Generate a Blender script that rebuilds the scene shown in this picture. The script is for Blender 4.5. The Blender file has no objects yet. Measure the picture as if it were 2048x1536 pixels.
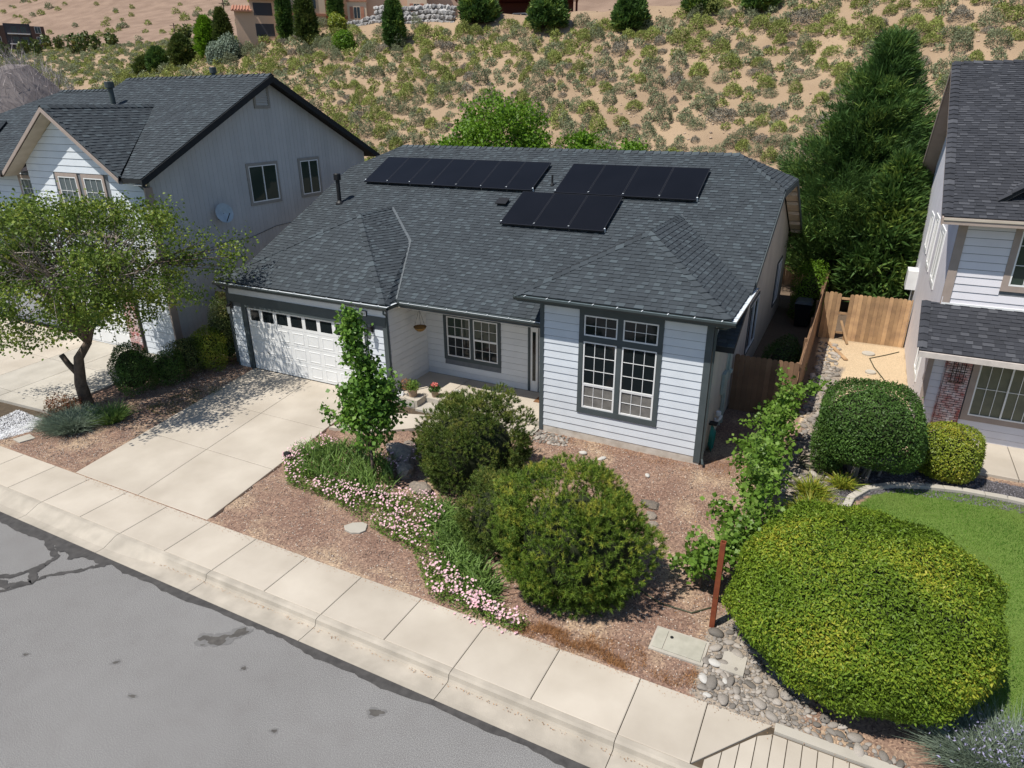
import bpy, math, random
import numpy as np
from mathutils import Matrix, Vector
random.seed(7)
RS = np.random.RandomState(11)
scene = bpy.context.scene
col = scene.collection
# ------------------------------------------------------------------ camera
CAM = np.array([2.643, -15.625, 8.832])
YAW, PIT, ROL = -0.4720, 0.3970, -0.0070
cy_, sy_ = math.cos(YAW), math.sin(YAW)
fwd = Vector((sy_*math.cos(PIT), cy_*math.cos(PIT), -math.sin(PIT)))
r0 = Vector((cy_, -sy_, 0)); u0 = r0.cross(fwd)
rt = math.cos(ROL)*r0+math.sin(ROL)*u0
up = -math.sin(ROL)*r0+math.cos(ROL)*u0
cd = bpy.data.cameras.new('camera'); cam = bpy.data.objects.new('camera', cd); col.objects.link(cam)
cam.matrix_world = Matrix(((rt.x, up.x, -fwd.x, CAM[0]), (rt.y, up.y, -fwd.y, CAM[1]), (rt.z, up.z, -fwd.z, CAM[2]), (0, 0, 0, 1)))
cd.sensor_width = 36; cd.lens = 1347.04/2048*36; cd.clip_start = .1; cd.clip_end = 3000
scene.camera = cam
# ------------------------------------------------------------------ light
SAZ, SEL = math.radians(57), math.radians(61.5)
SD = Vector((-math.cos(SAZ)*math.cos(SEL), -math.sin(SAZ)*math.cos(SEL), math.sin(SEL)))
world = bpy.data.worlds.new('World'); scene.world = world; world.use_nodes = True
wn = world.node_tree.nodes; wn.clear()
sky = wn.new('ShaderNodeTexSky'); sky.sky_type = 'NISHITA'; sky.sun_disc = False
sky.sun_elevation = SEL; sky.sun_rotation = math.atan2(SD.x, SD.y); sky.altitude = 1400; sky.dust_density = .6; sky.air_density = 1.0
bg = wn.new('ShaderNodeBackground'); bg.inputs[1].default_value = 0.11
wo = wn.new('ShaderNodeOutputWorld')
world.node_tree.links.new(sky.outputs[0], bg.inputs[0]); world.node_tree.links.new(bg.outputs[0], wo.inputs[0])
sl = bpy.data.lights.new('sun', 'SUN'); sl.energy = 4.9; sl.angle = math.radians(.5); sl.color = (1, .955, .88)
so = bpy.data.objects.new('sun', sl); col.objects.link(so); so.rotation_euler = SD.to_track_quat('Z', 'Y').to_euler(); so.location = (0, -30, 60)
scene.view_settings.view_transform = 'Standard'; scene.view_settings.look = 'None'; scene.view_settings.gamma = 1
scene.view_settings.exposure = 0.2; scene.view_settings.use_curve_mapping = False
scene.render.engine = 'CYCLES'

# ------------------------------------------------------------------ materials
MATS = {}
def pm(name, c1, c2=None, rough=.85, scale=6, attr=0., bump=0., bscale=60, metal=0., spec=.3, oi=0., leaf=0., c3=None, detail=4):
    """procedural material: noise between c1 and c2, per-piece variation from 'rnd' and object info"""
    m = bpy.data.materials.new(name); m.use_nodes = True; nt = m.node_tree; N = nt.nodes; L = nt.links
    b = N['Principled BSDF']; b.inputs['Roughness'].default_value = rough; b.inputs['Metallic'].default_value = metal
    b.inputs['Specular IOR Level'].default_value = spec
    c2 = c2 or tuple(x*.8 for x in c1)
    tc = N.new('ShaderNodeTexCoord'); no = N.new('ShaderNodeTexNoise'); no.inputs['Scale'].default_value = scale; no.inputs['Detail'].default_value = detail
    L.new(tc.outputs['Object'], no.inputs['Vector'])
    mr = N.new('ShaderNodeMapRange'); mr.inputs[1].default_value = .3; mr.inputs[2].default_value = .7; L.new(no.outputs[0], mr.inputs[0])
    mx = N.new('ShaderNodeMix'); mx.data_type = 'RGBA'; mx.inputs[6].default_value = (*c1, 1); mx.inputs[7].default_value = (*c2, 1)
    L.new(mr.outputs[0], mx.inputs[0]); out = mx.outputs[2]
    if attr or oi:
        at = N.new('ShaderNodeAttribute'); at.attribute_name = 'rnd'
        src = at.outputs['Fac']
        if oi:
            o = N.new('ShaderNodeObjectInfo'); a = N.new('ShaderNodeMath'); a.operation = 'ADD'; L.new(src, a.inputs[0]); L.new(o.outputs['Random'], a.inputs[1])
            fr = N.new('ShaderNodeMath'); fr.operation = 'FRACT'; L.new(a.outputs[0], fr.inputs[0]); src = fr.outputs[0]
        if c3:
            mz = N.new('ShaderNodeMix'); mz.data_type = 'RGBA'; mz.inputs[7].default_value = (*c3, 1); L.new(out, mz.inputs[6])
            ma = N.new('ShaderNodeMapRange'); ma.inputs[1].default_value = .55; ma.inputs[2].default_value = 1.; L.new(src, ma.inputs[0]); L.new(ma.outputs[0], mz.inputs[0]); out = mz.outputs[2]
        k = max(attr, oi)
        m2 = N.new('ShaderNodeMapRange'); m2.inputs[3].default_value = 1-k; m2.inputs[4].default_value = 1+k; L.new(src, m2.inputs[0])
        vm = N.new('ShaderNodeVectorMath'); vm.operation = 'SCALE'; L.new(out, vm.inputs[0]); L.new(m2.outputs[0], vm.inputs['Scale']); out = vm.outputs[0]
    L.new(out, b.inputs['Base Color'])
    if bump:
        n2 = N.new('ShaderNodeTexNoise'); n2.inputs['Scale'].default_value = bscale; n2.inputs['Detail'].default_value = 3; L.new(tc.outputs['Object'], n2.inputs['Vector'])
        bp = N.new('ShaderNodeBump'); bp.inputs['Strength'].default_value = 1; bp.inputs['Distance'].default_value = bump
        L.new(n2.outputs[0], bp.inputs['Height']); L.new(bp.outputs[0], b.inputs['Normal'])
    if leaf:
        tr = N.new('ShaderNodeBsdfTranslucent'); L.new(out, tr.inputs[0]); ms = N.new('ShaderNodeMixShader'); ms.inputs[0].default_value = leaf
        L.new(b.outputs[0], ms.inputs[1]); L.new(tr.outputs[0], ms.inputs[2]); L.new(ms.outputs[0], N['Material Output'].inputs[0])
    MATS[name] = m
    return m
def glassmat(name, c, rough=.04):
    m = bpy.data.materials.new(name); m.use_nodes = True; b = m.node_tree.nodes['Principled BSDF']
    b.inputs['Base Color'].default_value = (*c, 1); b.inputs['Roughness'].default_value = rough; b.inputs['Specular IOR Level'].default_value = .4
    return m
shingle_m = pm('shingle', (.050, .060, .068), (.041, .049, .056), .9, 1.2, attr=.20, bump=.004, bscale=160, c3=(.060, .074, .082))
shingle_r = pm('shingle_dark', (.044, .046, .054), (.038, .040, .047), .92, 1.2, attr=.2, bump=.004, bscale=160, c3=(.066, .068, .076))
deck_m = pm('roof_edge', (.02, .022, .024), None, .8)
trim_d = pm('dark_trim', (.072, .088, .092), (.060, .074, .078), .6, 3)
gutter_d = pm('gutter_dark', (.055, .07, .072), None, .45, 3)
gutter_w = pm('gutter_inside', (.72, .76, .78), (.6, .64, .66), .4, 8)
gutter_b = pm('gutter_slate', (.16, .20, .215), (.12, .155, .165), .45, 6)
side_w = pm('siding_white', (.63, .665, .70), (.58, .615, .65), .7, 2.5, attr=.03, bump=.0012, bscale=70)
side_c = pm('siding_warm', (.70, .71, .71), (.65, .66, .66), .7, 2.5, attr=.03, bump=.0012, bscale=70)
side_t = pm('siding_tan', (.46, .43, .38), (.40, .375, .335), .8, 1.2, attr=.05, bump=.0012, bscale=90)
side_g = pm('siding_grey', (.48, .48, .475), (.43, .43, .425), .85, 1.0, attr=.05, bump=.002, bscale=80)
side_l = pm('siding_lilac', (.70, .68, .71), (.65, .63, .66), .7, 2, attr=.03, bump=.0012, bscale=70)
grey_trim = pm('grey_trim', (.30, .285, .26), (.26, .245, .22), .8, 4)
taupe = pm('taupe_trim', (.36, .29, .25), (.31, .25, .215), .7, 4)
white_p = pm('white_paint', (.74, .74, .73), (.68, .68, .67), .5, 3, bump=.0006, bscale=50)
vinyl = pm('white_vinyl', (.78, .78, .77), (.72, .72, .71), .4, 3)
soffit = pm('soffit', (.50, .44, .36), (.42, .36, .29), .8, 3)
found = pm('foundation', (.60, .56, .50), (.42, .37, .31), .9, 4, bump=.003, bscale=40)
glass = glassmat('glass', (.012, .016, .018))
glass2 = glassmat('glass_side', (.03, .045, .035))
screen = pm('screen_mesh', (.20, .19, .175), (.12, .115, .105), .8, 5)
blind = pm('blind', (.16, .16, .11), (.12, .12, .085), .6, 4)
cell = pm('solar_cell', (.0045, .0045, .006), (.003, .003, .004), .35, 1, spec=.22)
alu = pm('panel_frame', (.045, .045, .05), None, .35, metal=.6)
black = pm('black_metal', (.015, .015, .016), None, .5)
conc = pm('concrete', (.50, .445, .37), (.40, .35, .285), .9, .9, oi=.06, bump=.002, bscale=140, detail=8)
conc2 = pm('concrete_grey', (.45, .415, .355), (.36, .33, .28), .9, 1.6, oi=.05, bump=.003, bscale=120, detail=8)
curb_m = pm('curb_concrete', (.45, .40, .33), (.32, .285, .235), .9, 2.2, oi=.05, bump=.004, bscale=90, detail=8)
joint_m = pm('joint_dirt', (.10, .075, .05), (.06, .045, .03), 1, 9)
wood_o = pm('cedar_orange', (.48, .31, .165), (.30, .19, .11), .8, 2.5, attr=.25, oi=.3, bump=.002, bscale=50)
wood_b = pm('cedar_brown', (.26, .155, .09), (.18, .105, .062), .85, 2.0, attr=.15, oi=.2, bump=.002, bscale=50)
rust = pm('rusty_steel', (.22, .058, .022), (.15, .036, .016), .75, 7, bump=.002, bscale=60)
bark = pm('bark', (.14, .105, .08), (.07, .052, .04), .95, 9, bump=.012, bscale=30)
twig = pm('grey_twig', (.30, .26, .23), (.20, .17, .15), .9, 9)
stone_m = pm('river_stone', (.30, .265, .225), (.21, .19, .17), .8, 7, attr=.45, oi=.5, bump=.003, bscale=60)
boulder = pm('boulder', (.33, .27, .21), (.16, .14, .125), .9, 5, oi=.3, bump=.02, bscale=14)
brick_m = pm('painted_brick', (.74, .70, .69), (.36, .07, .05), .8, 5, oi=.12, bump=.003, bscale=60, detail=6)
mortar = pm('mortar', (.16, .14, .13), None, .9)
tile_m = pm('clay_tile', (.42, .20, .13), (.32, .15, .10), .85, 2)
peach = pm('peach_stucco', (.52, .36, .26), (.48, .33, .24), .9, .4)
cream = pm('cream_stucco', (.60, .48, .36), (.55, .44, .33), .9, .4)
darkb = pm('dark_cladding', (.045, .045, .055), None, .8, .3)
dbrown = pm('brown_cladding', (.09, .055, .045), None, .8, .3)
redp = pm('red_paint', (.6, .015, .012), None, .35)
carport = pm('carport_red', (.10, .025, .02), None, .6)
green_box = pm('utility_green', (.33, .40, .37), (.27, .33, .31), .5, 4)
teal = pm('teal_hose', (.02, .22, .19), (.015, .16, .14), .4)
hose_m = pm('dark_hose', (.05, .055, .03), None, .6)
terra = pm('pot_clay', (.42, .30, .20), (.30, .21, .15), .85, 9)
coir = pm('coir', (.32, .19, .06), (.2, .12, .04), .95, 20)
lampglass = glassmat('lamp_glass', (.45, .47, .42), .25)
doormat = pm('doormat', (.20, .10, .045), None, .95)
# foliage
hedge_m = pm('laurel_leaf', (.19, .28, .026), (.125, .215, .02), .5, 2, attr=.45, leaf=.28, c3=(.30, .27, .03), spec=.2)
pine_m = pm('mugo_needle', (.165, .25, .028), (.10, .175, .022), .55, 3, attr=.5, leaf=.2, c3=(.29, .27, .04))
pine2_m = pm('dark_pine_needle', (.125, .18, .03), (.08, .13, .022), .55, 3, attr=.5, leaf=.2, c3=(.19, .18, .04))
maple_m = pm('maple_leaf', (.13, .25, .035), (.08, .18, .026), .45, 3, attr=.4, leaf=.35, c3=(.14, .23, .03))
tree_m = pm('redbud_leaf', (.145, .215, .03), (.09, .15, .022), .5, 2, attr=.55, leaf=.3, c3=(.25, .27, .045), spec=.22)
cyp_m = pm('leyland_leaf', (.085, .165, .036), (.05, .11, .027), .6, 1.2, attr=.55, leaf=.25, c3=(.20, .25, .045))
box_m = pm('boxwood_leaf', (.085, .155, .03), (.05, .105, .022), .45, 3, attr=.5, leaf=.25, spec=.2)
lime_m = pm('lime_leaf', (.27, .33, .03), (.18, .25, .03), .45, 3, attr=.4, leaf=.3, c3=(.30, .24, .03))
bright_m = pm('locust_leaf', (.16, .29, .02), (.09, .19, .015), .5, 2, attr=.4, leaf=.4)
olive_m = pm('shrub_leaf', (.095, .14, .03), (.06, .09, .022), .5, 4, attr=.5, leaf=.25, c3=(.15, .13, .04))
vine_m = pm('vine_leaf', (.17, .29, .04), (.11, .21, .03), .4, 4, attr=.45, leaf=.35, spec=.22, c3=(.2, .27, .07))
sage_m = pm('sage_leaf', (.22, .24, .135), (.15, .17, .09), .8, 2, attr=.45, leaf=.15, oi=.3)
rabbit_m = pm('rabbitbrush_leaf', (.29, .32, .085), (.20, .235, .06), .8, 2, attr=.4, leaf=.2, oi=.25)
deadb_m = pm('dry_brush', (.25, .225, .175), (.165, .15, .115), .9, 2, attr=.4, oi=.3)
greyleaf = pm('lavender_leaf', (.22, .27, .20), (.15, .20, .14), .7, 4, attr=.4, leaf=.2)
iris_m = pm('iris_leaf', (.19, .29, .07), (.13, .22, .05), .5, 5, attr=.4, leaf=.3)
grass_m = pm('grass_blade', (.115, .25, .022), (.075, .19, .018), .6, 1.3, attr=.35, leaf=.25, c3=(.25, .27, .08))
drygrass = pm('dry_weed', (.42, .22, .09), (.30, .15, .07), .9, 5, attr=.4, leaf=.2)
pink_m = pm('pink_petal', (.75, .42, .48), (.80, .60, .62), .6, 9, attr=.2, leaf=.3)
redl_m = pm('red_leaf', (.35, .03, .03), (.2, .05, .03), .6, 9, attr=.4, leaf=.2)
side_gap = pm('siding_gap', (.17, .18, .19), None, .9)
corefol = pm('core_shade', (.022, .028, .010), None, .95)  # near-black fill colour standing in for the shade inside foliage

# ------------------------------------------------------------------ object helpers
WL = {}
def setp(o, label=None, cat=None, group=None, kind=None):
    if label: o['label'] = label
    if cat: o['category'] = cat
    if group: o['group'] = group
    if kind: o['kind'] = kind
    return o
def thing(name, label, cat, loc=(0, 0, 0), group=None):
    o = bpy.data.objects.new(name, None); o.empty_display_size = .3; col.objects.link(o); o.location = loc; WL[o.name] = np.array(loc, float)
    return setp(o, label, cat, group)
def link(name, me, parent=None, world_origin=(0, 0, 0)):
    o = bpy.data.objects.new(name, me); col.objects.link(o)
    if parent is not None: o.parent = parent
    WL[o.name] = np.array(world_origin, float)
    return o
class MB:
    def __init__(s): s.v = []; s.f = []; s.r = []; s.n = 0
    def add(s, vs, fs, rnd=.5):
        k = s.n; s.v.extend([tuple(map(float, x)) for x in vs]); s.f.extend([tuple(i+k for i in f) for f in fs]); s.r.extend([rnd]*len(vs)); s.n += len(vs); return s
    def hexa(s, p, rnd=.5):   # p: 4 bottom, 4 top
        return s.add(p, [(3, 2, 1, 0), (4, 5, 6, 7), (0, 1, 5, 4), (1, 2, 6, 5), (2, 3, 7, 6), (3, 0, 4, 7)], rnd)
    def box(s, x0, x1, y0, y1, z0, z1, rnd=.5):
        return s.hexa([(x0, y0, z0), (x1, y0, z0), (x1, y1, z0), (x0, y1, z0), (x0, y0, z1), (x1, y0, z1), (x1, y1, z1), (x0, y1, z1)], rnd)
    def ob(s, F, a0, a1, b0, b1, c0, c1, rnd=.5):
        P = F.p
        return s.hexa([P(a0, b0, c0), P(a1, b0, c0), P(a1, b1, c0), P(a0, b1, c0), P(a0, b0, c1), P(a1, b0, c1), P(a1, b1, c1), P(a0, b1, c1)], rnd)
    def tube(s, pts, rad, seg=8, caps=True, rnd=.5):
        pts = [Vector(p) for p in pts]; n = len(pts)
        if not hasattr(rad, '__len__'): rad = [rad]*n
        vs = []; prev = None
        for i, p in enumerate(pts):
            d = (pts[min(i+1, n-1)]-pts[max(i-1, 0)]).normalized()
            a = prev if prev is not None else (Vector((0, 0, 1)) if abs(d.z) < .9 else Vector((1, 0, 0)))
            x = (a-d*a.dot(d)).normalized(); y = d.cross(x); prev = x
            for k in range(seg):
                t = 2*math.pi*k/seg; vs.append(p+rad[i]*(math.cos(t)*x+math.sin(t)*y))
        fs = [(i*seg+k, i*seg+(k+1) % seg, (i+1)*seg+(k+1) % seg, (i+1)*seg+k) for i in range(n-1) for k in range(seg)]
        if caps: fs += [tuple(range(seg))[::-1], tuple((n-1)*seg+k for k in range(seg))]
        return s.add(vs, fs, rnd)
    def lathe(s, c, prof, seg=16, rnd=.5):  # prof (r,z)
        vs = [(c[0]+r*math.cos(2*math.pi*k/seg), c[1]+r*math.sin(2*math.pi*k/seg), c[2]+z) for r, z in prof for k in range(seg)]
        n = len(prof); fs = [(i*seg+k, i*seg+(k+1) % seg, (i+1)*seg+(k+1) % seg, (i+1)*seg+k) for i in range(n-1) for k in range(seg)]
        fs += [tuple(range(seg))[::-1], tuple((n-1)*seg+k for k in range(seg))]
        return s.add(vs, fs, rnd)
    def build(s, name, m, parent=None, smooth=False, kind=None, origin=None):
        wo = WL[parent.name] if parent is not None else np.zeros(3)
        org = np.array(origin, float) if origin is not None else wo
        me = bpy.data.meshes.new(name); me.from_pydata([tuple(np.array(v)-org) for v in s.v], [], s.f)
        a = me.attributes.new('rnd', 'FLOAT', 'POINT'); a.data.foreach_set('value', s.r)
        me.materials.append(m)
        if smooth: me.polygons.foreach_set('use_smooth', [True]*len(me.polygons))
        o = link(name, me, parent, org); o.location = tuple(org-wo)
        if kind: o['kind'] = kind
        return o
class Fr:
    def __init__(s, o, u, v): s.o = Vector(o); s.u = Vector(u).normalized(); s.v = Vector(v).normalized(); s.n = s.u.cross(s.v)
    def p(s, a, b, c=0): return tuple(s.o+s.u*a+s.v*b+s.n*c)
def fast(name, V, Fq, m, parent=None, rnd=None, kind=None, smooth=False):
    """V (N,3), Fq (M,k) fast mesh"""
    V = np.asarray(V, np.float32); Fq = np.asarray(Fq, np.int32)
    wo = WL[parent.name] if parent is not None else np.zeros(3)
    V = V-wo.astype(np.float32)
    me = bpy.data.meshes.new(name); M, k = Fq.shape
    me.vertices.add(len(V)); me.vertices.foreach_set('co', V.ravel()); me.loops.add(M*k); me.loops.foreach_set('vertex_index', Fq.ravel())
    me.polygons.add(M); me.polygons.foreach_set('loop_start', np.arange(0, M*k, k, dtype=np.int32))
    if smooth: me.polygons.foreach_set('use_smooth', np.ones(M, bool))
    me.update(calc_edges=True)
    if rnd is not None:
        a = me.attributes.new('rnd', 'FLOAT', 'POINT'); a.data.foreach_set('value', np.asarray(rnd, np.float32))
    me.materials.append(m)
    o = link(name, me, parent, wo)
    if kind: o['kind'] = kind
    return o

# ------------------------------------------------------------------ terrain
def yard(x, y):
    s = np.clip((y+7.17)/6.6, 0, 1); m = np.interp(x, [-9, -4.5], [.28, .22]); return s*m
def HT(x, y):
    x = np.asarray(x, float); y = np.asarray(y, float)
    h = yard(x, y)
    T = np.interp(x, [-120, -95, -79, -60, -20, 10, 40], [11, 12.8, 16, 17.6, 17.1, 18.7, 19.5])
    t = np.clip((y-23)/(58-23), 0, 1); prof = t*(1.0+.06*np.sin(x*.21)*np.sin(3.1*t)*(1-t))
    hill = T*prof
    far = np.where(y > 58, np.interp(x, [-95, -70], [1, 0])*np.interp(y, [58, 118, 128, 140], [0, 11.5, 13.5, 13.6]), 0)
    far = far+np.where(y > 58, np.interp(x, [-95, -70], [0, 1])*np.interp(y, [58, 110, 150], [0, 1.5, 6]), 0)
    big = np.clip(y-150, 0, 600)*.36*(1+.10*np.sin(x*.013+1)+.05*np.sin(x*.041))+6*np.sin(x*.03)*np.clip((y-160)/100, 0, 1)
    bump = .25*np.sin(x*.6+y*.35)*np.sin(y*.5-x*.2)*np.clip((y-24)/8, 0, 1)
    low = np.where(y < -7.2, -.28, 0)
    return h+np.where(y > 23, hill+far+big+bump, 0)+low
def gz(x, y): return float(HT(x, y))
def nonu(a, b, fine, lo, hi, k=1.12):
    xs = list(np.arange(a, b, fine)); s = fine; x = b
    while x < hi: xs.append(x); s *= k; x += min(s, 25)
    s = fine; x = a; pre = []
    while x > lo: s *= k; x -= min(s, 25); pre.append(x)
    return np.array(pre[::-1]+xs)
gx = nonu(-22, 8, .1, -700, 300, 1.10); gy = nonu(-7.4, 4, .1, -90, 800, 1.07)
gy = np.sort(np.append(gy, [-7.21, -7.175]))
GX, GY = np.meshgrid(gx, gy); GZ = HT(GX, GY)
nx_ = len(gx); ny_ = len(gy)
gr = RS.rand(ny_, nx_)
ox = (GX > -22) & (GX < 8) & (GY > -7) & (GY < 6)
GZ = GZ+np.where(ox, (gr-.5)*.02, 0)
LOWP = [[(-14.5, -7.17), (-9.5, -7.17), (-10.2, .1), (-15.5, .1)], [(-33, -7.17), (-18.65, -7.17), (-18.4, -.6), (-16.6, 1.1), (-33, 1.1)], [(-9.9, -2.65), (-7.6, -1.6), (-5, -1.4), (-4.5, .1), (-4.5, 2), (-9.6, 2), (-10, -.5)]]
def inpoly(X, Y, poly):
    r = np.zeros(X.shape, bool); n = len(poly)
    for i in range(n):
        x1, y1 = poly[i]; x2, y2 = poly[(i+1) % n]
        c = ((y1 > Y) != (y2 > Y)) & (X < (x2-x1)*(Y-y1)/((y2-y1) or 1e-9)+x1); r ^= c
    return r
for P_ in LOWP:
    cx_, cy2_ = np.mean(P_, 0); GZ = np.where(inpoly(cx_+(GX-cx_)*1.02, cy2_+(GY-cy2_)*1.02, P_), GZ-.09, GZ)
idx = np.arange(ny_*nx_).reshape(ny_, nx_)
FQ = np.stack([idx[:-1, :-1], idx[:-1, 1:], idx[1:, 1:], idx[1:, :-1]], -1).reshape(-1, 4)
LAWN = [(3.66, -.9), (3.7, -.3), (3.98, .28), (4.55, .92), (5.13, 1.16), (6.17, 1.38), (9.5, 1.25), (9.5, -6.8), (5.6, -6.8), (3.4, -3)]
DARKG = [(3.45, -.5), (3.0, .6), (3.0, 1.5), (3.3, 2.6), (4.6, 2.9), (5.2, 2.45), (9.5, 2.2), (9.5, 1.2), (4.6, .8), (3.9, .3)]
SAND = [(2.0, 3.5), (2.3, 6), (2.0, 12.4), (5, 12.4), (5, 3.0), (3.4, 3.0)]
COBB = [(1.5, -7.2), (1.45, -5.6), (2.0, -4), (2.2, -1.5), (1.9, .8), (2.2, 2.6), (2.2, 9), (3.0, 9), (2.9, 4), (3.4, 2.4), (3.2, .5), (3.5, -.6), (3.3, -2), (3.2, -7.2)]
WHITEG = [(-19.6, -7.1), (-18.3, -7.1), (-17.9, -6.3), (-18.3, -5.7), (-19.8, -5.6)]
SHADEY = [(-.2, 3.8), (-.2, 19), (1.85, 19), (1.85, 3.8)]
reg = np.zeros(GX.shape)
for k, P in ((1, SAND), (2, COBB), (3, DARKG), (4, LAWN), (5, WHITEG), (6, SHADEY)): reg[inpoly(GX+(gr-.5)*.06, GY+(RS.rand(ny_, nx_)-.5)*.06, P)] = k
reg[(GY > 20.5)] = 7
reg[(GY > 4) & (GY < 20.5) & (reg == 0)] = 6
gm = bpy.data.materials.new('ground_soil'); gm.use_nodes = True
nt = gm.node_tree; N = nt.nodes; L = nt.links; b = N['Principled BSDF']; b.inputs['Roughness'].default_value = .95; b.inputs['Specular IOR Level'].default_value = .15
at = N.new('ShaderNodeAttribute'); at.attribute_name = 'soil'
tc = N.new('ShaderNodeTexCoord')
def noise(sc, det=4):
    n = N.new('ShaderNodeTexNoise'); n.inputs['Scale'].default_value = sc; n.inputs['Detail'].default_value = det; L.new(tc.outputs['Object'], n.inputs['Vector']); return n
def ramp(src, stops):
    r = N.new('ShaderNodeValToRGB'); L.new(src, r.inputs[0]); e = r.color_ramp.elements
    while len(e) < len(stops): e.new(.5)
    for i, (p, c) in enumerate(stops): e[i].position = p; e[i].color = (*c, 1)
    return r.outputs[0]
n1 = noise(.9, 5); n2 = noise(38, 3); vo = N.new('ShaderNodeTexVoronoi'); vo.inputs['Scale'].default_value = 34; L.new(tc.outputs['Object'], vo.inputs['Vector'])
bw = N.new('ShaderNodeRGBToBW'); L.new(vo.outputs['Color'], bw.inputs[0])
patch = ramp(n1.outputs[0], [(.35, (.22, .145, .11)), (.52, (.26, .18, .135)), (.66, (.36, .275, .195))])
gcol = ramp(bw.outputs[0], [(0, (.45, .38, .38)), (.35, (.8, .75, .75)), (.7, (1.1, 1.05, 1.0)), (1, (1.7, 1.6, 1.5))])
mul = N.new('ShaderNodeMix'); mul.data_type = 'RGBA'; mul.blend_type = 'MULTIPLY'; mul.inputs[0].default_value = 1; L.new(patch, mul.inputs[6]); L.new(gcol, mul.inputs[7])
vs_ = N.new('ShaderNodeVectorMath'); vs_.operation = 'MULTIPLY'; L.new(at.outputs['Color'], vs_.inputs[0])
one = ramp(n2.outputs[0], [(.3, (.78, .78, .78)), (.7, (1.2, 1.2, 1.2))]); L.new(one, vs_.inputs[1])
hb = noise(.16, 6); hbr = ramp(hb.outputs[0], [(.35, (.86, .84, .82)), (.65, (1.12, 1.12, 1.1))])
vs2 = N.new('ShaderNodeVectorMath'); vs2.operation = 'MULTIPLY'; L.new(vs_.outputs[0], vs2.inputs[0]); L.new(hbr, vs2.inputs[1])
mixg = N.new('ShaderNodeMix'); mixg.data_type = 'RGBA'; L.new(at.outputs['Alpha'], mixg.inputs[0]); L.new(mul.outputs[2], mixg.inputs[6]); L.new(vs2.outputs[0], mixg.inputs[7])
L.new(mixg.outputs[2], b.inputs['Base Color'])
bp = N.new('ShaderNodeBump'); bp.inputs['Distance'].default_value = .012; bp.inputs['Strength'].default_value = .8; L.new(bw.outputs[0], bp.inputs['Height']); L.new(bp.outputs[0], b.inputs['Normal'])
ground = fast('ground', np.stack([GX, GY, GZ], -1).reshape(-1, 3), FQ, gm, kind='structure', smooth=True)
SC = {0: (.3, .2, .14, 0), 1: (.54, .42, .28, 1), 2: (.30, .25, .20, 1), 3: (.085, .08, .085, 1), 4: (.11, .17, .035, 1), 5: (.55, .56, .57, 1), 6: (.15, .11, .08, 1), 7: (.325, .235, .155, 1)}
lut = np.array([SC[i] for i in range(8)], np.float32)
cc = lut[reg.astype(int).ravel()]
redhill = (GY.ravel() > 140); cc[redhill] = (.25, .175, .13, 1)
cc[GY.ravel() < -19.4] = (.12, .13, .075, 1)  # unseen ground across the street, coloured green-grey so panes reflect less brown
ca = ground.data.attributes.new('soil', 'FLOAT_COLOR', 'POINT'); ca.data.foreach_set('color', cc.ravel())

# ------------------------------------------------------------------ street, curb, sidewalk, driveway
asp = bpy.data.materials.new('asphalt'); asp.use_nodes = True; nt = asp.node_tree; N = nt.nodes; L = nt.links; b = N['Principled BSDF']; b.inputs['Roughness'].default_value = .9; b.inputs['Specular IOR Level'].default_value = .2
tc = N.new('ShaderNodeTexCoord')
a1 = noise(.35, 5); a2 = noise(75, 3); a3 = noise(3, 6)
c1 = ramp(a1.outputs[0], [(.3, (.180, .174, .168)), (.7, (.208, .202, .195))]); c2 = ramp(a2.outputs[0], [(.3, (.55, .55, .55)), (.5, (1, 1, 1)), (.7, (1.6, 1.6, 1.58))]); c3_ = ramp(a3.outputs[0], [(.25, (.95, .94, .94)), (.5, (1, 1, 1)), (.8, (1.03, 1.03, 1.03))])
m1 = N.new('ShaderNodeMix'); m1.data_type = 'RGBA'; m1.blend_type = 'MULTIPLY'; m1.inputs[0].default_value = 1; L.new(c1, m1.inputs[6]); L.new(c2, m1.inputs[7])
m2 = N.new('ShaderNodeMix'); m2.data_type = 'RGBA'; m2.blend_type = 'MULTIPLY'; m2.inputs[0].default_value = 1; L.new(m1.outputs[2], m2.inputs[6]); L.new(c3_, m2.inputs[7]); L.new(m2.outputs[2], b.inputs['Base Color'])
bp = N.new('ShaderNodeBump'); bp.inputs['Distance'].default_value = .006; L.new(a2.outputs[0], bp.inputs['Height']); L.new(bp.outputs[0], b.inputs['Normal'])
s = MB(); xs = np.arange(-120, 60.1, 6)
for i in range(len(xs)-1): s.add([(xs[i], -9.0, -.12), (xs[i], -19.5, -.12), (xs[i+1], -19.5, -.12), (xs[i+1], -9.0, -.12)], [(0, 1, 2, 3)])
s.build('street', asp, kind='structure')
tar = pm('tar', (.045, .042, .04), (.075, .07, .066), .8, 7, bump=.004, bscale=80)
oil = pm('oil_stain', (.10, .092, .082), (.06, .055, .05), .75, 9)
def blob(name, pts, z, m, jit=.03, n=6, kind='structure', label=None, cat=None):
    P = []
    for i in range(len(pts)):
        a = np.array(pts[i]); c = np.array(pts[(i+1) % len(pts)])
        for k in range(n): P.append(a+(c-a)*k/n+(RS.rand(2)-.5)*jit)
    b_ = MB(); b_.add([(p[0], p[1], z) for p in P], [tuple(range(len(P)))]); o = b_.build(name, m, kind=kind)
    return o
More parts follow.
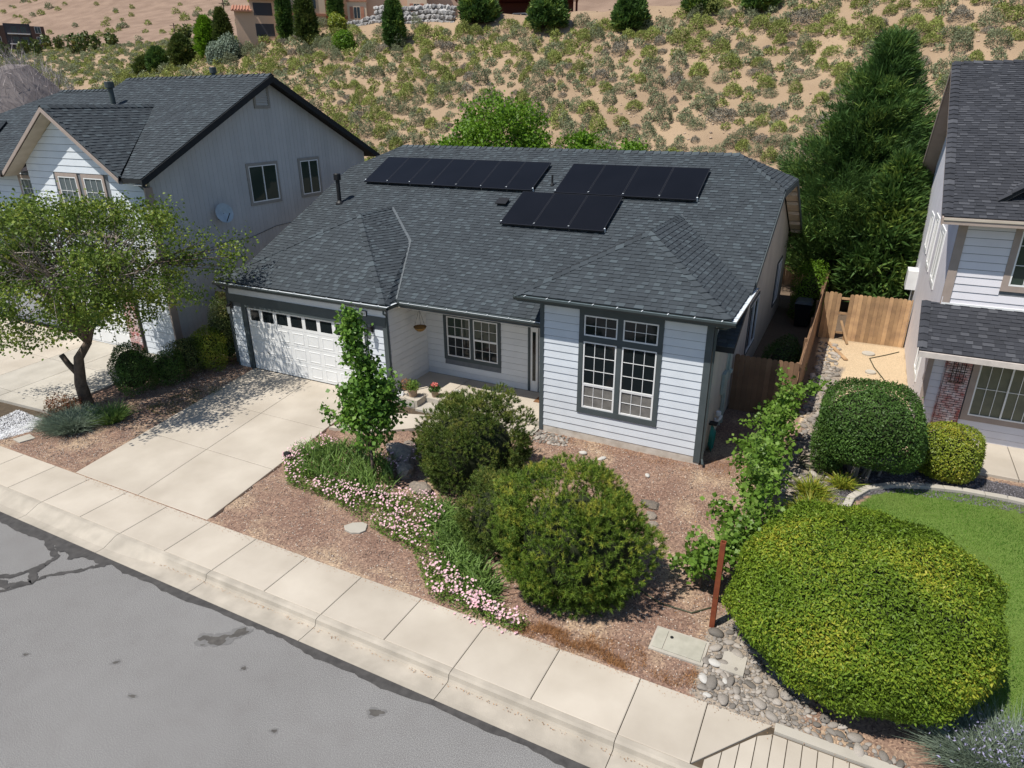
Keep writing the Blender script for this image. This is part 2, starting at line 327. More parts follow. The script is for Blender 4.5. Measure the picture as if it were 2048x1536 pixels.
# dark irregular tar strip along the gutter edge
top = []; bot = []
for x in np.arange(-30, 12, .12):
    w = .13+.03*math.sin(x*1.3)+.02*math.sin(x*3.7)+RS.rand()*.03
    if -15 < x < -10.3: w += .10
    top.append((x, -9.0, -.114)); bot.append((x, -9.0-w-(RS.rand()-.5)*.03, -.114))
n = len(top); s = MB(); s.add(top+bot, [(i, n+i, n+i+1, i+1) for i in range(n-1)]); s.build('tar_strip', tar, kind='structure')
def crack(name, pts, w, m=tar, z=-.112):
    P = []
    for a, c in zip(pts[:-1], pts[1:]):
        for k in range(8): P.append(np.array(a)+(np.array(c)-np.array(a))*k/8+(RS.rand(2)-.5)*.06)
    P.append(np.array(pts[-1])); A = []; B = []
    for i, p in enumerate(P):
        d = P[min(i+1, len(P)-1)]-P[max(i-1, 0)]; d = d/(np.linalg.norm(d)+1e-6); nn = np.array([-d[1], d[0]]); ww = w*(.6+.8*RS.rand())
        A.append((*(p+nn*ww/2), z)); B.append((*(p-nn*ww/2), z))
    n = len(P); q = MB(); q.add(A+B, [(i, n+i, n+i+1, i+1) for i in range(n-1)]); return q.build(name, m, kind='structure')
crack('tar_crack', [(-10.3, -9.15), (-10.6, -9.5), (-11.05, -9.95), (-11.2, -10.35), (-11.6, -10.9)], .10)
crack('tar_crack', [(-12.35, -9.2), (-11.5, -9.45), (-11.45, -9.9), (-11.75, -10.3), (-12.2, -10.5)], .13, z=-.110)
crack('tar_crack', [(-11.55, -9.9), (-11.1, -10.2), (-11.5, -10.5), (-12.4, -10.6)], .16, z=-.108)
blob('tar_patch', [(-12.2, -9.12), (-11.7, -9.35), (-11.5, -9.25), (-11.2, -9.4), (-10.9, -9.15), (-11.6, -9.1)], -.1065, tar, .06)
oil2 = pm('oil_halo', (.17, .165, .16), (.14, .135, .13), .85, 9)
def stain(cx, cy, rx, ry, rot, m=None, z=-.116, nm='oil_stain'):
    stain_(cx, cy, rx*1.12+.015, ry*1.15+.015, rot, oil2, z, nm); stain_(cx+.01, cy, rx*.9, ry*.88, rot, oil, z+.0012, nm)
def stain_(cx, cy, rx, ry, rot, m=oil, z=-.116, nm='oil_stain'):
    P = []; ph = RS.rand(4)*6
    for k in range(40):
        t = k/40*2*math.pi; rr = 1+.18*math.sin(3*t+ph[0])+.12*math.sin(5*t+ph[1])+.06*math.sin(9*t+ph[2])
        x, y = rx*rr*math.cos(t), ry*rr*math.sin(t); P.append((cx+x*math.cos(rot)-y*math.sin(rot), cy+x*math.sin(rot)+y*math.cos(rot), z))
    q = MB(); q.add(P, [tuple(range(40))]); q.build(nm, m, kind='structure')
stain(-6.62, -9.72, .17, .13, .3); stain(-6.42, -9.62, .24, .13, .7, z=-.1145); stain(-6.22, -9.33, .17, .11, 1.1, z=-.113)
stain(-6.68, -11.15, .07, .03, .2); stain(-2.9, -9.62, .13, .07, .4); stain(-5.5, -9.9, .05, .04, 0); stain(-7.6, -10.8, .06, .03, .8); stain(-4.1, -10.6, .05, .03, .4); stain(-9.2, -11.4, .05, .03, .4); stain(-1.2, -10.4, .07, .04, .4)
# curb and gutter in lengths
cj = [-40, -34, -28.3, -25.4, -22.5, -19.6, -16.7, -13.8, -10.91, -8.01, -5.11, -2.21, .69, 3.6, 6.5, 9.4, 12.5, 20]
curb = MB(); curb.box(-40, 20, -9.0, -8.385, -.30, -.20); curb = curb.build('kerb_and_gutter', joint_m, kind='structure')
def cprof(x):
    t = min(1, max(0, (x+11)/3.0)); t = t*t*(3-2*t)
    yb = -8.80+.235*t
    return [(-8.385, .0), (-8.47, -.002), (-8.52+.0*t, -.015-.0*t), (-8.66+.12*t, -.075-.02*t), (yb, -.128-.012*t), (-8.9, -.128), (-8.999, -.118), (-8.999, -.22), (-8.385, -.22)]
for a, c in zip(cj[:-1], cj[1:]):
    n = 10; q = MB(); vs = []; a_ = a+.006; c_ = c-.006
    for k in range(n+1):
        x = a_+(c_-a_)*k/n; vs += [(x, y, z) for y, z in cprof(x)]
    m_ = 9; fs = [(i*m_+j, i*m_+(j+1) % m_, (i+1)*m_+(j+1) % m_, (i+1)*m_+j) for i in range(n) for j in range(m_)]
    fs += [tuple(range(m_))[::-1], tuple(n*m_+j for j in range(m_))]
    q.add(vs, fs); q.build('kerb_length', curb_m, curb)
sw = MB(); sw.box(-40, 20, -8.38, -7.17, -.2, -.035); sw = sw.build('pavement', joint_m, kind='structure')
def slab(parent, pts, z0, z1, m, name='slab', bev=.012):
    """convex slab from plan polygon with small eased edge; z1 may be function"""
    zf = z1 if callable(z1) else (lambda x, y: z1)
    P = [np.array(p, float) for p in pts]; c = sum(P)/len(P); n = len(P)
    inn = [p+(c-p)/np.linalg.norm(c-p)*bev*1.6 for p in P]
    vs = [(p[0], p[1], z0) for p in P]+[(p[0], p[1], zf(*p)-bev*.6) for p in P]+[(p[0], p[1], zf(*p)) for p in inn]
    fs = [(i, (i+1) % n, n+(i+1) % n, n+i) for i in range(n)]+[(n+i, n+(i+1) % n, 2*n+(i+1) % n, 2*n+i) for i in range(n)]+[tuple(2*n+i for i in range(n))]
    q = MB(); q.add(vs, fs); return q.build(name, m, parent)
xs = [-8.01+1.45*k for k in range(-22, 7)]+[1.79]
g = .007
for a, c in zip(xs[:-1], xs[1:]): slab(sw, [(a+g, -8.375), (c-g, -8.375), (c-g, -7.175), (a+g, -7.175)], -.1, 0, conc)
slab(sw, [(1.79+g, -8.36), (2.76, -7.175), (1.79+g, -7.175)], -.1, 0, conc)
x = 1.95
while x < 9:
    def yt(x): return -8.375+(x-1.80)*1.2 if x < 2.70 else -7.30
    a, c = x+.006, x+.204; slab(sw, [(a, -8.375), (c, -8.375), (c, max(-8.37, yt(c)-.02)), (a, max(-8.372, yt(a)-.02))], -.1, -.012, conc, 'ramp_strip', .006); x += .21
slab(sw, [(2.80, -7.29), (20, -7.29), (20, -7.12), (2.80, -7.12)], -.1, .03, conc2, 'border_strip')
# driveway
def dz(x, y): return .012+.268*min(1, max(0, (y+7.17)/7.0))
dw = MB(); P4 = [(-14.45, -7.165), (-9.57, -7.165), (-10.3, -.1), (-15.42, -.1)]
dw.add([(p[0]+(.03 if i in (0, 3) else -.03), p[1], dz(*p)-.03) for i, p in enumerate(P4)]+[(p[0], p[1], -.2) for p in P4], [(0, 1, 2, 3), (0, 4, 5, 1), (1, 5, 6, 2), (2, 6, 7, 3), (3, 7, 4, 0)])
dw = dw.build('driveway', joint_m, kind='structure')
def dpt(u, v): a = np.array(P4[0])+(np.array(P4[1])-np.array(P4[0]))*u; c = np.array(P4[3])+(np.array(P4[2])-np.array(P4[3]))*u; return a+(c-a)*v
vv = [0, .325, .645, 1]
for i in range(3):
    for u0_, u1_ in ((0, .505), (.505, 1)):
        e = .0012; ev = .001
        slab(dw, [dpt(u0_+e, vv[i]+ev), dpt(u1_-e, vv[i]+ev), dpt(u1_-e, vv[i+1]-ev), dpt(u0_+e, vv[i+1]-ev)], -.1, dz, conc)
# neighbour's driveway
nd = MB(); nd.box(-33, -18.6, -7.165, -1.2, -.2, .0); nd = nd.build('neighbour_driveway', joint_m, kind='structure')
NX = [-33, -29.8, -26.5, -23.2, -21.4, -18.75]; NY = [-7.16, -4.9, -2.6, -.55]
def nz(x, y): return .03+.26*min(1, max(0, (y+7.17)/6.6))
for i in range(5):
    for j in range(3):
        if i == 4 and j == 0:
            slab(nd, [(NX[i]+.01, -5.45), (NX[i+1], -5.3), (NX[i+1], NY[1]-.01), (NX[i]+.01, NY[1]-.01)], -.1, nz, conc2); continue
        slab(nd, [(NX[i]+.008, NY[j]+.008), (NX[i+1]-.008, NY[j]+.008), (NX[i+1]-.008, NY[j+1]-.008), (NX[i]+.008, NY[j+1]-.008)], -.1, nz, conc2 if i >= 3 else conc)
slab(nd, [(-21.4, -.55), (-18.5, -.55), (-16.6, 1.1), (-18.3, 1.1)], -.1, .29, conc2)

# ------------------------------------------------------------------ building helpers
def clip2(poly, x0, x1, y0, y1):
    for ax, val, sgn in ((0, x0, 1), (0, x1, -1), (1, y0, 1), (1, y1, -1)):
        out = []; n = len(poly)
        for i in range(n):
            a, c = poly[i], poly[(i+1) % n]; da, dc = (a[ax]-val)*sgn, (c[ax]-val)*sgn
            if da >= 0: out.append(a)
            if (da >= 0) != (dc >= 0):
                t = da/(da-dc); out.append((a[0]+(c[0]-a[0])*t, a[1]+(c[1]-a[1])*t))
        poly = out
        if len(poly) < 3: return []
    return poly
class Roof:
    def __init__(s, house, m, expo=.14, tw=(.12, .26)):
        s.h = house; s.m = m; s.tabs = []; s.expo = expo; s.tw = tw; s.part = MB()
    def face(s, pts, thick=.14, vis=True):
        P = [Vector(p) for p in pts]; n = (P[1]-P[0]).cross(P[2]-P[0]).normalized()
        if n.z < 0: P = P[::-1]; n = -n
        u = Vector((0, 0, 1)).cross(n).normalized(); v = n.cross(u)
        o = P[0]; Q = [((p-o).dot(u), (p-o).dot(v)) for p in P]
        k = len(P); vs = P+[p-Vector((0, 0, thick)) for p in P]
        s.part.add(vs, [tuple(range(k)), tuple(range(k, 2*k))[::-1]]+[(i, k+i, k+(i+1) % k, (i+1) % k) for i in range(k)])
        if not vis: return
        us = [q[0] for q in Q]; vq = [q[1] for q in Q]; row = 0; y = min(vq)
        Fm = lambda a, b_, c: o+u*a+v*b_+n*c
        while y < max(vq):
            x = min(us)-RS.rand()*s.tw[1]; y1 = y+s.expo; j = row % 2
            while x < max(us):
                w = s.tw[0]+RS.rand()*(s.tw[1]-s.tw[0]); pl_ = clip2(Q, x, x+w-.004, y, y1)
                if len(pl_) >= 3:
                    lift = .012 if j % 2 else .022
                    top = []
                    for a, b_ in pl_: top.append(tuple(Fm(a, b_, .002+lift*(1-(b_-y)/s.expo)**.5 if b_ < y1-1e-4 else .004)))
                    bt = [tuple(Fm(a, b_, .0005)) for a, b_ in pl_]
                    s.tabs.append((top, bt, (RS.rand()*.55 if j % 2 else .25+RS.rand()*.75)))
                x += w; j += 1
            y = y1; row += 1
    def finish(s, nobj=300):
        part = s.part.build('roof', deck_m, s.h)
        ctr = np.array([np.mean(t[0], 0) for t in s.tabs]); d = np.linalg.norm(ctr-CAM, axis=1); d[ctr[:, 2] > CAM[2]+4] += 20
        order = np.argsort(d)
        rest = MB()
        def put(mb, t):
            k = len(t[0]); mb.add(t[0]+t[1], [tuple(range(k))]+[(i, k+i, k+(i+1) % k, (i+1) % k) for i in range(k)], t[2])
        for r_, i in enumerate(order):
            if r_ < nobj:
                q = MB(); put(q, s.tabs[i]); q.build('shingle', s.m, part)
            else: put(rest, s.tabs[i])
        rest.build('shingle_courses', s.m, part, kind='stuff')
        return part
def ridge_caps(part, m, p0, p1, nl, nr, L=.26, W=.165, name='ridge_cap'):
    """bent caps from p0 (low/near) to p1; nl, nr = unit vectors down each slope"""
    p0, p1 = Vector(p0), Vector(p1); d = (p1-p0); n = max(1, int(d.length/L)); st = d/n; nl, nr = Vector(nl).normalized(), Vector(nr).normalized()
    upv = Vector((0, 0, 1))
    for k in range(n):
        a = p0+st*k; c = p0+st*(k+1.08); q = MB(); h0, h1 = .058, .024
        A = [a+nl*W+upv*(h0-.018), a+upv*h0, a+nr*W+upv*(h0-.018)]; C = [c+nl*W+upv*(h1-.018), c+upv*h1, c+nr*W+upv*(h1-.018)]
        B_ = [x-upv*.018 for x in A]
        q.add(A+C+B_, [(0, 1, 4, 3), (1, 2, 5, 4), (0, 6, 7, 1), (1, 7, 8, 2), (0, 3, 6), (2, 8, 5)], RS.rand())
        q.build(name, m, part)
def siding(parent, F, W, H, expo, openings, m, lim=None, name='siding_board', t0=.030, t1=.014):
    r = 0; v = 0
    while v < H-.01:
        v1 = min(v+expo, H); lo0, hi0 = (0, W) if lim is None else lim(v); lo1, hi1 = (0, W) if lim is None else lim(v1)
        segs = [(lo0, lo1, hi0, hi1)]
        for (a, c, b0, b1) in openings:
            if b0 < v1-.02 and b1 > v+.02:
                new = []
                for s0, s1, e0, e1 in segs:
                    if a > max(s0, s1)+.02 and a < e0: new.append((s0, s1, a, a))
                    elif a >= e0: new.append((s0, s1, e0, e1)); continue
                    if c < min(e0, e1)-.02: new.append((max(c, s0), max(c, s1), e0, e1))
                segs = new
        rr = RS.rand()
        for s0, s1, e0, e1 in segs:
            if e0-s0 < .03 and e1-s1 < .03: continue
            P = F.p; q = MB()
            q.hexa([P(s0, v, .0), P(e0, v, .0), P(e0, v, t0), P(s0, v, t0), P(s1, v1-.003, .0), P(e1, v1-.003, .0), P(e1, v1-.003, t1), P(s1, v1-.003, t1)][0:0] or
                   [P(s0, v, 0), P(e0, v, 0), P(e0, v, t0), P(s0, v, t0), P(s1, v1-.015, 0), P(e1, v1-.015, 0), P(e1, v1-.015, t1), P(s1, v1-.015, t1)], rr)
            q.build(name, m, parent)
        v = v1; r += 1
def vplanks(parent, F, W, top, w, m, openings=(), bottom=0, name='siding_plank', t=.018, gap=.012):
    x = 0
    while x < W-.01:
        x1 = min(x+w, W); a, c = x, x1-gap; rr = RS.rand()
        segs = [(bottom, None)]
        for (oa, oc, b0, b1) in openings:
            if oa < c-.02 and oc > a+.02:
                segs = [(bottom, b0), (b1, None)]
        for z0, z1 in segs:
            za = top(a) if z1 is None else z1; zc = top(c) if z1 is None else z1
            if za <= z0 or zc <= z0: continue
            P = F.p; q = MB(); q.hexa([P(a, z0, 0), P(c, z0, 0), P(c, z0, t), P(a, z0, t), P(a, za, 0), P(c, zc, 0), P(c, zc, t), P(a, za, t)], rr); q.build(name, m, parent)
        x = x1
def sash(wpart, F, a0, a1, b0, b1, c, cols, rows, gm_, fw=.035, mt=.014, fm=None, d=.02, lite=True, back=None):
    """frame with separate panes and muntins"""
    fm = fm or vinyl; q = MB()
    q.ob(F, a0, a1, b0, b0+fw, c-.01, c+d); q.ob(F, a0, a1, b1-fw, b1, c-.01, c+d); q.ob(F, a0, a0+fw, b0+fw, b1-fw, c-.01, c+d); q.ob(F, a1-fw, a1, b0+fw, b1-fw, c-.01, c+d)
    q.build('sash', fm, wpart)
    A0, A1, B0, B1 = a0+fw, a1-fw, b0+fw, b1-fw
    if cols*rows > 1:
        q = MB()
        for i in range(1, cols): x = A0+(A1-A0)*i/cols; q.ob(F, x-mt/2, x+mt/2, B0, B1, c-.004, c+.008)
        for j in range(1, rows): y = B0+(B1-B0)*j/rows; q.ob(F, A0, A1, y-mt/2, y+mt/2, c-.0035, c+.0085)
        q.build('muntin', fm, wpart)
    nc, nr = (cols, rows) if lite else (1, 1)
    for i in range(nc):
        for j in range(nr):
            x0 = A0+(A1-A0)*i/nc; x1 = A0+(A1-A0)*(i+1)/nc; y0 = B0+(B1-B0)*j/nr; y1 = B0+(B1-B0)*(j+1)/nr
            t = (RS.rand(2)-.5)*.004; q = MB(); q.add([F.p(x0, y0, c-.006+t[0]), F.p(x1, y0, c-.006+t[1]), F.p(x1, y1, c-.006-t[0]), F.p(x0, y1, c-.006-t[1])], [(0, 1, 2, 3)]); q.build('pane', gm_, wpart)
def trim(parent, F, a0, a1, b0, b1, w, m, c=.03, name='window_trim', mull=None, sill=False):
    q = MB(); q.ob(F, a0-w, a1+w, b1, b1+w, 0, c); q.ob(F, a0-w, a1+w, b0-w, b0, 0, c+(.01 if sill else 0)); q.ob(F, a0-w, a0, b0, b1, 0, c); q.ob(F, a1, a1+w, b0, b1, 0, c)
    for mm in (mull or []): q.ob(F, *mm, 0, c-.003)
    return q.build(name, m, parent)
def gutter(parent, p0, p1, outdir, mo, mi, straps=True, drop=.11, wd=.115):
    p0, p1 = Vector(p0), Vector(p1); o = Vector(outdir).normalized(); z = Vector((0, 0, 1)); d = (p1-p0).normalized()
    prof = [(0, 0), (0, -drop), (wd*.75, -drop), (wd, -drop*.45), (wd, 0), (wd-.006, 0), (wd-.006, -drop*.45+.004), (wd*.75-.003, -drop+.006), (.006, -drop+.006), (.006, 0)]
    vs = []
    for p in (p0, p1): vs += [p+o*a+z*b_ for a, b_ in prof]
    k = len(prof); q = MB(); q.add(vs, [(i, (i+1) % k, k+(i+1) % k, k+i) for i in range(k)]+[tuple(range(k))[::-1], tuple(range(k, 2*k))]); g_ = q.build('gutter', mo, parent)
    q = MB(); q.add([p0+o*.008-z*(drop*.12), p0+o*(wd-.008)-z*(drop*.12), p1+o*(wd-.008)-z*(drop*.12), p1+o*.008-z*(drop*.12)], [(0, 1, 2, 3)]); q.add([p0+o*(wd-.008)-z*(drop*.12), p0+o*(wd+.004)+z*.004, p1+o*(wd+.004)+z*.004, p1+o*(wd-.008)-z*(drop*.12)], [(0, 1, 2, 3)]); q.build('gutter_lining', mi, g_)
    if straps:
        L_ = (p1-p0).length; n = int(L_/.6)
        for i in range(n):
            c = p0+d*(L_*(i+.5)/n); q = MB(); F = Fr(c-d*.012, d, z); 
            a = [c-d*.012+z*.003, c+d*.012+z*.003, c+d*.012+o*wd+z*.003, c-d*.012+o*wd+z*.003]; q.hexa([x for x in a]+[x+z*.006 for x in a]); q.build('gutter_strap', gutter_w, g_)
def prism(parent, name, pts, ext, m):
    """extrude polygon pts along vector ext"""
    k = len(pts); e = Vector(ext); P = [Vector(p) for p in pts]; q = MB()
    q.add(P+[p+e for p in P], [tuple(range(k))[::-1], tuple(range(k, 2*k))]+[(i, (i+1) % k, k+(i+1) % k, k+i) for i in range(k)]); return q.build(name, m, parent)

# ================================================================== MAIN HOUSE
H1 = thing('single_storey_house', 'single storey pale blue-white house with charcoal shingle roof, solar panels and white double garage door', 'house', (-8, 4, .2))
SLP = .463
def mz(y): return 3.37+SLP*(y-.25)
MX0, MX1 = -16.1, .5
R1 = Roof(H1, shingle_m)
cz1 = mz(6.6)
R1.face([(MX0, .25, mz(.25)), (MX1, .25, mz(.25)), (MX1, 6.6, cz1), (-1.22, 8.5, mz(8.5)), (-14.62, 8.5, mz(8.5)), (MX0, 6.8, mz(6.8))])
R1.face([(MX0, 16.75, 3.37), (MX1, 16.75, 3.37), (MX1, 10.4, cz1), (-1.22, 8.5, mz(8.5)), (-14.62, 8.5, mz(8.5)), (MX0, 10.2, mz(6.8))], vis=False)
R1.face([(MX1, 6.6, cz1), (MX1, 10.4, cz1), (-1.22, 8.5, mz(8.5))])
R1.face([(MX0, 6.8, mz(6.8)), (MX0, 10.2, mz(6.8)), (-14.62, 8.5, mz(8.5))], vis=False)
gA, gB, gC = (-12.45, 2.75, 5.33), (-12.4, 4.5, 5.345), (-10.56, 2.87, 4.583)
gK, gD, gL = (-9.3, -.35, 3.37), (-9.35, .25, 3.375), (-16.35, -.35, 3.37)
R1.face([gL, gK, gA])
R1.face([gA, gC, gB]); R1.face([gA, gK, gC]); R1.face([gC, gK, gD])
R1.face([gL, gA, gB, (-16.3, 1.2, 3.5)], vis=False)
bz = 4.25
bL, bR, bA, bB, bV = (-4.95, -.45, bz), (.45, -.45, bz), (-2.25, 2.15, 5.62), (-2.2, 5.15, 5.64), (.45, 3.0, bz)
R1.face([bL, bR, bA]); R1.face([bR, bV, bB, bA]); R1.face([bL, bA, bB, (-4.95, 2.1, bz)], vis=False)
roof1 = R1.finish(300)
ridge_caps(roof1, shingle_m, (-1.22, 8.5, mz(8.5)), (-14.62, 8.5, mz(8.5)), (0, -1, -SLP), (0, 1, -SLP))
ridge_caps(roof1, shingle_m, (MX1, 6.6, cz1), (-1.22, 8.5, mz(8.5)), (0, -1, -SLP), (.3, 1, -.1))
ridge_caps(roof1, shingle_m, gK, gA, (-1, -.2, -.1), (.6, .6, -.35), name='hip_cap')
ridge_caps(roof1, shingle_m, gL, gA, (.3, -1, -.5), (-1, .3, -.5), W=.1, name='hip_cap')
ridge_caps(roof1, shingle_m, gA, gB, (-1, 0, -.4), (1, 0, -.4), W=.1)
ridge_caps(roof1, shingle_m, bR, bA, (-1, -.15, -.1), (.15, 1, -.1), name='hip_cap')
ridge_caps(roof1, shingle_m, bL, bA, (.15, -1, -.5), (-1, .15, -.5), name='hip_cap')
ridge_caps(roof1, shingle_m, bA, bB, (-1, 0, -.5), (1, 0, -.5))
def strip(parent, name, pts, w, m, lift=.03):
    q = MB()
    for a, c in zip(pts[:-1], pts[1:]):
        a, c = Vector(a), Vector(c); s_ = (c-a).cross(Vector((0, 0, 1))).normalized()*w/2; z = Vector((0, 0, lift))
        q.add([a-s_+z, a+s_+z, c+s_+z, c-s_+z, a-s_, a+s_, c+s_, c-s_], [(0, 1, 2, 3), (4, 0, 3, 7), (1, 5, 6, 2), (0, 4, 5, 1)])
    return q.build(name, m, parent)
flash = pm('valley_flashing', (.13, .145, .15), (.10, .11, .115), .5, 5)
strip(roof1, 'valley_flashing', [gD, gC, gB], .09, flash); strip(roof1, 'valley_flashing', [bV, bB], .09, flash)
# fascias and rakes
q = MB(); q.box(-16.35, -9.3, -.35, -.31, 3.18, 3.36); q.box(-9.34, -9.3, -.31, .24, 3.18, 3.36); q.box(-9.3, -4.8, .21, .25, 3.18, 3.36); q.box(-4.95, .45, -.45, -.41, bz-.19, bz-.01); q.box(.41, .45, -.41, 3.0, bz-.19, bz-.01); q.box(-4.95, -4.91, -.41, 2.1, bz-.19, bz-.01); q.build('fascia', trim_d, H1)
prism(H1, 'rake_board', [(.5, 2.6, mz(2.6)-.01), (.5, 6.6, cz1-.01), (.5, 6.6, cz1-.22), (.5, 2.6, mz(2.6)-.22)], (.03, 0, 0), trim_d)
prism(H1, 'rake_board', [(.5, 16.75, 3.36), (.5, 10.4, cz1-.01), (.5, 10.4, cz1-.22), (.5, 16.75, 3.15)], (.03, 0, 0), trim_d)
prism(H1, 'rake_board', [(.5, 6.6, cz1-.01), (.5, 10.4, cz1-.01), (.5, 10.4, cz1-.2), (.5, 6.6, cz1-.2)], (.03, 0, 0), trim_d)
prism(H1, 'rake_board', [(-16.1, .3, mz(.3)-.01), (-16.1, 6.8, mz(6.8)-.01), (-16.1, 6.8, mz(6.8)-.22), (-16.1, .3, mz(.3)-.22)], (-.03, 0, 0), trim_d)
# soffit outriggers on the right gable
for y in (11.2, 12.2, 13.3, 14.5, 15.6):
    z = mz(17-y)-.16; q = MB(); q.box(.1, .49, y-.05, y+.05, z-.12, z); q.build('outrigger', soffit, H1)
prism(H1, 'soffit', [(.06, 6.6, cz1-.16), (.06, 10.4, cz1-.16), (.06, 16.75, 3.22), (.49, 16.75, 3.22), (.49, 10.4, cz1-.16), (.49, 6.6, cz1-.16)], (0, 0, .012), soffit)
# gutters
gutter(H1, (-16.38, -.352, 3.34), (-9.19, -.352, 3.34), (0, -1, 0), gutter_d, gutter_w)
gutter(H1, (-9.298, -.35, 3.34), (-9.298, .13, 3.34), (1, 0, 0), gutter_d, gutter_w, False)
gutter(H1, (-9.19, .248, 3.34), (-4.52, .248, 3.34), (0, -1, 0), gutter_d, gutter_w)
gutter(H1, (-5.0, -.452, bz-.02), (.57, -.452, bz-.02), (0, -1, 0), gutter_d, gutter_b)
gutter(H1, (.452, -.45, bz-.02), (.452, 2.95, bz-.02), (1, 0, 0), gutter_d, gutter_w)
# walls: core shells
GY0 = -.1
q = MB()
q.box(-16.05, -15.45, GY0, GY0+.15, .1, 3.3); q.box(-10.3, -9.5, GY0, GY0+.15, .1, 3.3); q.box(-15.45, -10.3, GY0, GY0+.15, 2.5, 3.3)
q.build('garage_front_wall', side_gap, H1)
q = MB(); q.box(-9.65, -9.5, .05, 2.0, .1, 3.3); q.build('porch_side_wall', side_gap, H1)
q = MB(); q.box(-9.5, -4.45, 2.0, 2.15, .1, 4.0); q.build('porch_back_wall', side_gap, H1)
q = MB(); q.box(-4.45, -.0, 0, .15, .1, 4.12); q.build('bay_front_wall', side_gap, H1)
q = MB(); q.box(-4.45, -4.3, .15, 2.0, .1, 4.12); q.build('bay_left_wall', side_gap, H1)
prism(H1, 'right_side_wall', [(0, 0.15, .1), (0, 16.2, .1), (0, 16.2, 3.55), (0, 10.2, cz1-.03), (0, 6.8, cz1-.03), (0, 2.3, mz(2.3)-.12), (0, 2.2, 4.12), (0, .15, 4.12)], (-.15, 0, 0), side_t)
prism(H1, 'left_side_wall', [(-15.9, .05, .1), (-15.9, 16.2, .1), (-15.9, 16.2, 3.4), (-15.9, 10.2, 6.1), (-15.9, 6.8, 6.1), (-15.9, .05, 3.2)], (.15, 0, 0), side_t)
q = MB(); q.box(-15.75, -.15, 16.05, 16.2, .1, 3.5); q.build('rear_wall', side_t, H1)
q = MB(); q.box(-4.47, .012, -.018, -.0, .05, .445); q.build('foundation', found, H1)
# bay siding
FB = Fr((-4.35, 0, .44), (1, 0, 0), (0, 0, 1))
wx0, wx1, wz0, wz1 = -3.35, -1.15, 1.05, 3.95
siding(H1, FB, 4.24, 3.66, .205, [(wx0+4.35, wx1+4.35, wz0-.44, wz1-.44)], side_w)
q = MB(); q.box(-4.47, -4.35, -.035, 0, .28, 4.1); q.build('corner_trim', trim_d, H1)
q = MB(); q.box(-.13, .035, -.035, 0, .28, 4.1); q.build('corner_trim', trim_d, H1)
q = MB(); q.box(-4.35, -.13, -.03, 0, 4.06, 4.12); q.build('frieze_board', trim_d, H1)
# bay window
FW = Fr((0, 0, 0), (1, 0, 0), (0, 0, 1))
q = MB(); tw_ = .15; mid = (wx0+wx1)/2; zt = 3.18
q.ob(FW, wx0, wx1, wz1-tw_, wz1, 0, .045); q.ob(FW, wx0, wx1, wz0, wz0+tw_, 0, .05); q.ob(FW, wx0, wx0+tw_*.8, wz0+tw_, wz1-tw_, 0, .045); q.ob(FW, wx1-tw_*.8, wx1, wz0+tw_, wz1-tw_, 0, .045)
q.ob(FW, mid-.07, mid+.07, wz0+tw_, wz1-tw_, 0, .042); q.ob(FW, wx0+tw_*.8, mid-.07, zt-.09, zt+.06, 0, .043); q.ob(FW, mid+.07, wx1-tw_*.8, zt-.09, zt+.06, 0, .043)
bw_ = q.build('bay_window', trim_d, H1)
for a, c in ((wx0+.13, mid-.075), (mid+.075, wx1-.13)):
    sash(bw_, FW, a, c, zt+.065, wz1-.155, .012, 3, 2, glass)
    rail = wz0+.155+(zt-.095-wz0-.155)*.36
    sash(bw_, FW, a, c, rail, zt-.095, .012, 3, 3, glass)
    sash(bw_, FW, a, c, wz0+.155, rail+.01, .008, 3, 2, screen, fw=.045, lite=False)
    q = MB(); q.ob(FW, a+.03, c-.03, rail+.035, rail+.085, -.02, .004); q.build('inner_blind_edge', blind, bw_)
# garage front siding bits + trim
FG = Fr((-16.05, GY0, .22), (1, 0, 0), (0, 0, 1))
siding(H1, FG, 6.55, 3.02, .205, [(.52, 5.83, -.3, 2.40), (-.1, 6.6, 2.40, 2.68)], side_w)
q = MB(); q.box(-16.05, -9.5, GY0-.045, GY0, 2.62, 2.90); q.build('header_trim', trim_d, H1)
q = MB(); q.box(-15.55, -15.36, GY0-.04, GY0, .2, 2.62); q.build('garage_trim', trim_d, H1)
q = MB(); q.box(-10.36, -10.24, GY0-.04, GY0, .3, 2.62); q.build('garage_trim', trim_d, H1)
q = MB(); q.box(-15.36, -10.36, GY0-.04, GY0+.1, 2.50, 2.62); q.build('garage_trim', trim_d, H1)
q = MB(); q.box(-9.62, -9.47, GY0-.042, GY0, .3, 2.62); q.build('corner_trim', trim_d, H1)
q = MB(); q.box(-16.12, -16.05, GY0-.042, GY0+.1, .15, 3.2); q.build('corner_trim', trim_d, H1)
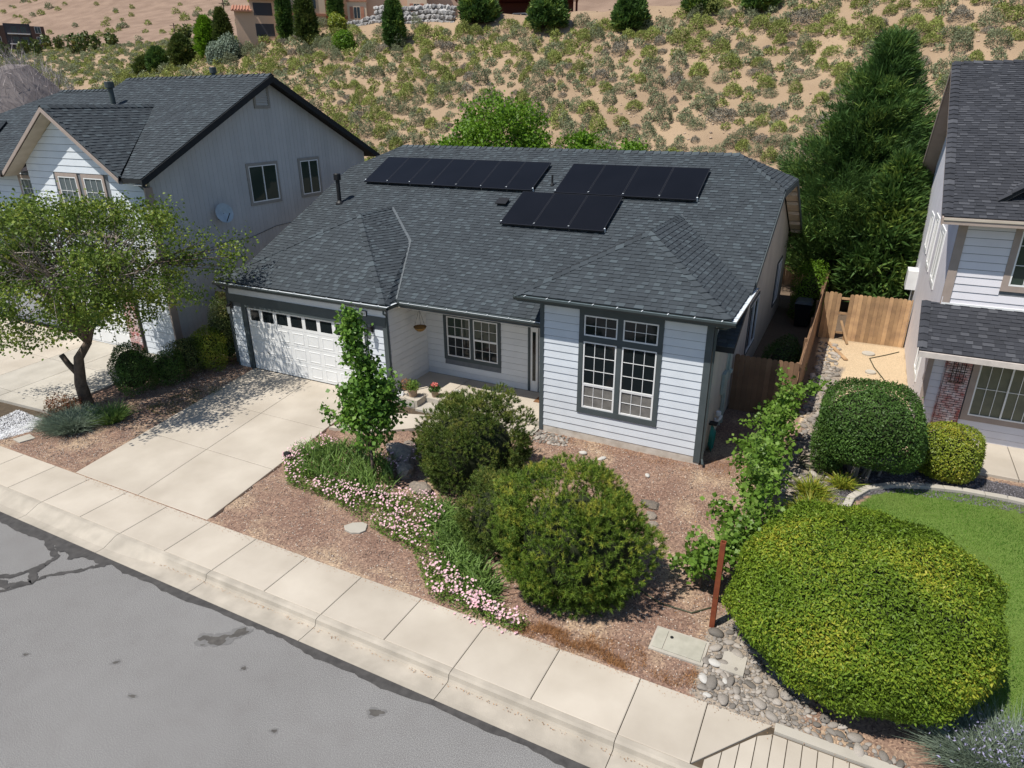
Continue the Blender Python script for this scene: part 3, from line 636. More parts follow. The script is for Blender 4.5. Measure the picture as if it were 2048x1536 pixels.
# garage door
gx0, gx1, gz0, gz1 = -15.36, -10.36, .28, 2.50
q = MB(); q.box(gx0, gx1, GY0+.04, GY0+.09, gz0, gz1); gd = q.build('garage_door', white_p, H1)
FD = Fr((gx0, GY0+.04, gz0), (1, 0, 0), (0, 0, 1)); sh = (gz1-gz0)/4; pw = (gx1-gx0)/8
for r_ in range(4):
    q = MB(); e = .006
    if r_ < 3: q.ob(FD, .01, 5-.01, r_*sh+e, (r_+1)*sh-e, 0, .018)
    else:
        q.ob(FD, .01, 4.99, 3*sh+e, 3*sh+.10, 0, .018); q.ob(FD, .01, 4.99, 4*sh-.07, 4*sh-e, 0, .018)
        for i in range(9): x = min(max(i*pw-.07, .01), 4.85); q.ob(FD, x, x+.14, 3*sh+.10, 4*sh-.07, 0, .018)
    q.build('door_section', white_p, gd)
    for i in range(8):
        a0, a1, b0, b1 = i*pw+.07, (i+1)*pw-.07, r_*sh+.08, (r_+1)*sh-.08
        if r_ < 3:
            q = MB(); P = FD.p; i1 = .03; i2 = .055
            O = [(a0, b0), (a1, b0), (a1, b1), (a0, b1)]; I = [(a0+i1, b0+i1), (a1-i1, b0+i1), (a1-i1, b1-i1), (a0+i1, b1-i1)]; J = [(a0+i2, b0+i2), (a1-i2, b0+i2), (a1-i2, b1-i2), (a0+i2, b1-i2)]
            q.add([P(*o, .019) for o in O]+[P(*o, .008+.022) for o in I]+[P(*o, .020) for o in J], [(k, (k+1) % 4, 4+(k+1) % 4, 4+k) for k in range(4)]+[(4+k, 4+(k+1) % 4, 8+(k+1) % 4, 8+k) for k in range(4)]+[(8, 9, 10, 11)])
            q.build('raised_panel', white_p, gd)
        else:
            q = MB(); q.add([FD.p(i*pw+.06, 3*sh+.09, .006), FD.p((i+1)*pw-.06, 3*sh+.09, .006), FD.p((i+1)*pw-.06, 4*sh-.06, .006), FD.p(i*pw+.06, 4*sh-.06, .006)], [(0, 1, 2, 3)]); q.build('pane', glass, gd)
q = MB(); q.tube([FD.p(.72, sh*1.25, .02), FD.p(.72, sh*1.25, .06), FD.p(.80, sh*1.22, .065)], .012, 6); q.build('handle', black, gd)
# porch siding, floor, window, door
FP = Fr((-9.5, 2.0, .44), (1, 0, 0), (0, 0, 1))
pwx0, pwx1, pwz0, pwz1 = -8.82, -6.72, 1.02, 2.52
siding(H1, FP, 5.05, 3.3, .205, [(pwx0+9.5, pwx1+9.5, pwz0-.44, pwz1-.44), (3.72, 5.1, -.1, 2.15)], side_c)
siding(H1, Fr((-9.5, .0, .35), (0, 1, 0), (0, 0, 1)), 1.97, 2.95, .205, [], side_c)
siding(H1, Fr((-4.45, 2.0, .35), (0, -1, 0), (0, 0, 1)), 1.97, 3.6, .205, [], side_c)
pw_ = trim(H1, FP, pwx0+9.5+.11, pwx1+9.5-.11, pwz0-.44+.11, pwz1-.44-.02, .11, trim_d, .045, 'porch_window')
m_ = (pwx0+pwx1)/2+9.5
q = MB(); q.ob(FP, m_-.06, m_+.06, pwz0-.33, pwz1-.46, 0, .042); q.build('mullion', trim_d, pw_)
for a, c in ((pwx0+9.62, m_-.06), (m_+.06, pwx1+9.38)):
    zb, zt2 = pwz0-.32, pwz1-.47; zm = (zb+zt2)/2
    sash(pw_, FP, a, c, zm, zt2, .02, 3, 2, glass2); sash(pw_, FP, a, c, zb, zm+.01, .012, 3, 2, glass)
dr = MB(); dr.ob(FP, 3.72, 3.80, 0, 2.15, 0, .04); dr.ob(FP, 4.98, 5.04, 0, 2.15, 0, .04); dr.ob(FP, 3.72, 5.04, 2.15, 2.24, 0, .04); dr = dr.build('door_frame', trim_d, H1)
q = MB(); q.ob(FP, 3.80, 4.05, 0, 2.14, .0, .02); q.ob(FP, 4.10, 4.97, 0.02, 2.14, -.02, .02); q.build('front_door', white_p, dr)
q = MB(); q.add([FP.p(3.87, .35, .024), FP.p(3.98, .35, .024), FP.p(3.98, 1.95, .024), FP.p(3.87, 1.95, .024)], [(0, 1, 2, 3)]); q.add([FP.p(4.3, .95, .024), FP.p(4.77, .95, .024), FP.p(4.77, 1.95, .024), FP.p(4.3, 1.95, .024)], [(0, 1, 2, 3)]); q.build('door_glass', glass, dr)
q = MB(); q.box(-9.5, -4.45, .2, 2.0, 3.16, 3.18); q.build('porch_ceiling', soffit, H1)
q = MB(); q.box(-16.04, -9.5, -.35, -.1, 3.20, 3.215); q.box(-4.45, .45, -.44, 0, 4.09, 4.105); q.box(.02, .41, 0, 3, 4.09, 4.105); q.build('soffit', soffit, H1)
# side wall planks (grooved panels) and windows
def rtop(y): return (4.0 if y < 2.25 else (mz(y)-.17 if y < 6.7 else (cz1-.17 if y < 10.3 else mz(17-y)-.17)))-.25
FS = Fr((0, .05, .25), (0, 1, 0), (0, 0, 1))
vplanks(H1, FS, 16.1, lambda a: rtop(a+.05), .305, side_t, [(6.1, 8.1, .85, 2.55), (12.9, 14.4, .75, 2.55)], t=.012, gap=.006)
q = MB(); q.box(0, .035, .0, .12, .28, 4.05); q.build('corner_trim', trim_d, H1)
def simplewin(parent, F, a0, a1, b0, b1, tm, gm_, cols=2, w=.09, name='window', vert=True, lite=True, rows=1):
    o = trim(parent, F, a0, a1, b0, b1, w, tm, .04, name)
    if vert:
        m2_ = (a0+a1)/2; sash(o, F, a0, m2_+.02, b0, b1, .018, cols, rows, gm_, lite=lite); sash(o, F, m2_-.02, a1, b0, b1, .028, cols, rows, gm_, lite=lite)
    else:
        m2_ = (b0+b1)/2; sash(o, F, a0, a1, m2_-.02, b1, .018, cols, rows, gm_, lite=lite); sash(o, F, a0, a1, b0, m2_+.02, .028, cols, rows, gm_, lite=lite)
    return o
simplewin(H1, FS, 6.2, 8.0, .9, 2.5, trim_d, glass, 1)
simplewin(H1, FS, 13.0, 14.3, .8, 2.5, trim_d, glass, 1)
# downspouts
def downspout(parent, pts, m, w=.035):
    q = MB(); q.tube(pts, w, 4); return q.build('downspout', m, parent)
downspout(H1, [(-9.33, -.42, 3.24), (-9.33, -.42, 3.12), (-9.4, -.2, 3.0), (-9.4, -.2, .55), (-9.4, -.3, .42)], gutter_d)
downspout(H1, [(.5, -.42, 4.13), (.3, -.3, 4.0), (.085, -.02, 3.9), (.085, -.02, .42), (.14, -.16, .32)], gutter_d)
downspout(H1, [(-16.2, -.42, 3.24), (-16.2, -.3, 3.1), (-16.17, -.12, 3.0), (-16.17, -.12, .4)], gutter_d)
# numbers
q = MB(); q.box(-10.62, -10.18, GY0-.07, GY0-.03, 2.86, 3.03); pq = q.build('number_plate', black, H1)
q = MB()
for i in range(4): q.box(-10.60+i*.103, -10.505+i*.103, GY0-.075, GY0-.0705, 2.875, 3.015)
q.build('number_tiles', white_p, pq)
def text(body, size, loc, rot, m, parent, name, sx=1):
    cu = bpy.data.curves.new(name, 'FONT'); cu.body = body; cu.size = size; cu.extrude = .001; cu.align_x = 'CENTER'; cu.align_y = 'CENTER'
    tmp = bpy.data.objects.new(name, cu); col.objects.link(tmp); dg = bpy.context.evaluated_depsgraph_get(); me = bpy.data.meshes.new_from_object(tmp.evaluated_get(dg))
    bpy.data.objects.remove(tmp); me.materials.clear(); me.materials.append(m)
    M_ = Matrix.Translation(Vector(loc)-Vector(WL[parent.name])) @ Matrix.Rotation(rot[2], 4, 'Z') @ Matrix.Rotation(rot[0], 4, 'X') @ Matrix.Diagonal((sx, 1, 1, 1)); me.transform(M_)
    return link(name, me, parent, WL[parent.name])
for i, ch in enumerate('3101'): text(ch, .15, (-10.552+i*.103, GY0-.078, 2.945), (math.pi/2, 0, 0), black, pq, 'numeral')
# roof vents
def pipe(parent, x, y, z, r, h, cap, m, name='vent_pipe'):
    q = MB(); q.tube([(x, y, z-.1), (x, y, z+h)], r, 12); q.lathe((x, y, z), [(r*2.2, -.06), (r*2.0, .02), (r, .10)], 14)
    if cap: q.lathe((x, y, z+h), [(r*1.2, -.02), (r*1.75, 0), (r*1.75, cap), (r*1.5, cap+.02)], 14)
    return q.build(name, m, parent, smooth=False)
pipe(H1, -14.85, 4.55, mz(4.55), .075, .85, .2, black); pipe(H1, -6.95, 6.3, mz(6.3), .035, .35, 0, black)
Fv = Fr((-8.25, 5.15, mz(5.15)+.02), (1, 0, 0), (0, 1, SLP)); q = MB(); q.ob(Fv, -.16, .16, -.14, .14, 0, .09); q.ob(Fv, -.2, .2, -.2, .16, .09, .11); q.build('roof_vent', black, H1)
# side wall utilities
q = MB(); q.box(.02, .11, 2.1, 2.42, 1.35, 1.95); q.build('electric_panel', green_box, H1)
q = MB(); q.box(.02, .10, 2.75, 3.05, 1.55, 2.45); q.lathe((.1, 2.9, 1.75), [(.07, 0), (.07, .09)], 12); q.build('meter_box', green_box, H1)
q = MB(); q.tube([(.06, 2.3, 1.35), (.06, 2.3, .35)], .03, 8); q.tube([(.06, 2.6, 1.9), (.06, 2.6, .3)], .045, 8); q.tube([(.06, 2.7, 2.4), (.12, 2.6, 2.75), (.1, 2.4, 2.7), (.06, 2.35, 2.0)], .018, 6); q.build('conduit', green_box, H1)
q = MB(); q.tube([(.07, 1.5, .25), (.07, 1.5, .9)], .03, 8); q.tube([(.07, 1.35, .8), (.2, 1.4, .95), (.2, 1.6, .95), (.07, 1.7, .75)], .035, 8); q.lathe((.12, 1.6, .95), [(.07, 0), (.07, .12)], 10); q.build('gas_meter', white_p, H1)
# porch slab, planter block, walkway
po = MB(); po.box(-9.48, -4.47, .15, 1.98, .1, .40); po = po.build('porch_floor', joint_m, kind='structure')
for a, c in ((-9.48, -7.9), (-7.89, -6.2), (-6.19, -4.47)): slab(po, [(a+.004, .15), (c-.004, .15), (c-.004, 1.97), (a+.004, 1.97)], .12, .435, conc)
wk = MB(); wk.box(-9.3, -5.0, -1.9, .1, .05, .2); wk = wk.build('front_walk', joint_m, kind='structure')
slab(wk, [(-9.9, -2.6), (-8.6, -2.3), (-7.6, -1.5), (-7.6, -.6), (-9.4, -1.2)], .0, .285, conc)
slab(wk, [(-7.58, -1.5), (-5.0, -1.3), (-4.5, .12), (-7.58, -.55)], .0, .285, conc); slab(wk, [(-7.58, -.5), (-4.55, .14), (-7.58, .14)], .0, .30, conc)
q = MB(); q.box(-8.4, -4.48, -.45, .148, .02, .27); q.box(-9.47, -4.48, .12, .15, .1, .42); q.build('step_edge', conc2, wk)
pb = thing('concrete_step_block', 'low pale concrete block at the porch corner carrying a tortoise figure and flower pot', 'block', (-8.85, -.15, .2))
q = MB(); q.box(-9.3, -8.4, -.34, .12, .2, .48); q.build('block', conc, pb); q = MB(); q.box(-9.2, -8.5, -.352, -.34, .24, .42); q.build('recessed_face', conc2, pb)

# ================================================================== SOLAR PANELS
NV = Vector((0, -SLP, 1)).normalized()
def solar(name, label, cells):
    t = thing(name, label, 'solar panels', tuple(cells[0][0:1])+(7.0, mz(7.0)))
    for (x0, x1, y0, y1) in cells:
        F = Fr((x0, y0, mz(y0)), (1, 0, 0), (0, 1, SLP)); Lh = (y1-y0)*math.hypot(1, SLP); w = x1-x0
        q = MB(); q.ob(F, .008, w-.008, .008, .03, .10, .142); q.ob(F, .008, w-.008, Lh-.03, Lh-.008, .10, .142); q.ob(F, .008, .03, .03, Lh-.03, .10, .142); q.ob(F, w-.03, w-.008, .03, Lh-.03, .10, .142); fr_ = q.build('solar_panel', alu, t)
        q = MB(); q.ob(F, .03, w-.03, .03, Lh-.03, .12, .139); q.build('cell_sheet', cell, fr_)
        q = MB()
        for xx in (.0, w): q.ob(F, xx-.02, xx+.02, .12, .16, .01, .146)
        q.build('clamp', gutter_w, fr_)
    q = MB()
    for y0 in sorted(set(c[2] for c in cells)):
        xs_ = [c for c in cells if c[2] == y0]; F = Fr((min(c[0] for c in xs_), y0, mz(y0)), (1, 0, 0), (0, 1, SLP)); W_ = max(c[1] for c in xs_)-min(c[0] for c in xs_)
        q.ob(F, 0, W_, .3, .34, .02, .10); q.ob(F, 0, W_, 1.5, 1.54, .02, .10)
    q.build('rail', black, t)
a1_ = np.linspace(-14.57, -7.47, 8); solar('solar_array', 'long left row of seven black solar panels under the ridge', [(a1_[i], a1_[i+1], 5.77, 7.46) for i in range(7)])
a2_ = np.linspace(-6.62, -1.9, 5); a3_ = np.linspace(-7.74, -4.2, 4)
solar('solar_array', 'right group of four black solar panels with three more stepped below', [(a2_[i], a2_[i+1], 5.73, 7.44) for i in range(4)]+[(a3_[i], a3_[i+1], 3.95, 5.70) for i in range(3)])

# ================================================================== LEFT NEIGHBOUR
glass3 = glassmat('curtained_glass', (.10, .12, .13), .15)
H2 = thing('two_storey_house', 'two storey white and grey house on the left with dark hip and gable roofs', 'house', (-23, 4, .3))
R2 = Roof(H2, shingle_m, .145, (.14, .28))
def ml(y): return 6.62+.517*(y+1.1)
yr2, zr2 = 5.1, ml(5.1)
R2.face([(-18.95, -1.1, 6.62), (-18.0, -1.1, 6.62), (-18.0, yr2, zr2), (-22.2, yr2, zr2), (-22.2, 3.05, ml(3.05))]); R2.face([(-26.3, -1.1, 6.62), (-25.45, -1.1, 6.62), (-22.2, 3.05, ml(3.05)), (-22.2, yr2, zr2), (-26.3, yr2, zr2)])
R2.face([(-26.3, 11.3, 6.62), (-18.0, 11.3, 6.62), (-18.0, yr2, zr2), (-26.3, yr2, zr2)], vis=False)
R2.face([(-26.32, -.7, 6.5), (-26.32, 5.3, zr2-.42), (-31.4, 5.3, zr2-.42), (-37.0, -.7, 6.5)])
R2.face([(-26.32, 11.3, 6.5), (-26.32, 5.3, zr2-.42), (-31.4, 5.3, zr2-.42), (-37.0, 11.3, 6.5)], vis=False)
R2.face([(-37.0, 11.3, 6.5), (-37.0, -.7, 6.5), (-31.4, 5.3, zr2-.42)], vis=False)
cgA, cgB = (-22.2, -1.2, 8.78), (-22.2, 3.08, 8.78)
R2.face([cgA, (-18.95, -1.2, 6.62), cgB])
R2.face([cgA, (-25.45, -1.2, 6.62), cgB], vis=False)
# small second cross gable on far left
R2.face([(-31.4, -.9, 8.2), (-28.6, -.9, 6.5), (-31.4, 2.6, 8.2)]); R2.face([(-31.4, -.9, 8.2), (-34.0, -.9, 6.5), (-31.4, 2.6, 8.2)], vis=False)
# ground floor skirt roof
R2.face([(-33, -2.0, 4.0), (-25.0, -2.0, 4.0), (-25.0, -.2, 4.85), (-33, -.2, 4.85)])
roof2 = R2.finish(300)
ridge_caps(roof2, shingle_m, (-18.0, yr2, zr2), (-26.3, yr2, zr2), (0, -1, -.5), (0, 1, -.5), L=.28)
ridge_caps(roof2, shingle_m, (-26.3, 5.3, zr2-.4), (-31.4, 5.3, zr2-.4), (0, -1, -.5), (0, 1, -.5), L=.28)
ridge_caps(roof2, shingle_m, (-22.2, -1.2, 8.79), (-22.2, 3.05, 8.79), (-1, 0, -.6), (1, 0, -.6), L=.26)
ridge_caps(roof2, shingle_m, (-18.97, -1.17, 6.64), (-22.19, -1.17, 8.79), (0, 1, 0), (0, -.3, -1), L=.30, W=.12, name='rake_cap')
q = MB()
prism(H2, 'rake_board', [(-18.0, -1.1, 6.6), (-18.0, yr2, zr2-.02), (-18.0, 11.3, 6.6), (-18.0, 11.3, 6.38), (-18.0, yr2, zr2-.26), (-18.0, -1.1, 6.38)], (.035, 0, 0), deck_m)
prism(H2, 'rake_board', [(-22.2, -1.2, 8.76), (-18.95, -1.2, 6.6), (-18.95, -1.2, 6.47), (-22.2, -1.2, 8.62)], (0, -.03, 0), taupe)
prism(H2, 'rake_board', [(-22.2, -1.2, 8.76), (-25.45, -1.2, 6.6), (-25.45, -1.2, 6.47), (-22.2, -1.2, 8.62)], (0, -.03, 0), taupe)
prism(H2, 'soffit', [(-22.2, -1.19, 8.60), (-18.95, -1.19, 6.45), (-18.95, -.7, 6.45), (-22.2, -.7, 8.60)], (0, 0, -.012), soffit)
prism(H2, 'soffit', [(-22.2, -1.19, 8.60), (-25.45, -1.19, 6.45), (-25.45, -.7, 6.45), (-22.2, -.7, 8.60)], (0, 0, -.012), soffit)
prism(H2, 'soffit', [(-18.02, -1.08, 6.42), (-18.02, yr2, zr2-.2), (-18.44, yr2, zr2-.2), (-18.44, -1.08, 6.42)], (0, 0, .01), side_g)
# right wall
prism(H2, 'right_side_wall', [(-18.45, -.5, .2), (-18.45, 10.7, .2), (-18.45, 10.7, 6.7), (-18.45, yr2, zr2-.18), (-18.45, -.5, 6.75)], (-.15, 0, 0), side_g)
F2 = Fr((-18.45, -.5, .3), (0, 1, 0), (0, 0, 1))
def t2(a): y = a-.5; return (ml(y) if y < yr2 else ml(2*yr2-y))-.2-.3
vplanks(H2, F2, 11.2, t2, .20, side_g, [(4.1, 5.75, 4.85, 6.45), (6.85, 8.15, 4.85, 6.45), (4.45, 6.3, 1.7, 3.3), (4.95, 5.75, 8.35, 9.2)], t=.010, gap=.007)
for a0, a1, b0, b1 in ((4.22, 5.62, 4.98, 6.32), (6.98, 8.02, 4.98, 6.32), (4.6, 6.2, 1.85, 3.15)): simplewin(H2, F2, a0, a1, b0, b1, grey_trim, glass2, 1, .11)
lv = trim(H2, F2, 5.05, 5.65, 8.45, 9.1, .09, grey_trim, .05, 'gable_vent')
for i in range(7): q = MB(); z = 8.47+i*.09; q.hexa([F2.p(5.05, z, .03), F2.p(5.65, z, .03), F2.p(5.65, z+.01, .035), F2.p(5.05, z+.01, .035), F2.p(5.05, z+.075, .0), F2.p(5.65, z+.075, .0), F2.p(5.65, z+.085, .005), F2.p(5.05, z+.085, .005)]); q.build('louvre', side_g, lv)
cable = MB(); cable.tube([F2.p(1.2, 3.55, .03), F2.p(2.6, 3.75, .035), F2.p(3.8, 3.7, .03), F2.p(5.2, 3.95, .035), F2.p(7.5, 4.0, .03)], .008, 5); cable.build('wall_cable', black, H2)
# gable front wall, left wing
prism(H2, 'gable_wall', [(-24.75, -.7, .2), (-18.45, -.7, .2), (-18.45, -.7, 6.3), (-18.95, -.7, 6.45), (-22.2, -.7, 8.60), (-24.75, -.7, 6.9)], (0, .15, 0), side_gap)
F2b = Fr((-24.75, -.7, .3), (1, 0, 0), (0, 0, 1))
def glim(v):
    z = v+.3
    if z < 6.4: return (0, 6.3)
    k = (8.55-z)/(8.55-6.4); return (max(0, 2.55-3.4*k), 2.55+3.4*k)
siding(H2, F2b, 6.3, 8.15, .235, [(1.5, 4.55, 4.15, 6.35), (.0, 3.9, -1, 2.45), (3.9, 4.6, -1, 3.6)], side_w, lim=glim)
simplewin(H2, F2b, 1.75, 2.75, 4.3, 6.2, taupe, glass3, 3, .12, vert=False, rows=2); simplewin(H2, F2b, 3.2, 4.2, 4.3, 6.2, taupe, glass3, 3, .12, vert=False, rows=2)
q = MB(); q.box(-18.47, -18.40, -.74, -.46, .3, 6.3); q.build('corner_trim', taupe, H2)
q = MB(); q.box(-24.7, -20.95, -.73, -.7, .3, 2.6); g2 = q.build('garage_door', white_p, H2)
for i in range(4):
    for j in range(4): q = MB(); q.box(-24.6+i*.92, -23.78+i*.92, -.75, -.73, .38+j*.56, .84+j*.56); q.build('raised_panel', white_p, g2)
bp_ = MB(); bp_.box(-20.95, -20.25, -.78, -.7, .3, 3.8); bp_ = bp_.build('brick_pier', mortar, H2)
def bricks(parent, F, W, H, bl=.2, bh=.065, m=brick_m, j=.017, t=.03, name='brick'):
    v = 0; r = 0
    while v+bh <= H:
        x = -(bl/2 if r % 2 else 0)
        while x < W-.01:
            a, c = max(0, x), min(W, x+bl)
            if c-a > .03: q = MB(); q.ob(F, a+j/2, c-j/2, v+j/2, v+bh-j/2, 0, t+RS.rand()*.006); q.build(name, m, parent)
            x += bl
        v += bh; r += 1
bricks(bp_, Fr((-20.95, -.78, .32), (1, 0, 0), (0, 0, 1)), .7, 2.3, .22, .075)
q = MB(); q.box(-33, -24.75, -.2, -.05, .2, 6.5); q.build('wing_wall', side_gap, H2)
F2c = Fr((-33, -.2, .3), (1, 0, 0), (0, 0, 1))
siding(H2, F2c, 8.2, 6.15, .235, [(6.55, 7.8, 4.45, 6.1), (3.0, 7.4, -1, 2.45)], side_w)
simplewin(H2, F2c, 6.7, 7.65, 4.55, 5.95, taupe, glass3, 2, .13, vert=False, rows=2)
q = MB(); q.box(-25.15, -25.0, -.27, -.2, 4.8, 6.3); q.build('corner_trim', taupe, H2)
q = MB(); q.box(-30, -25.6, -.24, -.2, .3, 2.6); q.build('garage_door', white_p, H2)
gutter(H2, (-33, -.72, 6.45), (-26.4, -.72, 6.45), (0, -1, 0), taupe, taupe, False)
downspout(H2, [(-18.6, -.62, 6.0), (-18.6, -.60, .6), (-18.6, -.8, .45)], soffit)
pipe(H2, -24.5, 3.0, ml(3.0), .10, .7, .2, gutter_d); pipe(H2, -22.3, 6.2, ml(4.0), .08, .75, .2, gutter_d)
dish = thing('satellite_dish', 'round pale blue satellite dish on the grey side wall behind the tree', 'satellite dish', (-18.2, 2.0, 5.1))
q = MB(); F = Fr((-18.1, 2.0, 5.15), (.25, .97, 0), (-.2, 0, 1)); ring = []
q.add([F.p(0, 0, -.06)]+[F.p(.33*math.cos(t), .35*math.sin(t), .02) for t in np.linspace(0, 2*math.pi, 24, endpoint=False)], [(0, 1+k, 1+(k+1) % 24) for k in range(24)]); q.build('reflector', pm('dish_paint', (.42, .50, .56), None, .5), dish)
q = MB(); q.tube([F.p(0, 0, -.06), F.p(0, -.1, -.2), (-18.44, 2.0, 4.9)], .025, 8); q.tube([F.p(0, -.3, .02), F.p(0, -.05, .4)], .015, 6); q.build('mount', black, dish)

# ================================================================== RIGHT NEIGHBOUR
H3 = thing('two_storey_house', 'two storey lilac-white house on the right with taupe trim and painted brick pilaster', 'house', (7, 8, .3))
R3 = Roof(H3, shingle_r, .135, (.14, .26))
R3.face([(4.5, 4.45, 6.13), (13, 4.45, 6.13), (13, 12.4, 9.9), (4.5, 12.4, 9.9)])
R3.face([(4.5, 16.9, 6.2), (13, 16.9, 6.2), (13, 12.4, 9.9), (4.5, 12.4, 9.9)], vis=False)
R3.face([(4.55, 3.4, 2.95), (13, 3.4, 2.95), (13, 5.0, 3.82), (4.55, 5.0, 3.82)])
R3.face([(5.6, 5.15, 6.47), (8.3, 5.15, 8.55), (8.3, 9.6, 8.55), (5.62, 5.5, 6.6)]); R3.face([(11, 5.15, 6.47), (8.3, 5.15, 8.55), (8.3, 9.6, 8.55), (10.98, 5.5, 6.6)])
roof3 = R3.finish(300)
ridge_caps(roof3, shingle_r, (4.56, 4.5, 6.15), (4.56, 12.35, 9.9), (-.6, 0, -.05), (.8, 0, 0), L=.27, W=.12, name='rake_cap')
ridge_caps(roof3, shingle_r, (4.6, 3.45, 2.98), (4.6, 4.98, 3.83), (-.6, 0, -.05), (.8, 0, 0), L=.25, W=.11, name='rake_cap')
ridge_caps(roof3, shingle_r, (4.5, 12.4, 9.9), (13, 12.4, 9.9), (0, -1, -.4), (0, 1, -.6))
ridge_caps(roof3, shingle_r, (5.62, 5.2, 6.5), (8.3, 5.2, 8.57), (0, -1, -.5), (0, 1, 0), L=.3, W=.10, name='rake_cap')
q = MB(); q.box(4.5, 13, 4.39, 4.45, 5.95, 6.11); q.build('fascia', taupe, H3); q = MB(); q.box(4.5, 13, 4.37, 4.39, 6.05, 6.11); q.build('drip_edge', soffit, H3)
q = MB(); q.box(4.55, 13, 3.34, 3.40, 2.79, 2.93); q.build('fascia', pm('pale_trim', (.62, .55, .50), None, .6), H3)
prism(H3, 'rake_board', [(4.5, 4.45, 6.1), (4.5, 12.4, 9.87), (4.5, 16.9, 6.17), (4.5, 16.9, 5.97), (4.5, 12.4, 9.67), (4.5, 4.45, 5.93)], (-.035, 0, 0), taupe)
prism(H3, 'soffit', [(4.51, 4.5, 5.97), (4.51, 12.4, 9.7), (4.94, 12.4, 9.7), (4.94, 4.5, 5.97)], (0, 0, .012), taupe)
prism(H3, 'soffit', [(4.51, 16.8, 6.02), (4.51, 12.4, 9.7), (4.94, 12.4, 9.7), (4.94, 16.8, 6.02)], (0, 0, .012), taupe)
q = MB(); q.box(4.6, 13, 3.41, 4.5, 2.80, 2.815); q.box(4.9, 13, 4.47, 5.0, 5.96, 5.975); q.build('soffit', taupe, H3)
prism(H3, 'left_side_wall', [(4.95, 4.5, .2), (4.95, 4.5, 3.3), (4.95, 5.0, 3.4), (4.95, 5.0, 6.05), (4.95, 12.4, 9.68), (4.95, 16.3, 6.3), (4.95, 16.3, .2)], (.15, 0, 0), side_l)
F3s = Fr((4.95, 16.3, .28), (0, -1, 0), (0, 0, 1))
def t3(a): y = 16.3-a; return (6.0+(y-4.5)*.4745 if y < 12.4 else 9.68-(y-12.4)*.82)-.05-.28 if y > 5.0 else 3.0
vplanks(H3, F3s, 11.8, t3, .20, side_l, [], t=.012, gap=.007)
for a0, a1, b0, b1 in ((5.0, 6.1, 3.4, 4.9), (7.3, 8.6, 3.4, 4.9), (8.8, 9.9, .9, 2.3), (3.0, 4.0, 3.6, 4.7)):
    simplewin(H3, F3s, a0, a1, b0, b1, white_p, glass, 1, .12)
q = MB(); q.ob(F3s, 2.2, 3.0, 1.9, 2.6, 0, .35); q.build('wall_hood', white_p, H3)
q = MB(); q.box(5.0, 13, 5.0, 5.15, 3.5, 6.1); q.build('upper_wall', side_gap, H3)
F3u = Fr((4.95, 5.0, 3.78), (1, 0, 0), (0, 0, 1))
siding(H3, F3u, 8, 2.25, .20, [(1.18, 3.2, .5, 2.3)], side_l)
q = MB(); q.box(4.915, 5.12, 4.955, 5.0, 3.78, 6.0); q.build('corner_trim', taupe, H3)
q = MB(); q.box(4.95, 13, 4.95, 5.0, 3.80, 3.86); q.build('apron_trim', white_p, H3)
simplewin(H3, F3u, 1.33, 3.05, .66, 2.2, taupe, glass2, 3, .15, rows=3)
q = MB(); q.box(4.95, 13, 4.5, 4.65, .2, 2.95); q.build('lower_wall', side_gap, H3)
F3l = Fr((4.95, 4.5, .25), (1, 0, 0), (0, 0, 1))
siding(H3, F3l, 8, 2.58, .20, [(1.0, 2.75, .6, 2.45), (.40, .98, -.1, 2.6)], side_l)
q = MB(); q.box(4.92, 5.05, 4.455, 4.5, .25, 2.8); q.build('corner_trim', taupe, H3)
simplewin(H3, F3l, 1.15, 2.6, .75, 2.32, taupe, blind, 3, .15, rows=2)
bb = MB(); bb.box(5.35, 5.92, 4.44, 4.5, .25, 2.8); bb = bb.build('brick_pilaster', mortar, H3)
bricks(bb, Fr((5.35, 4.44, .27), (1, 0, 0), (0, 0, 1)), .57, 2.5, .19, .066)
bricks(bb, Fr((5.35, 4.5, .27), (0, -1, 0), (0, 0, 1)), .06, 2.5, .19, .066)
q = MB()
for i in range(4): q.tube([(5.5+i*.09, 4.36, 1.9), (5.5+i*.09, 4.36, 2.5)], .010, 5)
q.tube([(5.45, 4.36, 1.9), (5.83, 4.36, 1.9)], .012, 5); q.tube([(5.45, 4.36, 2.2), (5.83, 4.36, 2.2)], .012, 5); q.tube([(5.64, 4.36, 2.5), (5.64, 4.44, 2.55)], .012, 5); q.build('iron_wall_rack', black, H3)
sp = MB(); sp.box(5.0, 13, 2.55, 4.48, .1, .20); sp = sp.build('neighbour_porch', joint_m, kind='structure')
slab(sp, [(5.2, 2.55), (7.15, 2.55), (7.15, 4.47), (5.2, 4.47)], .1, .30, conc); slab(sp, [(7.17, 2.55), (13, 2.55), (13, 4.47), (7.17, 4.47)], .1, .30, conc)
# lawn edging kerb
le = MB(); le.box(8, 13, 1.2, 1.3, .0, .1); le = le.build('lawn_edging', joint_m, kind='structure')
ED = [(3.30, -2.2), (3.42, -1.4), (3.44, -.7), (3.56, -.05), (3.88, .55), (4.42, 1.0), (5.13, 1.28), (5.9, 1.46), (6.8, 1.50), (8, 1.42), (10, 1.3)]
for a, c in zip(ED[:-1], ED[1:]):
    a, c = np.array(a), np.array(c)
    for k in range(2):
        p, r = a+(c-a)*(k/2+.004), a+(c-a)*((k+1)/2-.004); d = (r-p)/np.linalg.norm(r-p); nn = np.array([-d[1], d[0]])*.085
        if p[0] < 3.5 and p[1] < -1.9: continue
        slab(le, [p-nn, r-nn*1.0, r+nn, p+nn], .05, .30, conc2, 'edging_length', .02)

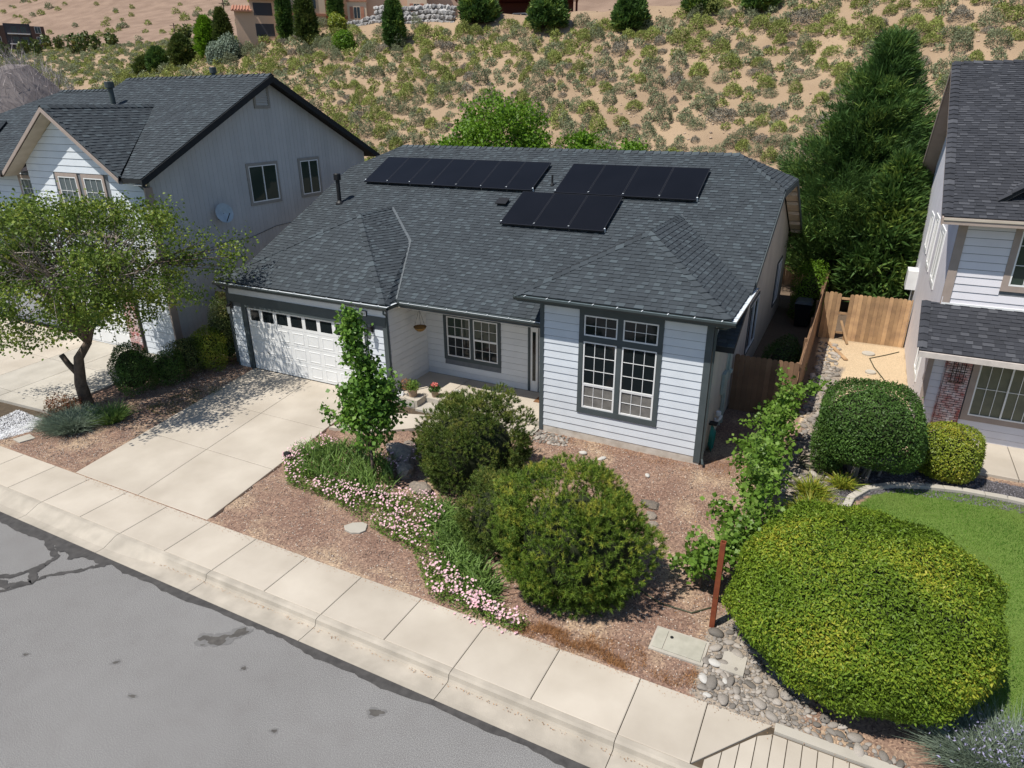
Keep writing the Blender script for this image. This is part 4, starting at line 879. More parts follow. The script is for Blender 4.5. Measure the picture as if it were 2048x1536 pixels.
# ================================================================== FENCES
def picket(parent, F, a, w, h, c, m, dog=.035, b0=0.):
    P = F.p; t = .018; rr = RS.rand(); q = MB(); o = [(a, b0), (a+w, b0), (a+w, h-dog), (a+w*.75, h), (a+w*.25, h), (a, h-dog)]
    q.add([P(x, y, c) for x, y in o]+[P(x, y, c+t) for x, y in o], [tuple(range(6))[::-1], tuple(range(6, 12))]+[(i, (i+1) % 6, 6+(i+1) % 6, 6+i) for i in range(6)], rr); q.build('picket', m, parent)
def fence(name, label, F, Ltot, h, m, w=.14, gap=.006, post=2.4, side=1, skip=(), wob=.02, dog=.035):
    t = thing(name, label, 'fence', F.p(0, 0)); x = 0
    while x < Ltot-.05:
        ww = min(w, Ltot-x)
        if not any(a < x+ww/2 < c for a, c in skip): picket(t, F, x, ww-gap, h+(RS.rand()-.5)*wob, (RS.rand()-.5)*.006, m, dog)
        x += w
    c0 = -.045*side
    for z in (.25, h*.55, h-.25):
        q = MB(); q.ob(F, 0, Ltot, z, z+.085, min(c0, c0+.038), max(c0, c0+.038)); q.build('rail', m, t)
    x = .05
    while x < Ltot+.1: q = MB(); q.ob(F, x-.045, x+.045, 0, h-.05, min(c0, c0-.09*side)-.001, max(c0, c0-.09*side)); q.build('post', m, t); x += post
    return t
fence('gate_fence', 'brown dog-eared picket fence and gate beside the right wall of the white house', Fr((.06, 3.85, .2), (1, 0, 0), (0, 0, 1)), 1.78, 1.78, wood_b, w=.148)
fence('side_fence', 'long weathered side fence running back between the house and the sandy side yard', Fr((1.86, 18.5, .2), (0, -1, 0), (0, 0, 1)), 14.6, 1.76, wood_b, w=.148, side=-1)
fence('side_yard_fence', 'orange weathered picket fence closing off the sandy side yard, one board missing', Fr((1.95, 12.25, .2), (1, 0, 0), (0, 0, 1)), 2.95, 1.85, wood_o, w=.145, skip=[(.62, .80)], wob=.05)
fence('back_fence', 'orange wooden fence glimpsed behind the rear corner of the white house', Fr((-1.5, 20.2, .2), (1, 0, 0), (0, 0, 1)), 3.3, 1.9, wood_o, w=.16)
fence('wooden_side_gate', 'sunlit orange wooden gate fence between the garage and the grey neighbour house', Fr((-18.35, 1.2, .25), (1, 0, 0), (0, 0, 1)), 2.2, 2.15, wood_o, w=.15)

# ================================================================== HILLTOP BUILDINGS
def winbox(parent, F, a0, a1, b0, b1, m=None, shut=None, fr=None):
    q = MB(); q.ob(F, a0-.08, a1+.08, b0-.08, b1+.08, 0, .06); o = q.build('window', fr or cream, parent)
    q = MB(); q.ob(F, a0, (a0+a1)/2-.03, b0, b1, .06, .075); q.ob(F, (a0+a1)/2+.03, a1, b0, b1, .06, .075); q.build('pane', m or glass, o)
    if shut:
        q = MB(); q.ob(F, a0-.5, a0-.1, b0-.05, b1+.05, .0, .07); q.ob(F, a1+.1, a1+.5, b0-.05, b1+.05, .0, .07); q.build('shutter', shut, o)
def block(parent, F, W, D, H, m, name='wall'):
    q = MB(); q.ob(F, 0, W, -1.5, H, -D, 0); return q.build(name, m, parent)
# building A (left, cropped by the frame)
rv = Vector((rt.x, rt.y, 0)).normalized()
A1 = thing('apartment_building', 'peach stucco apartment block with clay tiles at the left end of the hilltop', 'building', (-67, 60, 17))
FA = Fr((-72.9, 52.6, 16.6), (rv.x, rv.y, 0), (0, 0, 1)); FA = Fr((-70.3, 52.8, 16.4), (.72, .69, 0), (0, 0, 1))
block(A1, Fr(FA.p(0, 0, 0), FA.u, FA.v), 1.9, 4, 3.0, peach); block(A1, Fr(FA.p(1.9, 0, 0), FA.u, FA.v), 3.1, 6, 4.4, peach); block(A1, Fr(FA.p(5.0, 0, 1.2), FA.u, FA.v), 5.9, 9, 11, cream); block(A1, Fr(FA.p(10.9, 0, -.6), FA.u, FA.v), 7.0, 9, 11, peach)
for a, w, h, ov in ((-.3, 2.4, 3.0, 0), (1.6, 3.4, 4.4, 0)):
    q = MB(); q.add([FA.p(a, h, .5), FA.p(a+w, h, .5), FA.p(a+w, h+.8, -2.5), FA.p(a, h+.8, -2.5), FA.p(a, h-.15, .5), FA.p(a+w, h-.15, .5)], [(0, 1, 2, 3), (4, 5, 1, 0)]); rr_ = q.build('roof', tile_m, A1)
    for k in range(int(w/.35)): q = MB(); q.tube([FA.p(a+.2+k*.35, h+.03, .5), FA.p(a+.2+k*.35, h+.83, -2.5)], .09, 6); q.build('roof_tile', tile_m, rr_)
for a, b_ in ((2.3, .2), (2.3, 2.5)): q = MB(); q.ob(FA, a, a+2.2, b_, b_+1.4, -.02, .02); q.build('balcony_opening', darkb, A1)
for a in (5.9, 8.9):
    for b_ in (.5, 3.3, 6.1): winbox(A1, Fr(FA.p(0, 0, 1.2), FA.u, FA.v), a, a+.9, b_, b_+1.3)
q = MB(); q.ob(FA, 4.9, 11.0, 2.5, 2.75, 1.15, 1.35); q.ob(FA, 10.8, 18.0, 2.5, 2.75, -.65, -.45); q.build('string_course', tile_m, A1)
for a in (12, 14.2, 16.4):
    for b_ in (.6, 3.4): winbox(A1, Fr(FA.p(0, 0, -.6), FA.u, FA.v), a, a+1.1, b_, b_+1.6)
# building B
A2 = thing('apartment_building', 'peach apartment block with shutters standing above the boulder wall on the hilltop', 'building', (-55, 66, 18))
FBb = Fr((-57.6, 58.8, 17.9), (.84, .54, 0), (0, 0, 1))
block(A2, FBb, 2.3, 8, 9, cream); block(A2, Fr(FBb.p(2.3, 0, -1.0), FBb.u, FBb.v), 5.0, 8, 9, peach); block(A2, Fr(FBb.p(7.3, 0, -.2), FBb.u, FBb.v), 2.4, 8, 9, cream); block(A2, Fr(FBb.p(9.7, 0, -2.2), FBb.u, FBb.v), 6, 8, 9, peach)
q = MB(); q.ob(FBb, -.1, 2.4, 2.3, 2.5, -.05, .15); q.build('string_course', tile_m, A2)
winbox(A2, FBb, .8, 1.5, .5, 1.7, shut=tile_m); winbox(A2, Fr(FBb.p(0, 0, -1), FBb.u, FBb.v), 3.4, 4.2, .3, 1.7); winbox(A2, Fr(FBb.p(0, 0, -.2), FBb.u, FBb.v), 8.1, 8.8, .7, 2.1, shut=tile_m)
for a in (10.4, 12.2, 14): winbox(A2, Fr(FBb.p(0, 0, -2.2), FBb.u, FBb.v), a, a+.8, .3, 1.7)
q = MB(); q.tube([FBb.p(5.8, 0, -.95), FBb.p(5.8, 9, -.95)], .06, 6); q.build('rain_pipe', tile_m, A2)
# carport row
A3 = thing('carport', 'dark red metal carport at the top edge of the hill with parked cars beneath', 'carport', (-35, 72, 18.5))
FC = Fr((-45.0, 63.0, 17.3), (.91, .41, 0), (0, 0, 1))
q = MB(); q.ob(FC, 0, 15, 2.9, 3.25, -5, .2); q.build('canopy', carport, A3)
for a in (.5, 5, 9.5, 14.3): q = MB(); q.ob(FC, a, a+.25, -.6, 2.9, -.2, .05); q.build('post', peach, A3)
q = MB(); q.ob(FC, 0, 15, -.5, 2.9, -5.1, -4.9); q.build('back_panel', carport, A3)
def far_car(F, m, label):
    t = thing('parked_car', label, 'car', F.p(2, 0, 0)); prof = [(0, .35), (0, .8), (.25, .95), (1.0, 1.0), (1.6, 1.45), (3.1, 1.48), (3.8, 1.02), (4.4, .9), (4.5, .4)]
    q = MB(); k = len(prof); q.add([F.p(a, b_, 0) for a, b_ in prof]+[F.p(a, b_, -1.75) for a, b_ in prof], [tuple(range(k)), tuple(range(k, 2*k))[::-1]]+[(i, k+i, k+(i+1) % k, (i+1) % k) for i in range(k)]); q.build('body', m, t)
    q = MB(); q.add([F.p(1.15, 1.02, .01), F.p(3.6, 1.02, .01), F.p(3.0, 1.40, .01), F.p(1.65, 1.40, .01)], [(0, 1, 2, 3)]); q.build('side_window', glass, t)
    for a in (.9, 3.6):
        q = MB(); c = F.p(a, .33, .02); d = F.p(a, .33, -.2); q.tube([c, d], .33, 12); q.build('wheel', black, t)
far_car(Fr(FC.p(11.0, .0, -.8), FC.u, FC.v), redp, 'bright red car parked at the right end of the carport')
far_car(Fr(FC.p(5.5, .0, -1.6), FC.u, FC.v), pm('white_car', (.7, .7, .72), None, .35), 'white car parked deep inside the dark red carport')
A4 = thing('low_building', 'long low peach building along the top right of the hill', 'building', (-8, 78, 20))
FE = Fr((-16, 66.5, 17.4), (.985, .17, 0), (0, 0, 1)); block(A4, FE, 20, 6, 6, peach); winbox(A4, FE, 8, 9.5, 1.2, 2.6); winbox(A4, FE, 14, 15.5, 1.2, 2.6); q = MB(); q.ob(FE, 15.9, 16.2, -1.5, 6, 0, .2); q.build('pilaster', tile_m, A4)
# boulder retaining wall
bw0 = thing('boulder_wall', 'dry stacked grey boulder retaining wall in front of the peach apartments', 'retaining wall', (-48, 57, 18))
def rockmesh(seed, sub=1, fl=.7, jag=.25):
    import bmesh
    bm = bmesh.new(); bmesh.ops.create_icosphere(bm, subdivisions=sub, radius=1); r_ = np.random.RandomState(seed)
    ph = r_.rand(9)*6
    for v in bm.verts:
        p = v.co; k = 1+jag*(math.sin(2.1*p.x+ph[0])*math.sin(2.7*p.y+ph[1])+.6*math.sin(4*p.z+ph[2]+3*p.x)); v.co = Vector((p.x*k*(1+.3*math.sin(ph[3])), p.y*k, p.z*k*fl))
    me = bpy.data.meshes.new('rock'); bm.to_mesh(me); bm.free()
    me.attributes.new('rnd', 'FLOAT', 'POINT').data.foreach_set('value', [.5]*len(me.vertices)); return me
def flagme(me, m, smooth=True):
    me.materials.append(m); me.polygons.foreach_set('use_smooth', [smooth]*len(me.polygons)); return me
bould = [flagme(rockmesh(i, 1, .75, .22), pm('wall_boulder', (.38, .365, .35), (.24, .23, .225), .9, .8, oi=.35) if i == 0 else MATS['wall_boulder'], False) for i in range(5)]
def inst(me, name, parent, p, s, rz, tilt=(0, 0)):
    o = bpy.data.objects.new(name, me); col.objects.link(o)
    if parent is not None: o.parent = parent; p = np.array(p)-WL[parent.name]
    o.location = tuple(p); o.scale = s if hasattr(s, '__len__') else (s, s, s); o.rotation_euler = (tilt[0], tilt[1], rz); WL[o.name] = np.zeros(3); return o
for i in range(46):
    for j in range(4):
        t = i/45; x = -56.3+14.6*t; y = 57.0+.4*math.sin(t*3)
        if j >= 2 and i < 12: continue
        inst(bould[RS.randint(5)], 'boulder', bw0, (x+RS.randn()*.1, y+.25*j+RS.randn()*.1, gz(x, y)-.1+j*.52), (.36+RS.rand()*.18, .4, .36+RS.rand()*.12), RS.rand()*6)
# far left dark apartment block and bench of houses
D1 = thing('apartment_building', 'dark brown modern apartment block with balconies at the far left edge', 'building', (-255, 128, 24))
FD1 = Fr((-259, 121, 24.0), (.47, .88, 0), (0, 0, 1))
dg_ = pm('grey_cladding', (.30, .30, .32), None, .8)
block(D1, FD1, 4.6, 8, 9.0, dg_); block(D1, Fr(FD1.p(4.6, 0, .3), FD1.u, FD1.v), 4.4, 8, 8.6, dbrown); block(D1, Fr(FD1.p(9.0, 0, 0), FD1.u, FD1.v), 7.2, 8, 9.3, darkb); block(D1, Fr(FD1.p(16.2, 0, .5), FD1.u, FD1.v), 3.8, 8, 8.7, dbrown)
for b_ in (.4, 3.4, 6.4):
    winbox(D1, FD1, 1.2, 3.0, b_+.4, b_+1.9, fr=darkb); winbox(D1, Fr(FD1.p(0, 0, .3), FD1.u, FD1.v), 6.4, 7.5, b_+.4, b_+1.9, fr=white_p); winbox(D1, Fr(FD1.p(0, 0, .5), FD1.u, FD1.v), 17.4, 18.9, b_+.3, b_+2.1, fr=white_p)
    winbox(D1, FD1, 10.8, 12.4, b_+.2, b_+2.1, fr=dbrown); winbox(D1, FD1, 13.4, 15, b_+.2, b_+2.1, fr=dbrown)
for b_ in (3.1, 6.1): q = MB(); q.ob(FD1, 9.6, 15.8, b_, b_+.3, 0, 1.3); q.build('balcony', white_p, D1)
for i, (a, w, h) in enumerate(((22, 15, 3.2), (39, 20, 3.0))):
    t = thing('clubhouse', ('dark low gabled house just right of the dark apartment block', 'long dark low roofed house stepping down towards the road')[i], 'house', FD1.p(a, 0)); F = Fr(FD1.p(a, -.5+(-.6)*i, -4), FD1.u, FD1.v)
    block(t, F, w, 7, h-.6, darkb); prism(t, 'roof', [F.p(-.6, h-.6, .6), F.p(w*.45, h+1.7, .6), F.p(w+.6, h-.9, .6), F.p(w+.6, h-1.2, .6), F.p(-.6, h-.9, .6)], tuple(-F.n*8), dbrown)
    for k in range(4): winbox(t, F, 1.5+k*w/5, 2.8+k*w/5, .5, 1.9, fr=dg_)
# far road
q = MB(); rp = []
for t in np.linspace(0, 1, 14): x = -178+t*46; y = 131-26*t+8*math.sin(t*3.1); rp.append((x, y))
for (a, c) in zip(rp[:-1], rp[1:]):
    d = np.array(c)-a; nn = np.array([-d[1], d[0]]); nn = nn/np.linalg.norm(nn)*3.2; A, B = np.array(a), np.array(c)
    q.add([(*(A-nn), gz(*A)+.5), (*(B-nn), gz(*B)+.5), (*(B+nn), gz(*B)+.5), (*(A+nn), gz(*A)+.5)], [(0, 1, 2, 3)])
q.build('far_road', conc2, kind='structure')
pk = 0
for lab, px_, py_, h in (('tall wooden utility pole beside the far road', -167, 140, 11), ('short utility pole among trees left of the tall pole', -176, 138, 6.5), ('slim pole on the red hillside behind the dark houses', -196, 146, 7)):
    t = thing('utility_pole', lab, 'pole', (px_, py_, gz(px_, py_))); q = MB(); q.tube([(px_, py_, gz(px_, py_)-.5), (px_, py_, gz(px_, py_)+h)], .16, 6); q.build('pole', bark, t); q = MB(); z = gz(px_, py_)+h*.9; q.tube([(px_-.6, py_-1, z), (px_+.6, py_+1, z)], .09, 5); q.build('cross_arm', bark, t)

# ================================================================== VEGETATION
def unit(v): return v/(np.linalg.norm(v, axis=-1, keepdims=True)+1e-9)
def rdirs(rs, n): return unit(rs.randn(n, 3))
def leaves(rs, P, Nrm, size, asp=.5, tilt=.6, drop=0., fold=.12):
    """one bent diamond leaf (4 verts quad) per point"""
    n = len(P); nn = unit(Nrm+tilt*rs.randn(n, 3)); a = unit(np.cross(nn, rs.randn(n, 3))); a[:, 2] -= drop; a = unit(a); b_ = unit(np.cross(nn, a))
    s = (size*(.65+.7*rs.rand(n)))[:, None]
    V = np.stack([P, P+a*s*.5+b_*s*asp*.5+nn*s*fold, P+a*s, P+a*s*.5-b_*s*asp*.5+nn*s*fold], 1).reshape(-1, 3)
    return V
def quadidx(n): return np.arange(n*4).reshape(n, 4)
def lumps(rs, D, n=14, amp=.14, width=.35):
    C_ = rdirs(rs, n); A = amp*(.5+rs.rand(n)); d = D @ C_.T; return 1+(A*np.exp((d-1)/(width**2))).sum(1)-amp*.5
def shell_pts(rs, c, rad, n, lump=.14, nl=14, zmin=-.75, power=1., depth=.22, sq=2.0, width=.35):
    D = rdirs(rs, int(n*1.6)); D = D[D[:, 2] > zmin][:n]
    k = 1/((np.abs(D)**sq).sum(1)**(1/sq)) if sq != 2 else np.ones(len(D))
    r = k*lumps(rs, D, nl, lump, width)*(1-depth*rs.rand(len(D))**1.6)
    return np.array(c)+D*r[:, None]*np.array(rad), D
def hash3(P, f): return .5+.25*(np.sin(P[:, 0]*f*1.3+1.7*np.sin(P[:, 1]*f))+np.sin(P[:, 1]*f*1.1+P[:, 2]*f*1.7))
def leafmass(name, rs, P, D, size, m, parent, asp=.5, tilt=.6, drop=0., cl=5, kind='stuff'):
    V = leaves(rs, P, D, size, asp, tilt, drop); n = len(P); rr = np.clip(.55*rs.rand(n)+.45*hash3(P, cl), 0, 1)
    return fast(name, V, quadidx(n), m, parent, np.repeat(rr, 4), kind)
def core(parent, c, rad, name='shade_core', m=None):  # solid hull; its dark colour paints the shaded inside of a crown
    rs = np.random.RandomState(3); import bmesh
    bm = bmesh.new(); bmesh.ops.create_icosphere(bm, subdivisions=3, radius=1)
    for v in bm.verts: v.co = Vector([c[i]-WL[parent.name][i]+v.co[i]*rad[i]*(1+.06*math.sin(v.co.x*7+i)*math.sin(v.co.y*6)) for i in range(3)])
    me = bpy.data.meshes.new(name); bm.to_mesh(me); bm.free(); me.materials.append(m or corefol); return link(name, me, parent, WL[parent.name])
def needles(rs, P, D, n_per, L, w, spread=.7):
    """tufts of thin triangles"""
    n = len(P); Pn = np.repeat(P, n_per, 0); Dn = np.repeat(D, n_per, 0)
    d = unit(Dn+spread*rs.randn(len(Pn), 3)); s = unit(np.cross(d, rs.randn(len(Pn), 3)))*w; l = (L*(.7+.6*rs.rand(len(Pn))))[:, None]
    base = Pn+Dn*(rs.rand(len(Pn), 1)*L*.9)
    V = np.stack([base-s, base+s, base+d*l], 1).reshape(-1, 3); return V, np.arange(len(Pn)*3).reshape(-1, 3)
def treebase(name, label, cat, loc, group=None): return thing(name, label, cat, loc, group)

# --- mugo pines
def mugo(label, c, rad, m, seed, n=2600, nper=16, L=.085, lump=.2, name='mugo_pine'):
    rs = np.random.RandomState(seed); t = treebase(name, label, 'pine shrub', (c[0], c[1], gz(c[0], c[1])))
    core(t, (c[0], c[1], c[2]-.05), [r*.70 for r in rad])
    q = MB()
    for k in range(7):
        a = k*.9+rs.rand(); q.tube([(c[0]+.1*math.cos(a), c[1]+.1*math.sin(a), gz(c[0], c[1])-.05), (c[0]+.35*rad[0]*math.cos(a), c[1]+.35*rad[1]*math.sin(a), c[2]-.4*rad[2]), (c[0]+.6*rad[0]*math.cos(a), c[1]+.6*rad[1]*math.sin(a), c[2]+.1)], [.05, .035, .02], 6)
    q.build('branches', bark, t)
    nc = 150; C0, CD = shell_pts(rs, c, [r*.86 for r in rad], nc, .16, 16, -.85, depth=.16, width=.3); per = n//len(C0)
    D = rdirs(rs, len(C0)*per*2).reshape(-1, 3); CC = np.repeat(C0, per*2, 0); CDr = np.repeat(CD, per*2, 0); ok = (D*CDr).sum(1) > -.25; D, CC, CDr = D[ok], CC[ok], CDr[ok]
    R_c = np.repeat(.22+.15*rs.rand(len(C0)), per*2)[ok][:, None]*min(1, rad[0]/1.2); P = CC+D*R_c*(1-.25*rs.rand(len(D), 1))*np.array([1, 1, 1.15]); D = unit(D+.5*CDr)
    Du = unit(D*np.array([.8, .8, .6])+np.array([0, 0, .45])+.2*rs.randn(len(D), 3))
    V, F_ = needles(rs, P, Du, nper, L, .0058, .85)
    rr = np.repeat(np.clip(.4*rs.rand(len(P))+.45*hash3(P, 6)+.2*D[:, 2], 0, 1), nper); rr = np.clip(rr+.25*(rs.rand(len(rr))-.5), 0, 1)
    fast('needles', V, F_, m, t, np.repeat(rr, 3), 'stuff')
    # candles (upright new shoots)
    k = rs.choice(len(P), n//4, replace=False); k = k[D[k, 2] > -.2]
    V, F_ = needles(rs, P[k]+Du[k]*L*.8, unit(Du[k]+np.array([0, 0, .6])), 9, L*.8, .0045, .25)
    fast('new_shoots', V, F_, m, t, np.full(len(V), .95), 'stuff')
mugo('large round mugo pine nearest the pavement with yellow-green shoots', (-1.15, -5.55, 1.12), (1.45, 1.25, 1.32), pine_m, 5, 4300, 28, .072, .22)
mugo('darker mugo pine bush standing right in front of the porch window', (-4.9, -3.1, 1.12), (1.50, 1.25, 1.22), pine2_m, 6, 5000, 24, .062, .15)
mugo('small low mugo pine squeezed between the two large pine bushes', (-3.2, -5.0, .75), (.70, .8, .85), pine2_m, 8, 1500, 24, .062, .18)

# --- big rounded hedge
def shrub(name, label, cat, c, rad, n, size, m, seed, sq=2.4, lump=.06, zmin=-.8, asp=.45, tilt=.55, depth=.12, corek=.88, nl=30, stems=None, cl=5, group=None, drop=0., stray=0, width=.3):
    rs = np.random.RandomState(seed); g0 = gz(c[0], c[1]); t = treebase(name, label, cat, (c[0], c[1], g0), group)
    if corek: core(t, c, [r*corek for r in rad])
    if stems:
        q = MB()
        for k in range(stems):
            a = rs.rand()*6.28; r0_, r1_ = .15+.35*rs.rand(), .3+.4*rs.rand()
            q.tube([(c[0]+r0_*rad[0]*math.cos(a)*.9, c[1]+r0_*rad[1]*math.sin(a)*.9, g0-.05), (c[0]+(r0_+r1_)/2*rad[0]*math.cos(a+.2), c[1]+(r0_+r1_)/2*rad[1]*math.sin(a+.2), (g0+c[2])/2), (c[0]+r1_*rad[0]*math.cos(a+.1), c[1]+r1_*rad[1]*math.sin(a+.1), c[2])], [.035, .028, .02], 6)
        q.build('stems', twig if stems > 8 else bark, t)
    P, D = shell_pts(rs, c, rad, n, lump, nl, zmin, depth=depth, sq=sq, width=width)
    leafmass('leaves', rs, P, unit(D+np.array([0, 0, .35])), size, m, t, asp, tilt, drop, cl)
    if stray:
        P2 = P[:stray]+D[:stray]*(.03+.10*rs.rand(stray, 1)); leafmass('stray_shoots', rs, P2, D[:stray], size, m, t, asp, .8, 0, cl)
    return t
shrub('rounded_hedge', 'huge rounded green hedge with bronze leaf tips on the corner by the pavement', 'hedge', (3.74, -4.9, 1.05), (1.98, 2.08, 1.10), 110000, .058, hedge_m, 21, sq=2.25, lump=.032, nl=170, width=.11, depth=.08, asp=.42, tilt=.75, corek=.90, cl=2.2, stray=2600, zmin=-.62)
shrub('clipped_shrub', 'tall clipped dark green shrub with bare stems below, beside the lava rock bed', 'shrub', (3.70, 1.35, 1.60), (1.08, 1.02, .92), 24000, .062, box_m, 22, sq=3.2, lump=.05, depth=.10, corek=.86, stems=16, cl=3, stray=300)
shrub('clipped_shrub', 'left low lobe of the clipped dark shrub reaching down to the stones', 'shrub', (2.95, 1.25, 1.0), (.40, .65, .78), 7000, .06, box_m, 23, sq=2.6, depth=.12, corek=.82)
shrub('round_shrub', 'small yellow-green ball shrub on the corner of the neighbour porch', 'shrub', (5.52, 2.05, .92), (.70, .66, .66), 13000, .055, lime_m, 24, sq=2.8, lump=.05, depth=.1, corek=.86, cl=3, zmin=-.95)
shrub('boxwood', 'dark bushy evergreen nearest the twisted tree trunk, left of the driveway', 'shrub', (-17.35, -3.2, 1.0), (.62, .62, .78), 8000, .055, box_m, 31, lump=.12, depth=.2, corek=.8)
shrub('boxwood', 'low dark shrub second from the tree in the row along the driveway bed', 'shrub', (-17.05, -2.25, .75), (.52, .55, .50), 5000, .055, box_m, 32, lump=.14, depth=.25, corek=.78)
shrub('boxwood', 'reddish tipped shrub in the middle of the row by the neighbour concrete', 'shrub', (-17.1, -1.4, .9), (.52, .55, .62), 5500, .055, olive_m, 33, lump=.16, depth=.28, corek=.76)
shrub('golden_shrub', 'golden yellow shrub in front of the wooden gate fence', 'shrub', (-16.85, -.75, 1.0), (.60, .5, .58), 7000, .06, lime_m, 34, lump=.16, depth=.25, corek=.78)
shrub('tall_shrub', 'tall green shrub against the left corner of the garage', 'shrub', (-16.75, .05, 1.3), (.52, .5, 1.15), 9000, .06, olive_m, 35, lump=.18, depth=.28, corek=.76, cl=4)
shrub('side_yard_shrub', 'dark leafy ground bush in the shaded side yard behind the brown fence', 'shrub', (1.15, 7.5, .7), (.6, 1.6, .6), 6000, .06, box_m, 36, lump=.2, depth=.3, corek=.7)
shrub('side_yard_bush', 'bright green bush beside the dark bin at the back of the side yard', 'shrub', (1.2, 15.0, 1.2), (.65, .9, 1.1), 5000, .08, bright_m, 37, lump=.2, depth=.3, corek=.7)

# --- big leyland cypress
def cypress(label, base, top, rmax, n, m, seed, name='leyland_cypress', cat='tree', low=.06, L=.42, w=.035, ex=.85, trunkr=.22, lum=.32, lean=(0, 0), group=None):
    rs = np.random.RandomState(seed); t = treebase(name, label, cat, base, group); H = top-base[2]
    u = rs.rand(n)**.75; z = low+(1-low)*u; ang = rs.rand(n)*6.283
    prof = np.clip(np.sin(np.clip((1-z)*1.35, 0, 1)*math.pi/2)**ex, .03, 1)*np.clip(.72+z*1.4, 0, 1)
    lp = 1+lum*(np.sin(ang*3+z*11+seed)*.35+np.sin(ang*5-z*17)*.3+np.sin(ang*2+z*31)*.25)
    r = rmax*prof*lp*(1-.38*rs.rand(n)**1.8)
    P = np.stack([base[0]+r*np.cos(ang)+lean[0]*z*H, base[1]+r*np.sin(ang)+lean[1]*z*H, base[2]+z*H], 1)
    D = unit(np.stack([np.cos(ang), np.sin(ang), np.full(n, .55)+.3*z], 1)+.22*rs.randn(n, 3)+np.array([.25, .0, .1]))
    # feathery sprays: each a fan of narrow quads
    k = 5; Pn = np.repeat(P, k, 0); Dn = unit(np.repeat(D, k, 0)+.42*rs.randn(n*k, 3)); s = unit(np.cross(Dn, rs.randn(n*k, 3))); l = (L*(.5+.8*rs.rand(n*k)))[:, None]
    Pn = Pn+Dn*0+.10*rs.randn(n*k, 3)*L
    V = np.stack([Pn, Pn+Dn*l*.45+s*w*l/L, Pn+Dn*l, Pn+Dn*l*.45-s*w*l/L], 1).reshape(-1, 3)
    rr = np.clip(np.repeat(.35*rs.rand(n)+.45*hash3(P, 1.6), k)+.25*rs.rand(n*k), 0, 1)
    fast('crown', V, quadidx(n*k), m, t, np.repeat(rr, 4))
    q = MB(); q.tube([(base[0], base[1], base[2]-.2), (base[0]+lean[0]*H*.4, base[1]+lean[1]*H*.4, base[2]+H*.4), (base[0]+lean[0]*H*.9, base[1]+lean[1]*H*.9, base[2]+H*.93)], [trunkr, trunkr*.6, .04], 10); q.build('trunk', bark, t, smooth=True)
    import bmesh
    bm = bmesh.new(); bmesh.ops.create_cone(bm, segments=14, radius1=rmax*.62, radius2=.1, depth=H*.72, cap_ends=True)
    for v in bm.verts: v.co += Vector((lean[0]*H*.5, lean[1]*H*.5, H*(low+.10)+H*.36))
    me = bpy.data.meshes.new('shade_core'); bm.to_mesh(me); bm.free(); me.materials.append(corefol); link('shade_core', me, t, WL[t.name])  # solid dark cone, inner shade of the crown put into its colour
    return t
def boughtree(label, base, top, rmax, nb, m, seed, lean):
    rs = np.random.RandomState(seed); t = treebase('leyland_cypress', label, 'tree', base); H = top-base[2]; PP = []; DD = []; TT = []; q = MB()
    q.tube([(base[0], base[1], base[2]-.2), (base[0]+lean[0]*H*.5, base[1]+lean[1]*H*.5, base[2]+H*.5), (base[0]+lean[0]*H*.95, base[1]+lean[1]*H*.95, base[2]+H*.95)], [.28, .17, .04], 10)
    for k in range(nb):
        z = .09+.90*((k+rs.rand())/nb)**.92; a = rs.rand()*6.283; pr = min(1, (1-z)*1.32)**.92*min(1, .8+z*1.2)
        L_ = rmax*max(.10, pr)*(.48+.80*rs.rand()**1.2); el = .10+.55*z+.25*rs.rand(); d = np.array([math.cos(a), math.sin(a), el]); d /= np.linalg.norm(d)
        s0 = np.array([base[0]+lean[0]*z*H, base[1]+lean[1]*z*H, base[2]+z*H-L_*.35*el]); npt = int(46+70*L_/rmax); u = .28+.72*rs.rand(npt)**.75; wdt = .16+.30*L_/rmax*np.sin(np.clip(u, 0, 1)*math.pi*.86)
        P = s0+d*L_*u[:, None]+rs.randn(npt, 3)*wdt[:, None]*np.array([1, 1, .42])+np.array([0, 0, 1])*(.22*u**2)[:, None]*L_*.5
        PP.append(P); DD.append(unit(d+.35*(P-(s0+d*L_*u[:, None]))+np.array([.12, 0, .22]))); TT.append(np.full(npt, rs.rand()))
        if k % 2 == 0: q.tube([tuple(s0), tuple(s0+d*L_*.8)], [.04, .01], 4, caps=False)
    q.build('trunk', bark, t, smooth=True); P = np.concatenate(PP); D = np.concatenate(DD); T = np.concatenate(TT); n = len(P); k = 9; L = .34
    Pn = np.repeat(P, k, 0)+.09*rs.randn(n*k, 3); Dn = unit(np.repeat(D, k, 0)+.38*rs.randn(n*k, 3)); s_ = unit(np.cross(Dn, rs.randn(n*k, 3))); l = (L*(.45+.8*rs.rand(n*k)))[:, None]
    V = np.stack([Pn, Pn+Dn*l*.45+s_*.06*l, Pn+Dn*l, Pn+Dn*l*.45-s_*.06*l], 1).reshape(-1, 3); rr = np.clip(np.repeat(.35*T+.2*rs.rand(n)+.2*hash3(P, 2), k)+.3*rs.rand(n*k)-.05, 0, 1)
    fast('crown', V, quadidx(n*k), m, t, np.repeat(rr, 4)); import bmesh
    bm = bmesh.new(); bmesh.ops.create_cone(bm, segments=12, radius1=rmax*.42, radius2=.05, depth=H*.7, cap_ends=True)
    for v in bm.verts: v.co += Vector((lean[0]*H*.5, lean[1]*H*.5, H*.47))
    me = bpy.data.meshes.new('shade_core'); bm.to_mesh(me); bm.free(); me.materials.append(corefol); link('shade_core', me, t, WL[t.name])  # slender dark cone standing for shade between the boughs
